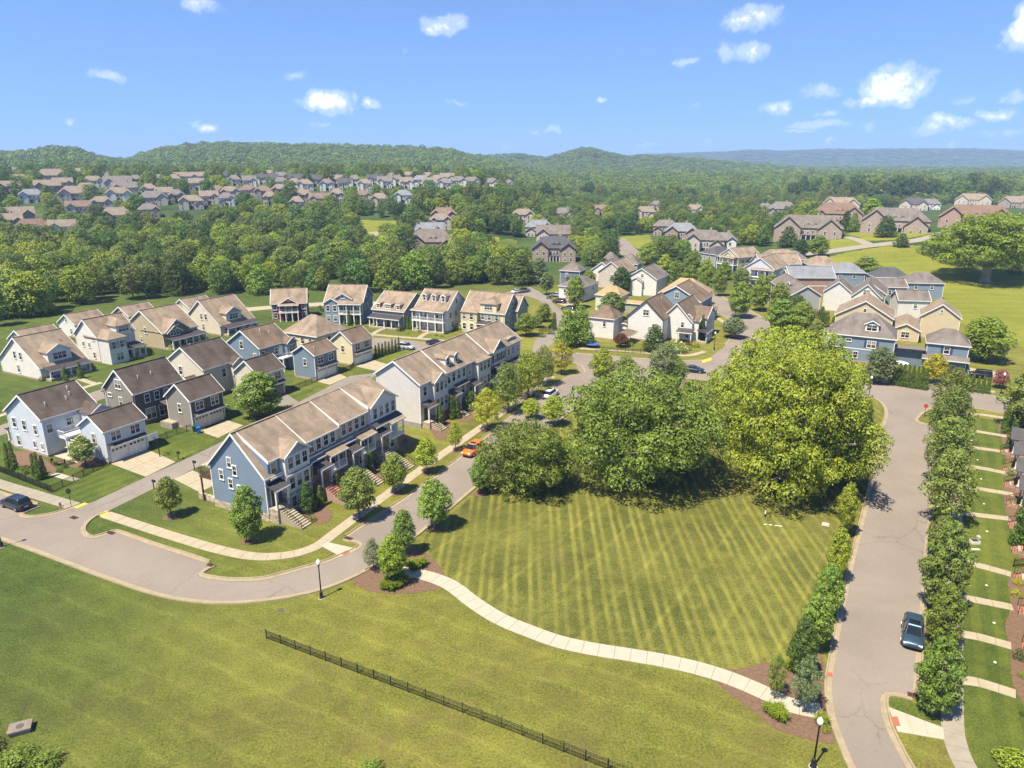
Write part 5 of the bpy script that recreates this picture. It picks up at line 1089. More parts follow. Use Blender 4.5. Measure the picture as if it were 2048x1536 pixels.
g7 = House('garage', 'mid blue garage with hipped grey roof beside the black car', 91.9, 153.2, -28, 8.2, 8.6, 6.0, .68, hip=3.2, wall='blue', roof='grey', group=RR, cat='garage', vents=0); g7.win('a', 4.2, 4.6, 1., 1.5, shut='navy'); g7.shed('a', -.2, 8.6, 1.1, 3.5, 2.6, ROOF['grey'], 'skirt_roof'); g7.win('a', 4.2, 1.6, .9, 1.4, shut='navy')
h = House('tan_gable_house', 'tan house with golden brown roof and plain gable behind the blue hipped house', 97.2, 177.2, 62, 14., 14., 6.0, .60, wall='tan', roof='tan', group=RR, vents=1); h.win('d', 7., 7.6, .6, .9, 'single'); h.win('d', 4., 4.2, .9, 1.4)
h2 = House('wing', None, 0, 0, 0, 6.8, 15., 3.2, .5, root=h.root, off=(2., -6.4), wall='tan', roof='tan', vents=0); h2.win('d', 3.4, 1.9, 1.8, 1.4, 'double')
g8 = House('garage', 'tall tan garage with golden brown gable roof left of the leafy tree', 115.2, 178.4, 62, 9.4, 9.6, 5.9, .72, wall='tan', roof='tan', group=RR, cat='garage', vents=2); g8.win('d', 4.7, 7.4, .5, .8, 'single')
h = House('white_front_house', 'white fronted house with grey brown roof and double window in the gable', 108.0, 205.0, 62, 8.6, 17., 6.2, .92, wall='white', roof='grey', group=RR, vents=2); h.win('d', 4.2, 7.6, 1.6, 1.5, 'double'); h2 = House('wing', None, 0, 0, 0, 9., 15., 6.2, .7, root=h.root, off=(8., -1.), wall='greygreen', roof='grey', vents=0); h3 = House('wing', None, 0, 0, 0, 8.4, 11., 6.2, .8, root=h.root, off=(6., 8.2), wall='palewhite', roof='grey', vents=0)
h = House('garage', 'white garage with grey gabled roof standing before the meadow', 113.6, 206.6, -9.6, 7.6, 9.1, 5.5, .66, wall='white', roof='grey', group=RR, cat='garage', vents=0); h.win('a', 5., 3.9, .8, 1.3)
h = House('grey_ell_house', 'grey green wing with brown roof at the meadow edge', 117.6, 227., -6, 8., 9.4, 6., .55, wall='greygreen', roof='grey', group=RR, vents=0); h.win('a', 4., 4.2, .8, 1.4)
h = House('long_porch_house', 'long grey house with row of dark shuttered windows and cream porch roof', 93.2, 211.5, 84, 9., 26., 6.0, .62, wall='grey', roof='grey', group=RR, vents=1); h.wins('c', [3., 5.6, 8.2, 10.8, 13.4, 17., 20.], 4.3, w=.9, h=1.7, shut='navy'); h.porch('c', 1., 12., 2.8, 3.4, 2.9, 5, .5, m=CONC); h.cross('c', 14., 17., -1.6, 7.8, .4, 6.2, depth=3, wall='cream')
h = House('brick_house', 'red brick house with blue grey roof beside the long grey house', 96.5, 246.5, -2, 10., 16., 6., .68, wall='brickred', roof='slate', group=RR, vents=2); h.cross('d', 3., 8., .5, 6., .8, 0., depth=4); h.wins('d', [4.2, 5.6, 7.], 4.4, w=.7, h=1.6, o=.5); h.box('belt_board', 'a', .4, 15.6, 0, .05, 2.9, 3.2, WHITE)
h = House('pale_blue_house', 'white and pale blue house with arched loggia left of the brick house', 97.4, 263.2, 52, 12., 17., 6.2, .68, wall='ice', roof='tan', group=RR, vents=1); h.wins('d', [5., 7., 9.], 4.4, w=.8, h=1.6); h.box('loggia_floor', 'd', 3., 12., 0, 1.8, 3.0, 3.3, WHITE); h.cols('d', [3.4, 6., 8.8, 11.6], 1.6, 3.3, 6., .22); h.shed('d', 3., 12., 2., 6.5, 6.1, ROOF['tan']); h.porch('d', 4., 11.6, 4., 3.0, 2.7, 4, .4)
h = House('white_ell_house', 'white house with tan roof between the yellow and the pale blue house', 97.5, 280.4, 4, 10., 17., 6., .7, wall='white', roof='tan', group=RR, vents=1); h.win('a', 3., 4.2, .8, 1.3); h2 = House('wing', None, 0, 0, 0, 10., 16., 6.5, .75, hip=4., root=h.root, off=(5., 8.), wall='white', roof='tan', vents=1)
h = House('yellow_porch_house', 'pale yellow house with white double porch at the top of the upper street', 94.2, 297.6, 30, 11., 14., 6.4, .62, wall='butter', roof='tan', group=RR, vents=2); h.win('a', 10., 7.6, .9, 1.4); h.cross('d', 2.6, 8., .4, 6.3, .7, 0., depth=5); h.box('balcony', 'd', 1., 10.6, 0, 2.6, 3., 3.3, WHITE); h.rail('d', (1.1, 2.5), (10.5, 2.5), 3.3); h.cols('d', [1.3, 4.2, 7.4, 10.3], 2.4, 3.3, 6.2, .24); h.cols('d', [1.3, 4.2, 7.4, 10.3], 2.4, .3, 3., .3); h.shed('d', 1., 10.6, 2.8, 6.6, 6.3, ROOF['tan']); h.wins('d', [2.4, 5., 7., 9.], 4.6, w=.9, h=1.6); h.wins('d', [2.4, 5., 9.], 1.7, w=.9, h=1.6); h.wins('a', [3., 6.], 4.4, w=1.4, h=1.6, kind='double')
h = House('grey_hip_house', 'grey sided house with dark hipped roof behind the yellow porch house', 88., 309., 30, 10., 12., 6.2, .6, hip=4., wall='sage', roof='char', group=RR, vents=0); h.wins('d', [3., 6.], 4.4, w=.8, h=1.4)
for (x_, y_, th_, lb, rf) in ((118., 262., -8, 'grey blue hipped roof house behind the brick house', 'slate'), (128., 250., -8, 'dark grey roofed house next to the round meadow tree', 'char'), (117., 282., -8, 'tan hipped roof house behind the white house', 'tan'), (112., 300., -8, 'brown hipped roof house behind the yellow porch house', 'grey'), (133., 238., -8, 'low grey roofed outbuilding at the meadow edge', 'grey')):
    h = House('rear_house', lb, x_, y_, th_, 10., 12., 5.6, .6, hip=4., wall='steel', roof=rf, group=RR, vents=1); h.wins('a', [3., 8.], 4.2, w=.9, h=1.4)

# ------------------------------------------------------------------ row whose porches enter at the right edge
A3 = P2(2030, 1290)
T3 = House('edge_townhouses', 'row of porch fronted townhouses cut by the right edge along the park road', 47.9, 33.4, 58.5, 9., 80., 7.6, .6, wall='grey', roof='grey', cat='townhouse', found=.6, vents=0)
for i in range(11):
    q = 4. + i * 7.0
    T3.box('porch_floor', 'c', q - 2., q + 1.2, 0, 1.9, -.1, .7, BRICK); T3.cols('c', [q - 1.9, q + 1.1], 1.7, .7, 3.2, .22); T3.door('c', q - .6, .7); T3.steps('c', q - .4, 1.9, .7, 1.5, .32, .17, BRICK); T3.wins('c', [q + 2.8], 1.9, w=.9, h=1.6); T3.wins('c', [q - .6, q + 2.8], 5., w=.9, h=1.6)
    b = MB(); b.xf = T3.fx('c'); b.solid([(q - 2.2, 2.1, 3.2), (q + 1.4, 2.1, 3.2), (q - .4, 2.1, 4.3)], [(q - 2.2, 0, 3.2), (q + 1.4, 0, 3.2), (q - .4, 0, 4.3)]); b.build('porch_gable', WHITE, T3.root)
    b = MB(); b.xf = T3.fx('c')
    for sx in (-2.45, 1.65): b.solid([(q + sx, 2.4, 3.05), (q - .4, 2.4, 4.38), (q - .4, 0, 4.38), (q + sx, 0, 3.05)], [(q + sx, 2.4, 3.17), (q - .4, 2.4, 4.5), (q - .4, 0, 4.5), (q + sx, 0, 3.17)])
    b.build('porch_roof', ROOF['char'], T3.root)
    for sx in (-1.1, .4):
        b = MB(); b.xf = T3.fx('c'); b.bar((q + sx, 1.9, 1.6), (q + sx, 3.2, .95), .05); b.bar((q + sx, 1.9, .7), (q + sx, 1.9, 1.6), .05); b.bar((q + sx, 3.2, 0), (q + sx, 3.2, .95), .05)
        for k_ in range(1, 5): b.bar((q + sx, 1.9 + .26 * k_, .3), (q + sx, 1.9 + .26 * k_, 1.6 - .13 * k_), .025)
        b.build('handrail', IRON, T3.root)
# ------------------------------------------------------------------ single trees and shrubs
GS = 'street trees'
def ring_tree(key, u, v, vt, w, label, ring_r=.9, **kw):
    if ring_r: ring(u, v, ring_r)
    return px_tree(key, u, v, vt, w, label=label, **kw)
SPOTS = [  # key, foot, top row, width, leaf, label
 ('maple0', 500, 1082, 970, 66, 'mid', 'dark green tree in a mulch ring before the blue gable end'), ('street1', 342, 1034, 952, 50, 'olive', 'small tree in a mulch ring beside the alley mouth'),
 ('street0', 719, 1040, 932, 74, 'olive', 'street tree in front of the second townhouse, on the kerb side'), ('street2', 791, 986, 906, 54, 'mid', 'street tree on the verge before the third townhouse stairs'), ('street1', 854, 947, 874, 46, 'bright', 'street tree on the verge just below the orange car'),
 ('airy0', 911, 902, 842, 34, 'bright', 'thin sparse street tree left of the orange car'), ('feather0', 975, 860, 775, 58, 'yellow', 'bright yellow street tree above the orange car'), ('feather1', 1016, 825, 722, 66, 'olive', 'olive feathery street tree right of the yellow one'), ('feather0', 1057, 796, 700, 64, 'bright', 'feathery street tree nearest the white car'),
 ('feather1', 1086, 771, 690, 50, 'olive', 'olive street tree beyond the white car'), ('airy1', 1123, 748, 684, 46, 'yellow', 'thin yellow tree on the corner bulb of the junction'),
 ('street2', 870, 1058, 956, 72, 'mid', 'lone street tree on the park side of the curving street'), ('street0', 959, 988, 912, 46, 'mid', 'small park side tree touching the broad low tree'), ('street1', 810, 1110, 1018, 48, 'mid', 'slim tree at the top of the left mulch bed'), ('airy0', 747, 1141, 1076, 42, 'grey', 'pale sparse tree by the kerb in the left mulch bed'), ('street0', 785, 1166, 1068, 64, 'bright', 'fuller tree among grasses in the left mulch bed'),
 ('street1', 1106, 851, 790, 48, 'bright', 'park side tree near the white car'), ('street2', 1062, 838, 796, 40, 'bright', 'park side tree behind the broad low tree'), ('street0', 1205, 774, 695, 52, 'bright', 'upright tree at the head of the townhouse street'), ('street1', 1250, 760, 712, 50, 'olive', 'small tree on the park edge left of the dark sedan'), ('feather1', 1325, 768, 682, 66, 'grey', 'grey green tree between farmhouse porch and the park'), ('street2', 1352, 772, 716, 46, 'olive', 'small tree just left of the dark sedan'),
 ('maple1', 1720, 904, 838, 60, 'mid', 'small park tree near the lamp at the road junction'), ('street1', 1707, 968, 908, 50, 'mid', 'small park tree shaded by the big bright tree'), ('street0', 1688, 1075, 962, 62, 'bright', 'bright conical tree at the upper right corner of the striped lawn'), ('street2', 1668, 1168, 1052, 68, 'bright', 'tree lining the lawn below the bright conical one'), ('street1', 1650, 1240, 1126, 84, 'mid', 'tree lining the lawn level with the parked teal car'), ('street0', 1626, 1306, 1186, 92, 'mid', 'wide tree lining the lawn just above the path end'), ('street2', 1598, 1360, 1232, 84, 'dark', 'darker tree at the path end by the park road'), ('airy1', 1548, 1398, 1306, 54, 'mid', 'thin tree between path and right mulch bed'), ('airy0', 1606, 1424, 1306, 92, 'grey', 'pale spreading tree over the path end'),
 ('maple0', 1864, 1432, 1272, 108, 'mid', 'round street tree at the end of the parking bay, trunk visible'), ('maple1', 1880, 1300, 1168, 88, 'mid', 'street tree overhanging the teal car'), ('maple0', 1874, 1222, 1040, 112, 'olive', 'wide maple with yellow tips above the teal car'), ('street2', 1876, 1118, 1030, 70, 'olive', 'slender tree above the wide maple on the right verge'),
 ('feather0', 1886, 1048, 898, 122, 'olive', 'lowest of the four feathery trees along the park road'), ('feather1', 1886, 972, 828, 112, 'olive', 'second lowest of the four feathery trees along the park road'), ('feather0', 1890, 905, 770, 104, 'olive', 'second highest of the four feathery trees along the park road'), ('feather1', 1893, 845, 730, 96, 'olive', 'topmost of the four feathery trees along the park road'),
 ('street1', 1866, 768, 706, 48, 'yellow', 'yellow green young tree before the blue garage'), ('maple1', 1757, 766, 694, 70, 'grey', 'dark grey green tree at the left end of the hedge'), ('maple0', 2046, 858, 738, 120, 'olive', 'leafy tree cut by the right edge above the porches'), ('maple1', 1962, 722, 634, 100, 'bright', 'spreading yellow green tree by the right hand lane'), ('maple0', 1730, 556, 512, 56, 'olive', 'round tree standing alone on the meadow edge'),
 ('maple1', 521, 832, 742, 96, 'mid', 'round leafy tree behind the blue townhouse row'), ('pine1', 1133, 694, 616, 50, 'mid', 'left one of two dense green trees by the white garage'), ('pine0', 1160, 690, 610, 58, 'mid', 'right one of two dense green trees by the white garage'), ('maple0', 1150, 616, 550, 42, 'mid', 'tall tree over the parked dark cars on the lane'), ('street0', 1093, 590, 543, 30, 'grey', 'small pale tree on the lawn by the lane fork'), ('maple0', 1222, 640, 583, 56, 'olive', 'round olive tree over the golden roofed garage'), ('maple1', 1242, 590, 533, 44, 'dark', 'dark upright tree in the middle of the centre block'), ('pine0', 1308, 702, 648, 54, 'dark', 'dark magnolia before the white farmhouse'), ('street1', 1052, 672, 625, 44, 'mid', 'tree at the end of the farther townhouse row'), ('street2', 1060, 655, 640, 26, 'mid', 'small tree behind the end of the farther townhouse row'), ('maple1', 1088, 643, 606, 32, 'olive', 'small tree inside the lane bend'), ('street1', 1075, 655, 628, 24, 'olive', 'small brownish tree by the lane bend fence'),
 ('maple1', 1403, 609, 545, 34, 'mid', 'street tree at the first bend of the upper street'), ('maple0', 1438, 592, 533, 30, 'olive', 'street tree left of the yellow porch house steps'), ('maple1', 1410, 566, 518, 32, 'bright', 'tree before the grey sided hipped house'), ('maple0', 1478, 636, 562, 48, 'mid', 'large street tree on the near side of the upper street'), ('maple1', 1482, 574, 536, 40, 'olive', 'street tree before the white house with tan roof'), ('maple0', 1518, 622, 548, 42, 'mid', 'street tree before the pale blue house'), ('maple1', 1556, 626, 564, 44, 'mid', 'street tree before the brick house'), ('maple0', 1562, 664, 598, 70, 'mid', 'broad street tree before the long grey house'), ('maple1', 1600, 672, 602, 58, 'mid', 'broad tree between the upper street and the long grey house'), ('maple0', 1540, 594, 548, 42, 'olive', 'street tree hiding the foot of the pale blue house'), ('maple1', 1590, 644, 590, 48, 'dark', 'dark tree before the red brick house corner'), ('maple0', 1448, 560, 522, 30, 'mid', 'tree before the yellow porch house balcony'), ('maple1', 1630, 694, 640, 40, 'olive', 'tree left of the blue hipped house corner'), ('maple0', 1340, 612, 566, 30, 'mid', 'tree squeezed between farmhouse and navy gable house'), ('maple1', 1178, 575, 540, 32, 'mid', 'tree behind the white hipped garage'), ('maple0', 1205, 560, 515, 36, 'dark', 'dark tree left of the white side house'), ('street2', 1467, 676, 634, 50, 'grey', 'small grey green tree on the corner of the upper street'),
 ('maple1', 1352, 582, 520, 38, 'mid', 'tree right of the gold roofed house'), ('maple0', 1378, 590, 528, 40, 'mid', 'tree beside the navy gable house'), ('maple1', 1295, 540, 484, 46, 'mid', 'round tree at the end of the far street'), ('maple0', 1328, 560, 508, 36, 'bright', 'bright tree behind the gold roofed house'), ('maple1', 1385, 545, 500, 36, 'mid', 'tree in front of the taupe hipped villa'), ('maple0', 1345, 540, 494, 40, 'dark', 'dark tree left of the taupe hipped villa'),
 ('pine1', 955, 508, 443, 66, 'dark', 'large dark round tree right of the brown villa'), ('pine0', 782, 494, 452, 38, 'dark', 'dark tree at the bend of the far street'), ('pine1', 1042, 568, 508, 68, 'dark', 'dark evergreen left of the charcoal roofed villa'), ('pine0', 1078, 566, 515, 46, 'grey', 'grey green evergreen below the charcoal roofed villa'), ('pine0', 1770, 474, 430, 48, 'dark', 'dark round tree before the brown hill villa'), ('pine1', 1575, 494, 452, 44, 'dark', 'dark tree left of the big hill villa'), ('maple0', 1600, 515, 478, 34, 'dark', 'dark small tree below the big hill villa'), ('maple1', 1636, 514, 470, 42, 'mid', 'feathery tree beside the hill road'), ('pine1', 1802, 494, 466, 32, 'dark', 'cone shaped evergreen on the hill road bank'), ('pine0', 1690, 462, 420, 24, 'dark', 'narrow evergreen between the two hill villas'), ('pine1', 1706, 464, 424, 26, 'mid', 'second narrow evergreen between the two hill villas'), ('maple0', 1742, 438, 396, 40, 'bright', 'bright tree behind the brown hill villa'),
]
for (k, u, v, vt, w, lm, lb) in SPOTS:
    p = P2(u, v)
    rr = .95 if (p[1] < 150 and k[:4] in ('stre', 'airy', 'mapl', 'feat')) else 0
    if u > 1540 and v > 1020 and u < 1700: w *= .68
    elif u > 1850 and 840 < v: w *= .80
    o = px_tree(k, u, v, vt, w, label=lb, leafm=lm, name='street_tree' if 'street' in lb or 'feathery' in lb else ('evergreen_tree' if 'evergreen' in lb else 'tree'), group=GS if 'street tree' in lb else None)
    if rr and not (1440 > v > 1330 and u < 1620): ring(u, v, rr)
px_tree('oak_a', 1268, 962, 730, 330, label='big dark crowned shade tree left of centre on the striped lawn', name='shade_tree', cat='tree', group='big park trees')
px_tree('oak_b', 1585, 985, 690, 285, label='big bright crowned shade tree with flared trunk on the striped lawn', name='shade_tree', cat='tree', group='big park trees')
px_tree('oak_b', 1562, 884, 652, 285, label='second bright shade tree rising behind the one with flared trunk', name='shade_tree', group='big park trees', rz=2.1)
tree('oak_a', (*P2(1510, 862), 0), 10.5, .85, label='shade tree filling the gap between the two big park trees', name='shade_tree', group='big park trees', rz=1.2, leafm='olive')
px_tree('oak_c', 1050, 978, 838, 196, leafm='mid', label='broad low bright tree by the park side of the townhouse street', name='shade_tree', cat='tree', group='big park trees')
px_tree('oak_d', 1970, 564, 424, 200, label='huge spreading tree on the meadow at the right edge', name='shade_tree', cat='tree')
# arborvitae
GA = 'clipped arborvitae'
def arbor(u, v, vt, lb, w=None, **kw): return px_tree(random.choice(('arbor0', 'arbor1')), u, v, vt, w, label=lb, name='arborvitae', cat='arborvitae', group=GA, **kw)
for i, (u, v, vt) in enumerate(((20, 940, 884), (31, 941, 880))): arbor(u, v, vt, ('left', 'right')[i] + ' one of the arborvitae pair beside the corner house lawn', 15)
for i, (u, v, vt) in enumerate(((71, 952, 906), (80, 960, 903), (90, 957, 910))): arbor(u, v, vt, ('left', 'middle', 'right')[i] + ' one of three arborvitae at the corner patio', 15)
for i, (u, v, vt) in enumerate(((133, 764, 732), (162, 757, 722))): arbor(u, v, vt, ('left', 'right')[i] + ' arborvitae before the white cottage porch', 13)
ORD = ['first', 'second', 'third', 'fourth', 'fifth', 'sixth', 'seventh', 'eighth', 'ninth', 'tenth', 'eleventh', 'twelfth', 'thirteenth', 'fourteenth', 'fifteenth', 'sixteenth', 'seventeenth', 'eighteenth', 'nineteenth', 'twentieth'] + ['%dth' % i for i in range(21, 90)]
for i in range(8): u = 752 + i * 6.6; v = 716 - i * 2.0; arbor(u, v, v - 26 - 3 * (i % 2), ORD[i] + ' from the left in the arborvitae row by the yellow garage', 8)
for i, (u, v, vt) in enumerate(((699, 651, 619), (714, 649, 624), (722, 649, 626), (816, 658, 632), (823, 659, 634))): arbor(u, v, vt, ['tall arborvitae left of the slate house entrance', 'left of two arborvitae at the right of the slate house porch', 'right of two arborvitae at the right of the slate house porch', 'left of two arborvitae between sage and white porch house', 'right of two arborvitae between sage and white porch house'][i], 9)
for i in range(8): u = 1786 + i * 9; v = 770 + i * 1.4; arbor(u, v, v - 46, ORD[i] + ' from the left in the tall hedge before the blue house', 13)
for i in range(5): u = 1932 + i * 10.5; v = 782 + i * 1.6; arbor(u, v, v - 34 - 2 * (i % 2), ORD[i] + ' from the left of the low arborvitae below the black car', 12)
for i, (u, v, vt) in enumerate(((642, 1012, 970), (676, 990, 946), (742, 948, 900))): arbor(u, v, vt, ['arborvitae right of the blue unit stairs', 'arborvitae right of the red brick stairs', 'arborvitae before the third townhouse'][i], 17)
for i, (u, v, vt) in enumerate(((881, 852, 806), (874, 846, 802), (905, 838, 790), (914, 836, 791))): arbor(u, v, vt, ['front arborvitae at the near end of the farther townhouses', 'rear arborvitae at the near end of the farther townhouses', 'left of the arborvitae pair before the farther townhouses', 'right of the arborvitae pair before the farther townhouses'][i], 16)
for i, (u, v, vt) in enumerate(((1403, 682, 628), (1410, 672, 632), (1108, 660, 624), (1135, 578, 552), (1664, 668, 632), (1652, 655, 622), (1642, 646, 612))): arbor(u, v, vt, ['front arborvitae beside the farmhouse', 'rear arborvitae beside the farmhouse', 'tall arborvitae at the lane bend', 'arborvitae beside the slate garage', 'front arborvitae left of the blue hipped house', 'middle arborvitae left of the blue hipped house', 'rear arborvitae left of the blue hipped house'][i], 14)
for i, (u, v, vt) in enumerate(((2008, 866, 810), (2022, 897, 838), (2042, 1088, 985))): arbor(u, v, vt, ['upper arborvitae by the edge porches', 'lower arborvitae by the edge porches', 'big dark conifer at the right edge beyond the lawns'][i], (18, 24, 50)[i])
for i, (u, v, vt, w) in enumerate(((616, 1024, 962, 36), (765, 910, 880, 20))): px_tree('pine1', u, v, vt, w, leafm='dark', label=['cone shaped magnolia before the blue townhouse bay', 'small dark evergreen before the last townhouse'][i], name='evergreen_tree', cat='tree')
# shrubs
GSH = 'foundation shrubs'
def shrub(u, v, dia_px, lb, leafm='mid', hs=.8, key=None, bloom=False, group=GSH):
    p = G(u, v); depth = p.y * CP + (CAM_H - p.z) * SP; w = dia_px / FPX * depth; k = key or random.choice(('shrub0', 'shrub1')); d = TREES[k]; s = w / d['w']
    o = empty('shrub', p, random.uniform(0, 6), lb, 'shrub', group); o.scale = (s, s, s * hs); link('foliage', recolor(k, leafm), o)
    if bloom: link('blossom', BLOOM, o)
    return o
SH = [(1652, 1462, 26, 'round green shrub under the lower right lamp', 'bright'), (45, 948, 26, 'round shrub between the two arborvitae groups at the patio', 'mid'), (625, 1042, 20, 'shrub at the foot of the blue unit stairs', 'mid'), (604, 1036, 14, 'low shrub beside the first townhouse stairs', 'olive'), (810, 884, 13, 'round dark shrub right of the last townhouse', 'dark'), (798, 908, 15, 'shrub beside the last townhouse stairs', 'mid'), (752, 925, 24, 'dark shrub before the third townhouse', 'dark'), (768, 938, 18, 'yellow green shrub before the third townhouse', 'yellow'), (1390, 694, 22, 'yellow shrub beside the farmhouse', 'yellow'), (1380, 690, 18, 'dark red shrub beside the farmhouse', 'red'), (1262, 692, 14, 'yellow green shrub before the farmhouse', 'bright'), (1378, 700, 12, 'round green shrub before the farmhouse porch', 'mid'), (945, 812, 52, 'large dark shrub mass before the farther townhouses', 'dark'), (975, 792, 44, 'dark shrub mass below the farther townhouse porches', 'dark'),
 (2036, 1168, 24, 'upper round yellow shrub at the right edge', 'yellow'), (2032, 1192, 26, 'lower round yellow shrub at the right edge', 'yellow'), (2040, 1318, 34, 'dark low shrub near the right edge steps', 'dark'), (2044, 1354, 22, 'green shrub at the right edge above the last walk', 'mid'), (2025, 1530, 84, 'big bright green bush in the bottom right corner', 'bright'), (2018, 938, 24, 'yellow green shrub by the edge porches', 'bright'), (2020, 965, 20, 'small shrub by the third edge walk', 'mid'), (2030, 1010, 24, 'shrub by the fifth edge walk', 'olive'), (2043, 1430, 14, 'small shrub on the bare bed at the right edge', 'dark'),
 (30, 1536, 110, 'left part of the leafy thicket in the bottom left corner', 'mid'), (90, 1530, 70, 'right part of the leafy thicket in the bottom left corner', 'mid'), (-20, 1500, 70, 'upper part of the leafy thicket in the bottom left corner', 'olive'), (740, 1545, 60, 'small leafy bush at the bottom edge left of centre', 'mid'),
 (85, 762, 16, 'shrub at the white cottage corner', 'dark'), (100, 760, 14, 'grey green shrub before the white cottage', 'grey'), (250, 722, 10, 'low yellow shrub before the grey shuttered house', 'yellow'), (275, 718, 12, 'flowering low shrub before the grey shuttered house', 'bright'), (240, 718, 20, 'dark shrub before the grey shuttered wing', 'dark'), (800, 662, 20, 'round tree like shrub before the sage house', 'dark'), (815, 668, 10, 'low shrub before the sage house path', 'bright'), (838, 664, 12, 'shrub left of the white porch house', 'bright'), (872, 672, 9, 'small round shrub before the white porch house', 'mid'), (884, 674, 9, 'second small round shrub before the white porch house', 'mid'), (893, 668, 14, 'dark shrub right of the white porch steps', 'dark'), (640, 615, 9, 'small shrub by the back lane', 'dark'), (980, 652, 22, 'shrub before the yellow house', 'mid'), (130, 935, 16, 'left end of the clipped hedge by the patio', 'dark'), (142, 928, 16, 'second clump of the clipped hedge by the patio', 'dark'), (152, 921, 16, 'third clump of the clipped hedge by the patio', 'dark'), (165, 915, 18, 'fourth clump of the clipped hedge by the patio', 'dark'), (118, 945, 14, 'low shrub at the patio corner', 'dark'),
 (1100, 668, 22, 'low hedge clump by the lane', 'grey'), (1084, 674, 18, 'bushy clump at the lane edge', 'grey'), (1205, 662, 12, 'shrub beside the trampoline', 'mid'), (1640, 640, 40, 'dark reddish shrub left of the tan house', 'red'), (1858, 508, 46, 'left dark bush on the meadow edge', 'dark'), (1880, 516, 44, 'second dark bush on the meadow edge', 'dark'), (1900, 528, 44, 'third dark bush on the meadow edge', 'dark'), (1925, 534, 50, 'fourth dark bush by the huge spreading tree', 'dark'), (2040, 548, 60, 'dark bush right of the huge spreading tree', 'dark')]
for (u, v, d, lb, lm) in SH: shrub(u, v, d, lb, lm, .85 if d < 60 else .6)
for (u, v, d, lb) in ((207, 917, 26, 'cream flowering hydrangea by the pale garage'), (347, 700, 24, 'cream flowering hydrangea at the khaki house'), (1355, 706, 40, 'cream flowering bush before the farmhouse porch'), (918, 660, 26, 'cream flowering bush between white and yellow houses'), (452, 818, 18, 'white flowering bush beside the taupe garage'), (405, 678, 24, 'white flowering bush between khaki house and cream cottage'), (942, 822, 20, 'cream flowering bush before the farther townhouses'), (2030, 910, 22, 'cream flowering bush by the second edge porch'), (2022, 950, 20, 'pale flowering bush by the third edge porch')): shrub(u, v, d, lb, 'mid', .9, 'shrub0', True)
o = px_tree('street0', 172, 932, 872, 52, label='white flowering crape myrtle beside the pale blue garage', name='crape_myrtle', leafm='mid'); link('blossom', BLOOM_M, o)
px_tree('street1', 1998, 776, 738, 32, label='rose flowering small tree by the black car', name='crape_myrtle', leafm='rose'); px_tree('street1', 1242, 694, 666, 30, label='dark red leaved small tree before the farmhouse', name='red_leaf_tree', leafm='red')
TU = [(836, 1136), (826, 1140), (846, 1130), (815, 1132), (768, 1178), (782, 1180), (796, 1176), (806, 1168), (776, 1168), (800, 1160), (1536, 1424), (1548, 1432), (1560, 1440), (1556, 1428), (1600, 1350), (1580, 1340), (1615, 1345), (1642, 1448)]
for i, (u, v) in enumerate(TU):
    p = P2(u, v); o = link('ornamental_grass', TUFT, None, (*p, 0), random.uniform(0, 6), random.uniform(1.0, 1.4))
    near = 'left mulch bed' if u < 1000 else 'right mulch bed'
    tag(o, 'clump of ornamental grass growing in the ' + near, 'grass clump', 'ornamental grass in the ' + near, 'thing')
for _k, _c in dict(fartan=(.215, .178, .142), farrust=(.185, .138, .108), fargrey=(.165, .15, .138)).items(): ROOF[_k] = shingle('shingle_' + _k, _c, .8)
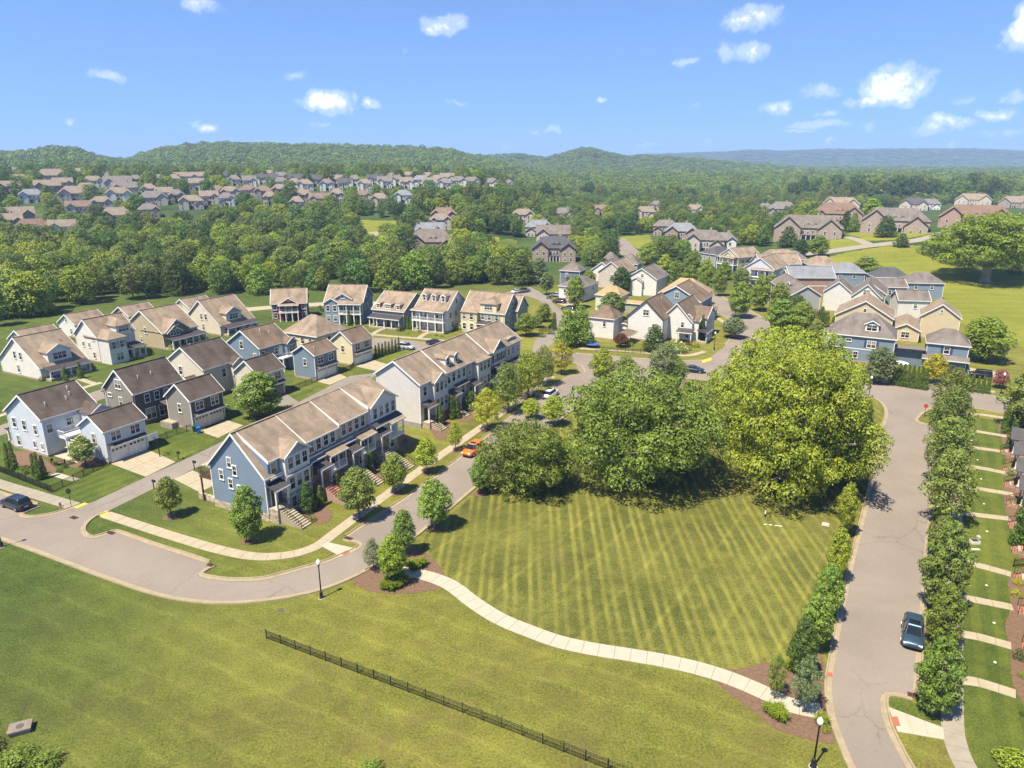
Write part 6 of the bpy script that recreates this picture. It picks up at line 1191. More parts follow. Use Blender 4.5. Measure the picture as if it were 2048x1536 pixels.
# ------------------------------------------------------------------ far houses
FARW = {}
def far_house(label, u, v, wpx, wall, roof, style=0, th=None, group=None, name='far_house', h=5.6, floors=2):
    fl_ = {'tan': 'fartan', 'rust': 'farrust', 'grey': 'fargrey'}; roof_l = roof; roof = fl_.get(roof, roof) if wpx < 62 else roof
    p = G(u, v); depth = p.y * CP + (CAM_H - p.z) * SP; w = wpx / FPX * depth; w = min(max(w, 9.), 34.); d = min(max(w * .55, 8.), 14.)
    a = math.atan2(p.x, p.y); th = (-a if th is None else R(th))
    o = empty(name, (p.x, p.y, p.z - .3), th, label, 'house', group)
    rs = random.Random(int(u * 7 + v)); fl = rs.random() < .5; sgn = -1 if fl else 1
    a0, a1 = sorted((sgn * -w * .48, sgn * -w * (.10 + .06 * rs.random()))); b0, b1 = sorted((sgn * w * .14, sgn * w * .48)); ya, yb = -2.2 - rs.random(), -3.6 - rs.random(); ha, hb = h - .2, h - (2.4 if rs.random() < .6 else .6)
    BAYS = ((a0, a1, ya, ha), (b0, b1, yb, hb))
    m = MB(); m.box(-w / 2, 0, -2, w / 2, d, h)
    for x0, x1, y0, hh in BAYS: m.box(x0, y0, -2, x1, .5, hh)
    m.build('wall', SID[wall], o)
    r = MB(); hr = h + d * (.44 if style != 1 else .46); ov = .5
    if style == 1:
        r.poly([(-w/2-ov,-ov,h),(w/2+ov,-ov,h),(w/2+ov,d/2,hr),(-w/2-ov,d/2,hr)]); r.poly([(w/2+ov,d+ov,h),(-w/2-ov,d+ov,h),(-w/2-ov,d/2,hr),(w/2+ov,d/2,hr)])
        g_ = MB(); g_.solid([(-w/2, 0, h-.1), (-w/2, d, h-.1), (-w/2, d/2, hr-.3)], [(-w/2+.2, 0, h-.1), (-w/2+.2, d, h-.1), (-w/2+.2, d/2, hr-.3)]); g_.solid([(w/2, 0, h-.1), (w/2, d, h-.1), (w/2, d/2, hr-.3)], [(w/2-.2, 0, h-.1), (w/2-.2, d, h-.1), (w/2-.2, d/2, hr-.3)]); g_.build('gable', SID[wall], o)
    else:
        k = min(d * .5, w * .35); A, B = (-w/2+k-ov, d/2, hr), (w/2-k+ov, d/2, hr); e = [(-w/2-ov,-ov,h),(w/2+ov,-ov,h),(w/2+ov,d+ov,h),(-w/2-ov,d+ov,h)]
        r.poly([e[0],e[1],B,A]); r.poly([e[1],e[2],B]); r.poly([e[2],e[3],A,B]); r.poly([e[3],e[0],A])
    for x0, x1, y0, hh in BAYS:
        xm = (x0+x1)/2; zr = hh + min((x1-x0) * .46, hr - hh - .1)
        r.poly([(x0-ov,y0-ov,hh),(xm,y0-ov,zr),(xm,d/2,zr),(x0-ov,d/2,hh)]); r.poly([(x1+ov,y0-ov,hh),(x1+ov,d/2,hh),(xm,d/2,zr),(xm,y0-ov,zr)])
    ro = r.build('roof', ROOF[roof], o)
    gm = MB()
    for x0, x1, y0, hh in BAYS:
        xm = (x0+x1)/2; zr = hh + min((x1-x0) * .46, hr - hh - .1); g_ = MB(); g_.solid([(x0, y0+.1, hh-.1), (x1, y0+.1, hh-.1), (xm, y0+.1, zr-.3)], [(x0, y0+.4, hh-.1), (x1, y0+.4, hh-.1), (xm, y0+.4, zr-.3)]); g_.build('front_gable', SID[wall], o)
    ch = MB(); ch.box(w*.1, d*.6, h, w*.1+1.1, d*.6+.9, hr+1.); ch.build('chimney', SID['brickbrown'], ro)
    ww = .95; big = wpx > 55
    wl = [(a0 + (a1 - a0) * .3, ya), (a0 + (a1 - a0) * .7, ya), (-w*.07, 0), (w*.0, 0), (w*.07, 0), (b0 + (b1 - b0) * .3, yb), (b0 + (b1 - b0) * .7, yb)]
    for i, (x, y_) in enumerate(wl):
        for z in ((1.5, 4.1) if (y_ == ya or y_ == 0 or hb > h - 1) else (1.5,)):
            if not big and (i in (1, 3) or z > 2 and i % 2): continue
            f, g2 = win_mesh(1.0, 1.6); f = link('window', f, o, (x, y_, z)); link('pane', g2, f)
    dr = MB(); dr.box(-.6, -.1, 0, .6, .05, 2.3); link('door', dr.mesh('door', DARK), o, (-w * .02, 0, .1))
    if wpx > 85:      # columned entrance porch in the recess and small roof dormers
        pr = MB(); pr.solid([(-w*.1, -2.4, 2.7), (w*.13, -2.4, 2.7), (w*.13, .1, 3.2), (-w*.1, .1, 3.2)], [(-w*.1, -2.4, 2.9), (w*.13, -2.4, 2.9), (w*.13, .1, 3.5), (-w*.1, .1, 3.5)]); pr.build('porch_roof', ROOF[roof], o)
        for k_ in range(4): cm = MB(); cm.tube((-w*.09 + w*.21*k_/3, -2.2, 0), (-w*.09 + w*.21*k_/3, -2.2, 2.7), .2, .17, 8); cm.build('column', WHITE, o)
        for xd in (-w*.0, w*.1):
            dm = MB(); yd = d * .12; zd = h + .9; dm.box(xd - .7, yd, zd - .6, xd + .7, yd + 2.5, zd + .9); dm.build('dormer', SID[wall], ro); dr_ = MB(); dr_.solid([(xd - 1., yd - .3, zd + .9), (xd + 1., yd - .3, zd + .9), (xd, yd - .3, zd + 1.7)], [(xd - 1., yd + 3., zd + .9), (xd + 1., yd + 3., zd + .9), (xd, yd + 3., zd + 1.7)]); dr_.build('dormer_roof', ROOF[roof], ro); f, g2 = win_mesh(.8, 1.0, 'single'); f = link('window', f, ro, (xd, yd, zd + .25)); link('pane', g2, f)
    FARW[o.name] = (u, v, wpx, p.x, p.y, w, d); return o
def ordl(i, n): return ORD[i]
LB = 'houses of the far left subdivision'
L1 = [(43,372,38,'brickbrown','tan',1),(106,362,58,'brickpale','tan',0),(20,387,42,'brickbrown','tan',1),(98,386,45,'brickbrown','tan',1),(152,402,58,'brickpale','tan',0),(66,405,45,'palewhite','slate',0),(176,390,38,'brickbrown','tan',0),(189,375,38,'white','tan',0),(238,379,50,'brickpale','grey',1),(252,390,44,'brickpale','grey',1),(240,402,48,'white','tan',0),(309,411,52,'brickpale','grey',0),(368,364,32,'brickpale','tan',1),(402,364,34,'brickpale','tan',1),(273,372,26,'brickbrown','grey',0),(40,446,55,'brickbrown','tan',1),(22,458,45,'brickbrown','tan',1),(70,474,66,'brickred','rust',0),(130,472,50,'palewhite','tan',1),(236,448,60,'brickpale','tan',0),(384,418,46,'brickpale','tan',0),(435,396,34,'brickbrown','rust',0),(462,398,38,'brickpale','tan',0),(498,395,34,'brickpale','rust',0),(350,370,24,'brickpale','tan',0),(160,352,26,'brickpale','tan',0),(215,365,26,'palewhite','grey',0),(128,379,34,'brickpale','tan',1),(300,392,30,'brickpale','tan',0),(330,400,32,'palewhite','tan',1),(355,405,30,'brickbrown','grey',0),(420,408,34,'brickpale','tan',1),(455,412,30,'palewhite','grey',0),(205,420,40,'brickpale','tan',0),(300,436,40,'brickbrown','grey',0),(160,430,44,'brickpale','rust',1),(395,380,28,'palewhite','tan',1),(320,370,24,'palewhite','grey',0),(30,350,26,'brickpale','tan',0)]
for i, (u, v, w, wl, rf, st) in enumerate(sorted(L1)): far_house('%s house from the left in the far left subdivision, %s roof' % (ordl(i, 0), {'tan': 'tan', 'grey': 'grey brown', 'slate': 'blue grey', 'rust': 'rust'}[rf]), u, v, w, wl, rf, st, group=LB)
L2 = [(523,369,24,'white','char',1),(563,363,32,'brickpale','grey',0),(563,377,28,'palewhite','grey',0),(596,370,32,'white','char',1),(611,382,32,'palewhite','tan',0),(631,372,27,'white','char',1),(673,372,28,'white','tan',1),(710,372,28,'white','grey',0),(750,371,30,'white','char',1),(781,365,28,'white','grey',0),(816,361,28,'palewhite','tan',0),(855,363,26,'white','tan',0),(895,366,27,'white','tan',1),(918,375,32,'white','grey',0),(943,376,36,'palewhite','grey',0),(980,377,36,'white','grey',0),(1014,376,26,'white','grey',0),(813,378,24,'white','tan',1),(843,373,36,'white','slate',0),(874,372,26,'palewhite','tan',0),(902,351,26,'brickpale','tan',0),(540,356,26,'brickpale','tan',0),(485,366,24,'white','char',1),(455,362,26,'white','char',0),(500,374,26,'white','grey',1),(545,369,24,'palewhite','char',1),(590,380,26,'white','tan',0),(655,381,28,'palewhite','grey',0),(690,380,26,'white','char',1),(730,381,28,'white','tan',0),(770,376,28,'palewhite','grey',1),(795,372,26,'white','grey',0),(860,379,28,'white','tan',1),(890,380,28,'white','grey',0),(470,372,24,'palewhite','grey',0)]
for i, (u, v, w, wl, rf, st) in enumerate(sorted(L2)): far_house('%s house from the left in the distant white hillside row' % ordl(i, 0), u, v, w, wl, rf, st, group='houses of the distant white row')
L3 = [(528,397,34,'brickbrown','rust',0),(605,405,40,'brickbrown','tan',0),(640,413,38,'brickpale','rust',1),(563,393,36,'brickbrown','tan',0),(727,406,32,'brickpale','rust',0),(760,413,36,'brickpale','tan',0),(807,406,36,'palewhite','slate',0),(595,420,22,'brickpale','tan',0),(541,409,20,'brickpale','tan',0),(675,403,26,'brickpale','tan',0)]
for i, (u, v, w, wl, rf, st) in enumerate(sorted(L3)): far_house('%s from the left of the brown roofed houses below the white row' % ordl(i, 0), u, v, w, wl, rf, st, group='brown roofed houses below the white row')
MID = [(863,508,97,'brickbrown','grey',0,'large brown brick villa with grey hipped roof left of the dark round tree'),(858,480,56,'brickred','slate',1,'brick house with blue grey gables above the brown villa'),(882,458,44,'brickpale','tan',0,'beige house with pale tan roof above the brick gables'),(888,446,52,'brickbrown','rust',0,'rust roofed house topmost of the four in the central gap'),
 (1046,446,46,'brickpale','tan',0,'beige hipped house left of the distant white villa'),(1128,441,44,'white','grey',0,'white two storey villa among trees in mid distance'),(1202,431,24,'brickred','rust',1,'small rust roofed gable among the trees'),(1290,437,42,'brickpale','tan',0,'tan roofed house right of the rust gable'),(1312,421,24,'brickpale','grey',0,'small grey roof above the tan roofed house'),(1388,432,40,'brickpale','tan',0,'tan roofed house half hidden behind bright trees'),(1528,427,30,'palewhite','grey',0,'grey brown roofed house behind the mid right trees'),
 (1078,472,54,'brickpale','slate',0,'pale house with blue grey hipped roof above the charcoal roofed villa'),(1106,490,66,'brickpale','grey',1,'brown roofed brick house right above the charcoal roofed villa'),(1108,522,88,'brickbrown','char',0,'brick villa with charcoal roof left of the centre block'),(1330,470,48,'brickbrown','grey',0,'grey roofed brick house left of the blue grey one'),(1362,484,64,'brickred','slate',0,'red brick house with pale blue grey hipped roof'),(1408,504,76,'brickpale','grey',0,'taupe villa with tall brown hipped roof'),(1446,502,50,'palewhite','grey',0,'white house with grey roof beside the taupe villa'),
 (1563,432,56,'brickbrown','grey',0,'grey brown roofed house at the left of the hill'),(1614,479,128,'brickbrown','grey',0,'big brown brick hill villa with columned porch and two gables'),(1672,448,94,'brickbrown','rust',0,'rust roofed house behind the big hill villa'),(1680,421,80,'brickpale','tan',0,'tan roofed house topmost on the left of the hill'),(1787,465,122,'brickbrown','grey',0,'brown stone hill villa with garage gable beside the bend'),(1826,420,52,'brickpale','char',0,'dark grey roofed house behind the brown stone villa'),(1858,419,40,'palewhite','grey',0,'pale roofed house behind the brown stone villa'),(1948,458,136,'brickred','rust',0,'red brick hill villa with wide rust roof'),(1945,411,64,'brickpale','tan',0,'tan roofed house above the red brick hill villa'),(2030,416,60,'brickbrown','tan',0,'tan roofed house cut by the right edge on the hill')]
for (u, v, w, wl, rf, st, lb) in MID: far_house(lb, u, v, w, wl, rf, st, group=None, name='villa', h=6.2 if w > 60 else 5.6)
p = G(1614, 478)
# ------------------------------------------------------------------ woods
BAN = []
for o in list(bpy.data.objects):
    if o.parent is None and o.get('category') in ('house', 'garage', 'townhouse') and not o.name.startswith(('far_house', 'villa')):
        BAN.append((o.location.x + (2 if o.location.x > 10 else 0), o.location.y + 7, 11.5))
for (u, v, w, x, y, wm, dm) in FARW.values(): BAN.append((x, y + dm * .4, max(wm, dm) * .62 + 2.))
BANA = np.array(BAN)
POLYS = []
for nm in ('hill_meadow', 'front_lawn', 'hill_road', 'driveway', 'far_street', 'roadside_lawn', 'garden_lawn', 'orchard_lawn', 'far_clearing', 'bare_slope'):
    for o in bpy.data.objects:
        if o.data is not None and o.name.split('.')[0] == nm: 
            co = np.empty(len(o.data.vertices) * 3); o.data.vertices.foreach_get('co', co); POLYS.append(co.reshape(-1, 3)[::3, :2])
CELLS = set()
for a in POLYS:
    for x, y in a:
        for dx in (-1, 0, 1):
            for dy in (-1, 0, 1): CELLS.add((int(x // 4) + dx, int(y // 4) + dy))
LOWU = [-400, -150, 0, 60, 110, 150, 270, 400, 520, 620, 760, 830, 990, 1004, 1030, 1100, 1160, 1200, 1290, 1400, 1460, 1600, 1640, 1700, 1800, 1880, 1960, 2048, 2300]
LOWV = [690, 672, 655, 643, 625, 612, 600, 592, 588, 584, 586, 582, 576, 566, 562, 556, 540, 528, 520, 520, 500, 486, 440, 420, 414, 410, 412, 418, 430]
def to_px(x, y, z):
    dz = z - CAM_H; zc = y * CP - dz * SP; return 1024 + FPX * x / zc, 768 - FPX * (y * SP + dz * CP) / zc
def blocked(u, v, x, y, hpx):
    for (hu, hv, hw, *_r) in FARW.values():
        if abs(u - hu) < hw * .5 and hv - 2 < v < hv + hpx * .66: return True
    return False
rg = np.random.default_rng(21)
def scatter(d0, d1, sp_of, keep):
    out = []; d = d0
    while d < d1:
        sp_ = sp_of(d); n = int(2 * .86 * d / sp_)
        for i in range(n + 1):
            a = -.86 + 1.72 * (i + rg.random()) / (n + 1); dd = d + rg.uniform(-.5, .5) * sp_; x = math.sin(a) * dd; y = math.cos(a) * dd
            if y < 150: continue
            z = float(T(x, y)); u, v = to_px(x, y, z)
            if not (-160 < u < 2210): continue
            if v > np.interp(u, LOWU, LOWV): continue
            if rg.random() > keep(u, v, d): continue
            if (int(x // 4), int(y // 4)) in CELLS: continue
            if ((BANA[:, 0] - x) ** 2 + (BANA[:, 1] - y) ** 2 < BANA[:, 2] ** 2).any(): continue
            hh = rg.uniform(8.5, 15.) * (1. if u < 1010 else .85); hh = rg.uniform(15., 21.) if (u > 1380 and 470 < d < 640 and v < 418) else hh; hpx = hh / depth_of(x, y, z) * FPX
            if d < 1100 and blocked(u, v, x, y, hpx): continue
            out.append((x, y, z, hh, d))
        d += sp_ * .92
    return out
def depth_of(x, y, z): return y * CP + (CAM_H - z) * SP
def keep_near(u, v, d):
    if u < 1010 and v > 455: return .97
    if v < 400: return .95
    if u < 540: return .55 if v < 440 else .8
    return .93
near = scatter(206, 930, lambda d: 8.4 if d < 460 else 10.5, keep_near)
near.sort(key=lambda p: p[4]); IND, REST = near[:300], near[300:]
far = scatter(930, 7000, lambda d: max(13., d * .0115), lambda u, v, d: .93)
WK = ['wood0', 'wood1', 'wood2', 'wood3', 'wood4']
WL = ['mid', 'far', 'bright', 'olive', 'far', 'mid', 'dark']
TONE = ['mid green', 'deep green', 'bright yellow green', 'olive green', 'deep green', 'mid green', 'dark green']
for (x, y, z, hh, d) in IND:
    k = WK[int(rg.integers(5))]; i = int(rg.integers(len(WL))); u, v = to_px(x, y, z)
    where = 'wood behind the left houses' if u < 1010 else 'tree belt beyond the centre houses'
    o = tree(k, (x, y, z - .2), hh, rg.uniform(.9, 1.2), name='woodland_tree', label='%s broadleaf tree in the dense %s' % (TONE[i], where), group='%s trees of the %s' % (TONE[i], where), leafm=WL[i], rz=rg.uniform(0, 6.28))
for i in range(64):
    u = 1060 + i * 16 + rg.uniform(-9, 9); v = rg.uniform(398, 410); hill = 1600 < u < 2020
    if blocked(u, v, 0, 0, 30) and i % 3: continue
    lm_ = ['dark', 'far', 'mid', 'dark', 'olive'][int(rg.integers(5))]
    o = px_tree(WK[int(rg.integers(5))], u, v, rg.uniform(343, 360) if hill else rg.uniform(362, 382), None, label='tall dark tree of the belt standing behind the distant villas', name='woodland_tree', group='tall trees behind the distant villas', leafm=lm_)
def instancer(name, pts, keys, label, cat, sc_of):
    me = bpy.data.meshes.new(name); me.vertices.add(len(pts)); me.vertices.foreach_set('co', np.array([(p[0], p[1], p[2] - .4) for p in pts], np.float32).ravel())
    a = me.attributes.new('sc', 'FLOAT_VECTOR', 'POINT'); a.data.foreach_set('vector', np.array([sc_of(p) for p in pts], np.float32).ravel())
    a = me.attributes.new('rot', 'FLOAT_VECTOR', 'POINT'); a.data.foreach_set('vector', np.array([(0, 0, rg.uniform(0, 6.28)) for p in pts], np.float32).ravel())
    a = me.attributes.new('pick', 'INT', 'POINT'); a.data.foreach_set('value', rg.integers(0, len(keys), len(pts)).astype(np.int32))
    o = link(name, me); tag(o, label, cat, kind='stuff')
    c = bpy.data.collections.new(name + '_kinds')
    for i, (k, lm) in enumerate(keys): c.objects.link(bpy.data.objects.new('%s_kind_%02d' % (name, i), recolor(k, lm)))
    ng = bpy.data.node_groups.new(name, 'GeometryNodeTree'); ng.interface.new_socket('Geometry', in_out='INPUT', socket_type='NodeSocketGeometry'); ng.interface.new_socket('Geometry', in_out='OUTPUT', socket_type='NodeSocketGeometry')
    n = ng.nodes; l = ng.links; gi = n.new('NodeGroupInput'); go = n.new('NodeGroupOutput'); ip = n.new('GeometryNodeInstanceOnPoints'); ci = n.new('GeometryNodeCollectionInfo')
    ci.inputs['Collection'].default_value = c; ci.inputs['Separate Children'].default_value = True; ci.inputs['Reset Children'].default_value = True; ip.inputs['Pick Instance'].default_value = True
    def attr(nm, ty): q = n.new('GeometryNodeInputNamedAttribute'); q.data_type = ty; q.inputs['Name'].default_value = nm; return q.outputs['Attribute']
    l.new(gi.outputs[0], ip.inputs['Points']); l.new(ci.outputs[0], ip.inputs['Instance']); l.new(attr('pick', 'INT'), ip.inputs['Instance Index']); l.new(attr('rot', 'FLOAT_VECTOR'), ip.inputs['Rotation']); l.new(attr('sc', 'FLOAT_VECTOR'), ip.inputs['Scale']); l.new(ip.outputs[0], go.inputs[0])
    md = o.modifiers.new('plant', 'NODES'); md.node_group = ng; return o
def sc_near(p): s = p[3] / 13.; w = s * rg.uniform(.9, 1.25); return (w, w, s)
def sc_far(p): sp_ = max(13., p[4] * .0115); s = p[3] / 12.; w = max(s, sp_ / 10.); return (w, w, s * rg.uniform(.8, 1.25))
instancer('mid_woodland', REST, [('wood0', 'mid'), ('wood1', 'far'), ('wood2', 'bright'), ('wood3', 'olive'), ('wood4', 'far'), ('wood0', 'far'), ('wood2', 'dark')], 'continuous tree cover between and beyond the distant houses', 'woodland', sc_near)
instancer('far_woodland', far, [('farwood0', 'far'), ('farwood1', 'far'), ('farwood2', 'mid'), ('farwood1', 'mid')], 'forest canopy covering the distant plain and ridges', 'forest', sc_far)
print('trees', len(IND), len(REST), len(far))
# ------------------------------------------------------------------ street furniture
LAMP_GL = plain('lamp_globe', (.80, .80, .76), .25, .03)
def lamp_parts():
    b = MB(); b.lathe([(.26, 0), (.26, .10), (.19, .16), (.17, .55), (.20, .60), (.12, .72), (.085, .85)], 12); base = b.mesh('lamp_base', IRON, True)
    p = MB(); p.lathe([(.075, .8), (.06, 3.7), (.09, 3.74), (.05, 3.8), (.11, 3.9), (.13, 3.98)], 10); pole = p.mesh('pole', IRON, True)
    g_ = MB(); g_.lathe([(.12, 3.98), (.21, 4.12), (.23, 4.3), (.17, 4.48), (.07, 4.56), (.03, 4.66)], 12); gl = g_.mesh('globe', LAMP_GL, True)
    f = MB(); f.lathe([(.34, -.02), (.34, .05), (.0, .05)], 12); ft = f.mesh('footing', CONC_N)
    return base, pole, gl, ft
LP = lamp_parts()
def lamp(p, label):
    o = empty('street_lamp', (p[0], p[1], 0), 0, label, 'street lamp', 'black acorn street lamps')
    for n_, m_ in zip(('lamp_base', 'pole', 'globe', 'footing'), LP): link(n_, m_, o)
lamp(P2(643, 1196), 'black street lamp with white globe at the outside of the curve'); lamp(P2(1641, 1440, 4.4), 'black street lamp at the lower end of the park road'); lamp(P2(1737, 797), 'black street lamp at the road junction beside the big trees'); lamp(P2(1428, 700), 'black street lamp on the lawn right of the farmhouse'); lamp(P2(4, 1094), 'black street lamp post at the left edge of the field'); lamp(P2(2001, 790), 'black lamp post beside the rose flowering tree')
def fence(name, label, pts, hgt=.95, gap=1.83, world=False, group='black iron fences', picket=.13):
    ln = pts if world else PL(pts); o = empty(name, (*ln[0], 0), 0, label, 'fence', group); ox, oy = ln[0]
    ln = [(x - ox, y - oy) for x, y in ln]; posts = resample(ln, gap)
    if (Vector(posts[-1]) - Vector(ln[-1])).length > .5: posts.append(ln[-1])
    pm = MB(); pm.box(-.035, -.035, -.05, .035, .035, hgt + .06); pm.box(-.05, -.05, hgt + .06, .05, .05, hgt + .09); pme = pm.mesh('post', IRON)
    for p in posts: link('post', pme, o, (*p, 0))
    for z in (hgt - .02, hgt - .2, .12):
        r_ = MB()
        for a, b in zip(posts, posts[1:]): r_.bar((*a, z), (*b, z), .028, .028)
        r_.build('rail', IRON, o)
    k = MB()
    for p in resample(ln, picket): k.box(p[0] - .014, p[1] - .014, .06, p[0] + .014, p[1] + .014, hgt)
    q = k.build('pickets', IRON, o); q['kind'] = 'stuff'
fence('iron_fence', 'long low black iron fence crossing the open field in the foreground', [(533, 1277), (1000, 1454), (1330, 1584)])
fence('iron_fence', 'black iron fence along the sidewalk at the corner house', [(-30, 936), (0, 944), (103, 985)], 1.1); fence('iron_fence', 'black iron fence from the sidewalk up to the pale garage', [(103, 985), (147, 964), (185, 944), (219, 928)], 1.1)
fence('iron_fence', 'black iron fence behind the basketball hoop', [(298, 892), (333, 877), (384, 860)], 1.1); fence('iron_fence', 'black iron fence before the blue garage', [(572, 786), (600, 776), (634, 763)], 1.1); fence('iron_fence', 'black iron fence right of the blue garage', [(680, 748), (700, 740), (708, 733)], 1.1)
fence('iron_fence', 'black iron fence in front of the white farmhouse yard', [(1190, 702), (1245, 705), (1290, 707)], 1.1); fence('iron_fence', 'iron fence at the lane bend', [(1078, 668), (1098, 660), (1110, 648)], 1.2); fence('iron_fence', 'iron fence right of the maroon house', [(612, 624), (640, 622), (652, 626)], 1.1); fence('iron_fence', 'iron fence at the edge porch walk by the big lawn', [(2026, 1134), (2060, 1130)], 1.0)
def mailbox(u, v, lb):
    p = P2(u, v); o = empty('mailbox', (*p, 0), R(63), lb, 'mailbox', 'black mailboxes on the alley'); a = MB(); a.box(-.05, -.05, -.05, .05, .05, 1.05); a.build('post', IRON, o)
    b = MB(); b.box(-.12, -.45, 1.05, .12, .12, 1.28); b.xf = None; b.tube((0, -.45, 1.28), (0, .12, 1.28), .12, .12, 8); b.build('box', IRON, o); d = MB(); d.box(-.1, -.47, 1.07, .1, -.44, 1.3); d.build('door', DARK, o)
mailbox(389, 938, 'black mailbox on the alley behind the blue townhouse'); mailbox(308, 977, 'black mailbox on the alley nearest the street'); mailbox(357, 919, 'black mailbox on the lawn beside the hoop driveway'); mailbox(1112, 684, 'black mailbox where the lane meets the cross street'); mailbox(640 + 188, 760, 'black mailbox behind the farther townhouses')
# basketball hoop
p = P2(320, 914); o = empty('basketball_hoop', (*p, 0), R(150), 'basketball hoop with white backboard on the driveway edge', 'basketball hoop')
b = MB(); b.bar((0, 0, -.05), (0, 0, 3.1), .11); b.bar((0, 0, 3.0), (.9, 0, 3.2), .08); b.bar((0, 0, 2.5), (.9, 0, 3.0), .06); b.build('pole', IRON, o); b = MB(); b.box(.9, -.8, 2.75, .94, .8, 3.8); b.build('backboard', WHITE, o)
b = MB(); [b.bar((.96, y0, z0), (.96, y1, z1), .04) for (y0, z0, y1, z1) in ((-.3, 2.95, .3, 2.95), (-.3, 3.4, .3, 3.4), (-.3, 2.95, -.3, 3.4), (.3, 2.95, .3, 3.4))]; b.build('target_square', DARK, o)
b = MB(); n = 14
for i in range(n): a0, a1 = 2 * math.pi * i / n, 2 * math.pi * (i + 1) / n; b.bar((1.2 + .23 * math.cos(a0), .23 * math.sin(a0), 3.0), (1.2 + .23 * math.cos(a1), .23 * math.sin(a1), 3.0), .03)
b.build('rim', plain('orange_rim', (.5, .12, .04)), o); b = MB()
for i in range(n): a0 = 2 * math.pi * i / n; b.bar((1.2 + .22 * math.cos(a0), .22 * math.sin(a0), 3.0), (1.2 + .13 * math.cos(a0 + .4), .13 * math.sin(a0 + .4), 2.6), .015)
b.build('net', WHITE, o)
def bin_(u, v, col, lb):
    p = P2(u, v); o = empty('wheelie_bin', (*p, 0), R(20), lb, 'bin'); a = MB(); a.solid([(-.24, -.28, .05), (.24, -.28, .05), (.24, .28, .05), (-.24, .28, .05)], [(-.3, -.36, 1.0), (.3, -.36, 1.0), (.3, .36, 1.0), (-.3, .36, 1.0)]); a.build('body', col, o)
    l = MB(); l.solid([(-.33, -.4, 1.0), (.33, -.4, 1.0), (.33, .4, 1.0), (-.33, .4, 1.0)], [(-.28, -.34, 1.1), (.28, -.34, 1.1), (.28, .34, 1.1), (-.28, .34, 1.1)]); l.build('lid', col, o)
    for s_ in (-1, 1): w_ = MB(); w_.tube((s_ * .22, .3, .12), (s_ * .3, .3, .12), .12, .12, 10); w_.build('wheel', DARK, o)
bin_(389, 863, plain('green_plastic', (.02, .09, .035), .4), 'dark green wheelie bin at the taupe garage'); bin_(398, 866, plain('blue_plastic', (.01, .11, .50), .4), 'blue wheelie bin at the taupe garage'); bin_(1095, 598, plain('grey_plastic', (.16, .20, .23), .5), 'grey bin on the lane by the dark sedan'); bin_(1100, 597, plain('slate_plastic', (.08, .10, .12), .5), 'dark grey bin beside the grey bin on the lane')
# storm drain box in the field
p = P2(42, 1462); o = empty('drain_box', (*p, 0), R(24), 'concrete storm drain box with round iron lid in the field', 'drain box'); b = MB(); b.box(-.72, -.5, -.3, .72, .5, .34); b.build('chamber', CONC_D, o); b = MB(); b.box(-.82, -.6, .36, .82, .6, .5); b.build('slab', plain('weathered_concrete', (.20, .165, .135), .9, .3, 2.), o); b = MB(); b.lathe([(.28, .5), (.28, .53), (.0, .53)], 16); b.build('lid', plain('iron_lid', (.10, .08, .07), .7, .3, 6.), o)
GRATE = plain('rusty_grate', (.10, .045, .03), .8, .3, 5.)
for i, (u, v, lb) in enumerate(((222, 1066, 'dark red drain inlet at the left end of the parking bay'), (423, 1131, 'dark red drain inlet at the right end of the parking bay'), (697, 1077, 'dark red drain inlet at the foot of the townhouse verge'), (1829, 1392, 'dark red drain inlet under the round street tree'), (148, 1035.5, 'dark drain grate across the alley mouth'))):
    p = P2(u, v); o = empty('drain_inlet', (*p, 0), R(-26), lb, 'drain', 'drain inlets'); b = MB(); b.box(-.55, -.3, .02, .55, .3, .055); b.build('frame', GRATE, o)
    for k in range(6): b = MB(); b.box(-.45 + k * .16, -.22, .056, -.39 + k * .16, .22, .075); b.build('grate_bar', IRON, o)
for (u, v, r, lb) in ((562, 1220, .32, 'round manhole cover in the grass below the lamp'), (1905, 1190, .01, None)):
    if lb: b = MB(); b.lathe([(r, 0), (r, .03), (.0, .03)], 14); o = b.build('manhole_cover', plain('iron_lid', (.1, .08, .07))); o.location = (*P2(u, v), 0); tag(o, lb, 'manhole')
VL = [(1943, 881), (1955, 920), (1962, 958), (1968, 1008), (1974, 1063), (1973, 1171), (1988, 1246), (1990, 1325), (1960, 1300)]
for i, (u, v) in enumerate(VL[:8]): b = MB(); b.lathe([(.13, 0), (.13, .05), (.0, .06)], 10); o = b.build('valve_cover', WHITE); o.location = (*P2(u, v), 0); tag(o, '%s small white valve cover from the top on the right lawns' % ORD[i], 'valve cover', 'white covers on the lawns')
def slabthing(name, u, v, w, d, h_, m, rz, lb, cat, lid=None):
    o = empty(name, (*P2(u, v), 0), R(rz), lb, cat); b = MB(); b.box(-w / 2, -d / 2, -.02, w / 2, d / 2, h_); b.build('body', m, o); b = MB(); b.box(-w * .4, -d * .4, h_, w * .4, d * .4, h_ + .03); b.build('lid', lid or m, o)
slabthing('utility_cover', 1651, 1049, .95, .85, .05, plain('pink_concrete', (.50, .38, .33)), 60, 'square pinkish utility cover at the lawn edge', 'utility cover'); slabthing('utility_box', 1949, 1086, .95, .7, .35, plain('pale_box', (.62, .60, .55)), 0, 'pale utility box on the big right lawn', 'utility box', DARK); slabthing('utility_box', 1957, 1076, .3, .45, .25, plain('grey_box', (.45, .47, .42)), 0, 'small grey utility box beside the pale one', 'utility box'); slabthing('utility_cover', 1951, 1100, 1.0, .3, .12, plain('grey_box', (.45, .47, .42)), 0, 'low grey utility cover below the pale box', 'utility cover')
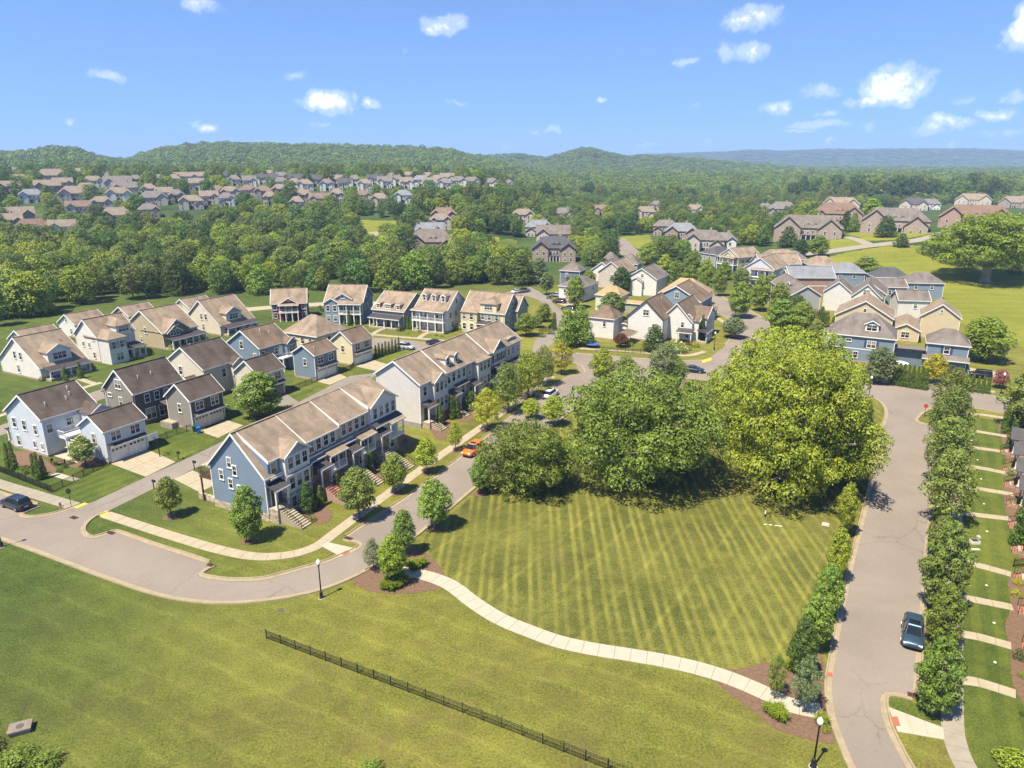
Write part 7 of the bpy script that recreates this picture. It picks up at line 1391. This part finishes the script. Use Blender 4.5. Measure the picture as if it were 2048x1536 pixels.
for i, (u, v) in enumerate(((1530.5, 1049), (1541, 1050), (1553, 1051.5), (1561, 1052.5))): b = MB(); b.box(-.22, -.06, 0, .22, .06, .05); o = b.build('marker_board', WHITE); o.location = (*P2(u, v), 0); tag(o, '%s from the left of four small white boards on the striped lawn' % ORD[i], 'marker', 'white boards on the lawn')
o = empty('lawn_post', (*P2(1530, 1033), 0), 0, 'short white topped post standing on the striped lawn', 'post'); b = MB(); b.tube((0, 0, 0), (0, 0, .4), .1, .1, 8); b.build('base', IRON, o); b = MB(); b.tube((0, 0, .4), (0, 0, .8), .1, .09, 8); b.build('cap', WHITE, o)
# signs and hydrant
def sign(u, v, h_, lb, face, kind, rz):
    o = empty('road_sign', (*P2(u, v), 0), R(rz), lb, 'sign'); b = MB(); b.tube((0, 0, -.05), (0, 0, h_), .035, .035, 8); b.build('pole', IRON, o); b = MB(); n = 8 if kind == 'oct' else 12
    r = .4; pts = [(r * math.cos(2 * math.pi * (i + .5) / n) * (1 if kind == 'oct' else .8), r * math.sin(2 * math.pi * (i + .5) / n)) for i in range(n)]
    b.solid([(x, -.06, h_ - .3 + z) for x, z in pts], [(x, -.035, h_ - .3 + z) for x, z in pts]); b.build('plate', face, o)
sign(143, 1013, 2.6, 'dark backed oval road sign at the alley mouth', plain('sign_back', (.02, .05, .03)), 'oval', 20); sign(1848, 834, 2.4, 'red octagonal road sign at the road junction', plain('sign_red', (.45, .06, .04)), 'oct', 150)
o = empty('fire_hydrant', (*P2(121, 1014), 0), 0, 'red fire hydrant with blue top on the corner grass', 'hydrant'); b = MB(); b.lathe([(.16, 0), (.16, .05), (.11, .08), (.11, .5), (.15, .52), (.15, .56)], 10); b.tube((-.2, 0, .38), (.2, 0, .38), .06, .06, 8); b.build('body', plain('hydrant_red', (.5, .06, .03), .5), o); b = MB(); b.lathe([(.14, .56), (.12, .66), (.05, .74), (.0, .76)], 10); b.build('cap', plain('hydrant_blue', (.05, .16, .4), .5), o)
# patio umbrella, trampoline, patio set
o = empty('patio_umbrella', (*P2(1798, 745), 0), 0, 'white patio umbrella behind the tall hedge', 'umbrella'); b = MB(); b.tube((0, 0, 0), (0, 0, 2.6), .03, .03, 6); b.build('pole', IRON, o)
b = MB(); n = 8
for i in range(n): a0, a1 = 2 * math.pi * i / n, 2 * math.pi * (i + 1) / n; b.poly([(0, 0, 2.65), (1.6 * math.cos(a0), 1.6 * math.sin(a0), 2.2), (1.6 * math.cos((a0 + a1) / 2) * .96, 1.6 * math.sin((a0 + a1) / 2) * .96, 2.23), (1.6 * math.cos(a1), 1.6 * math.sin(a1), 2.2)])
b.build('canopy', plain('umbrella_cloth', (.80, .78, .80), .8, .05), o)
o = empty('trampoline', (*P2(1185, 694), 0), 0, 'round trampoline with blue rim beside the white garage', 'trampoline'); b = MB(); b.lathe([(1.5, .78), (1.5, .82), (.0, .82)], 20); b.build('mat', DARK, o); b = MB(); b.lathe([(1.48, .80), (1.8, .80), (1.8, .9), (1.48, .9)], 20); b.build('rim', plain('trampoline_blue', (.05, .10, .30)), o)
for i in range(6): a0 = i * math.pi / 3; b = MB(); b.tube((1.65 * math.cos(a0), 1.65 * math.sin(a0), 0), (1.65 * math.cos(a0), 1.65 * math.sin(a0), .8), .04, .04, 6); b.build('leg', IRON, o)
def chair(u, v, rz, lb):
    o = empty('patio_chair', (*P2(u, v), .06), R(rz), lb, 'chair', 'patio chairs'); b = MB(); b.box(-.25, -.25, .42, .25, .25, .47); b.build('seat', WOOD, o); b = MB(); b.box(-.25, .22, .47, .25, .27, .95); b.build('backrest', WOOD, o)
    for x in (-.22, .22):
        for y in (-.22, .22): b = MB(); b.box(x - .025, y - .025, 0, x + .025, y + .025, .42); b.build('leg', WOOD, o)
o = empty('patio_table', (*P2(117, 930), .06), R(30), 'small brown patio table at the corner house', 'table'); b = MB(); b.box(-.6, -.45, .7, .6, .45, .75); b.build('table_top', WOOD, o)
for x in (-.5, .5):
    for y in (-.35, .35): b = MB(); b.box(x - .03, y - .03, 0, x + .03, y + .03, .7); b.build('leg', WOOD, o)
chair(108, 929, 80, 'patio chair left of the small brown table'); chair(127, 931, -80, 'patio chair right of the small brown table')
ln = T1.fx('a')(22.5, .12, 3.7); o = link('door_wreath', None, None, T1.root.matrix_world @ Vector(ln)); o.empty_display_size = .1
_m = Matrix.Translation(T1.root.location) @ Euler((0, 0, R(63))).to_matrix().to_4x4(); o.location = _m @ Vector(ln); o.rotation_euler = (0, 0, R(63)); tag(o, 'white wreath hanging on the door of the last townhouse', 'wreath'); b = MB()
for i in range(14): a0, a1 = 2 * math.pi * i / 14, 2 * math.pi * (i + 1) / 14; b.tube((.3 * math.cos(a0), -.08, .34 * math.sin(a0)), (.3 * math.cos(a1), -.08, .34 * math.sin(a1)), .1, .1, 6)
b.build('ring', WHITE, o); b = MB(); b.box(-.18, -.12, -.85, .18, -.06, -.3); b.build('bow', WHITE, o)
# ------------------------------------------------------------------ cars
def paint(name, c, metal=.3):
    def fn(t, b): b.inputs['Base Color'].default_value = (*c, 1); b.inputs['Metallic'].default_value = metal; b.inputs['Roughness'].default_value = .32; b.inputs['Coat Weight'].default_value = .8; b.inputs['Coat Roughness'].default_value = .06
    return mat(name, fn)
CGLASS = mat('car_glass', lambda t, b: (setattr(b.inputs['Base Color'], 'default_value', (.012, .014, .018, 1)), setattr(b.inputs['Roughness'], 'default_value', .05)))
TYRE = plain('tyre_rubber', (.018, .018, .018), .85); RIM = plain('alloy_rim', (.42, .42, .43), .35, .05, metal=.8); HLM = plain('headlight_lens', (.75, .76, .78), .15, .03); TLM = plain('taillight_lens', (.30, .015, .012), .25, .05); PLATE = plain('licence_plate', (.62, .62, .60), .5, .05)
SHAPES = { # length, width, stations of the lower body (x, half width, low, shoulder height), greenhouse base/top x, roof height, bed
 'suv':   (4.75, 1.92, [(-2.37, .70, .45, .80), (-2.30, .86, .30, 1.00), (-1.5, .95, .24, 1.05), (0, .96, .22, 1.05), (1.0, .96, .24, 1.03), (1.7, .94, .26, .98), (2.2, .84, .34, .86), (2.37, .66, .45, .70)], (-2.22, 1.15), (-1.85, .35), 1.68),
 'sedan': (4.85, 1.86, [(-2.42, .68, .45, .78), (-2.34, .84, .30, .95), (-1.5, .92, .24, .98), (0, .93, .22, .96), (1.0, .93, .24, .94), (1.7, .91, .26, .88), (2.25, .80, .34, .78), (2.42, .62, .45, .64)], (-1.75, 1.10), (-1.05, .25), 1.44),
 'jeep':  (4.7, 1.90, [(-2.3, .86, .50, 1.02), (-2.2, .93, .45, 1.14), (-1.5, .94, .42, 1.16), (0, .94, .40, 1.16), (.9, .92, .42, 1.16), (1.5, .86, .44, 1.14), (2.1, .80, .46, 1.10), (2.25, .72, .5, 1.0)], (-2.2, .95), (-2.1, .65), 1.88),
 'pickup':(5.6, 2.0, [(-2.8, .90, .50, .95), (-2.7, .97, .45, 1.12), (-1.5, .99, .42, 1.14), (0, .99, .40, 1.12), (1.0, .99, .42, 1.12), (1.8, .97, .44, 1.10), (2.6, .88, .48, 1.02), (2.8, .74, .55, .86)], (-.75, 1.45), (-.6, .75), 1.86)}
def car_proto(kind, pm):
    Lc, Wc, stn, gb, gt, rh = SHAPES[kind]; parts = {}
    m = MB(); rings = []
    for (x, hw, lo, hi) in stn:
        mid = lo + (hi - lo) * .55
        prof = [(-hw * .88, lo), (-hw, lo + .1), (-hw * 1.0, mid), (-hw * .97, hi - .1), (-hw * .86, hi), (-hw * .4, hi + .035), (hw * .4, hi + .035), (hw * .86, hi), (hw * .97, hi - .1), (hw, mid), (hw, lo + .1), (hw * .88, lo)]
        rings.append([m.pt((x, y, z)) for y, z in prof])
    for a, b in zip(rings, rings[1:]):
        for i in range(12): m.f.append([a[i], a[(i + 1) % 12], b[(i + 1) % 12], b[i]])
    m.f.append(rings[0][::-1]); m.f.append(rings[-1]); parts['body'] = m.mesh('body', pm, True)
    hi = stn[3][3]; hb = stn[3][1] * .90; ht = stn[3][1] * .70
    g_ = MB(); n = 5
    def ringg(k): # k 0..1 up the greenhouse
        x0 = gb[0] + (gt[0] - gb[0]) * k; x1 = gb[1] + (gt[1] - gb[1]) * k; w = hb + (ht - hb) * k; z = hi + (rh - hi) * k
        return [(x0, -w * .86, z), (x0 + .12, -w, z), (x1 - .25, -w, z), (x1, -w * .80, z), (x1, w * .80, z), (x1 - .25, w, z), (x0 + .12, w, z), (x0, w * .86, z)]
    ks = [0, .35, .7, .93]; rr = [[g_.pt(p) for p in ringg(k)] for k in ks]
    for a, b in zip(rr, rr[1:]):
        for i in range(8): g_.f.append([a[i], a[(i + 1) % 8], b[(i + 1) % 8], b[i]])
    g_.f.append(rr[-1]); parts['windows'] = g_.mesh('windows', CGLASS)
    r = MB(); a = ringg(.90); b = ringg(1.0); r.solid([(p[0] * 1.0, p[1] * 1.02, p[2]) for p in a], [(p[0] * .97, p[1] * .93, p[2] + .015) for p in b]); parts['roof'] = r.mesh('roof', pm)
    pl = MB()
    A0, A1 = ringg(0), ringg(.92)
    for i in (1, 2, 3, 4, 5, 6): pl.bar(A0[i], A1[i], .055, .04)
    for s_ in (-1, 1):
        xm = (gb[0] + gb[1]) / 2 - .1; pl.bar((xm, s_ * hb * 1.0, hi), (xm - .05, s_ * (hb + (ht - hb) * .92), hi + (rh - hi) * .92), .09, .04)
    parts['pillars'] = pl.mesh('pillars', DARK)
    out = [(k, v, None) for k, v in parts.items()]
    if kind == 'pickup':
        b = MB(); b.box(-2.6, -.78, .9, -.85, .78, 1.18); out.append(('bed_liner', b.mesh('bed_liner', DARK), None))
    return kind, out, stn
TW = MB(); TW.tube((0, -.11, 0), (0, .11, 0), .345, .345, 20); TYM = TW.mesh('tyre', TYRE); RW = MB(); RW.tube((0, -.118, 0), (0, .118, 0), .23, .23, 16)
for i in range(5): a0 = i * 2 * math.pi / 5; RW.bar((0, -.121, 0), (.22 * math.cos(a0), -.121, .22 * math.sin(a0)), .07, .02)
RIMM = RW.mesh('rim', RIM)
def car(u, v, heading, kind, pm, label, cat='car', z=0.):
    kd, parts, stn = car_proto(kind, pm); p = G(u, v); o = empty('parked_car', (p.x, p.y, p.z + z + .02), R(heading), label, cat, 'parked cars')
    for n_, me, _ in parts: link(n_, me, o)
    fx_, bx_ = stn[-3][0] - .18, stn[1][0] + .85; hw = stn[3][1]
    for x in (fx_ - .1, bx_):
        for s_ in (-1, 1):
            w = link('wheel', None, o, (x, s_ * (hw - .09), .345)); w.empty_display_size = .1; link('tyre', TYM, w); link('rim', RIMM, w)
            ar = MB(); ar.tube((x, s_ * (hw - .13), .36), (x, s_ * (hw + .004), .36), .40, .40, 16); ar.build('wheel_arch', DARK, o)
    xf, xb = stn[-2][0] + .06, stn[0][0] + .03
    for s_ in (-1, 1):
        b = MB(); b.box(xf - .08, s_ * .62 - .17, stn[-2][3] - .20, xf + .07, s_ * .62 + .17, stn[-2][3] - .04); b.build('headlight', HLM, o)
        b = MB(); b.box(xb - .04, s_ * .66 - .14, stn[1][3] - .26, xb + .12, s_ * .66 + .14, stn[1][3] - .06); b.build('taillight', TLM, o)
        b = MB(); b.box(1.02, s_ * (hw + .02) - .07, stn[3][3] - .02, 1.2, s_ * (hw + .06) + .07, stn[3][3] + .12); b.build('mirror', pm, o)
    b = MB(); b.box(stn[-1][0] - .05, -.45, .52, stn[-1][0] + .03, .45, .64); b.build('grille', DARK, o); b = MB(); b.box(stn[0][0] - .02, -.26, .55, stn[0][0] + .05, .26, .68); b.build('licence_plate', PLATE, o)
    b = MB(); b.box(-.55, -hw * .5, SHAPES[kind][5] + .012, .2, hw * .5, SHAPES[kind][5] + .022); b.build('sunroof', CGLASS, o)
    return o
car(946, 906, 243, 'suv', paint('orange_paint', (.72, .17, .010), .15), 'orange crossover parked on the townhouse street'); car(1101, 793, 64, 'suv', paint('white_paint', (.70, .70, .72), .1), 'white crossover with dark sunroof farther up the townhouse street')
car(33, 1014, 154, 'suv', paint('slate_paint', (.028, .036, .048), .5), 'dark slate crossover in the bay at the left edge'); car(1824, 1276, 241, 'suv', paint('teal_paint', (.045, .085, .125), .5), 'teal blue electric crossover half hidden by the right street tree')
car(812, 698, -24, 'suv', paint('silver_paint', (.55, .56, .60), .5), 'silver SUV on the row street behind the farther townhouses'); car(1958, 756, 153, 'jeep', paint('black_paint', (.008, .009, .012), .2), 'black boxy off roader beside the blue garage'); car(1387, 744, -20, 'sedan', paint('navy_paint', (.018, .028, .055), .4), 'dark navy sedan on the cross street before the park')
car(1114, 594, 160, 'sedan', paint('grey_paint', (.16, .18, .20), .5), 'grey sedan in the first driveway off the lane'); car(1119, 606, 160, 'suv', paint('maroon_paint', (.05, .012, .018), .4), 'dark maroon SUV in the second driveway off the lane'); car(1137, 620, 160, 'sedan', paint('black_paint', (.01, .01, .012)), 'black sedan in the third driveway off the lane'); car(1047, 585, 40, 'pickup', paint('pewter_paint', (.22, .21, .19), .5), 'pewter pickup truck at the head of the lane', 'pickup'); car(1035, 586, 40, 'sedan', paint('white_paint', (.7, .7, .72)), 'white sedan beside the pewter pickup'); car(1872, 473, 200, 'suv', paint('white_paint', (.7, .7, .72)), 'white SUV on the hill road'); car(871, 690, -24, 'sedan', paint('black_paint', (.01, .01, .012)), 'dark car on the row street peeping over the townhouse roof'); car(1842, 460, 10, 'suv', paint('grey_paint', (.16, .18, .20)), 'grey SUV in the brown stone villa drive')
# ------------------------------------------------------------------ haze
hz = MB(); hz.box(-9400, -160, -12, 9400, 9520, 235)
def hz_fn(t, b):
    t.n.remove(b); v = t.node('ShaderNodeVolumePrincipled'); v.inputs['Color'].default_value = (.46, .66, 1.0, 1); v.inputs['Density'].default_value = 1.45e-4; v.inputs['Anisotropy'].default_value = 0.
    t.l.new(v.outputs[0], t.n['Material Output'].inputs['Volume'])
hzo = hz.build('haze', mat('thin_haze', hz_fn)); tag(hzo, 'thin blue summer haze over the whole valley', 'haze', kind='stuff')
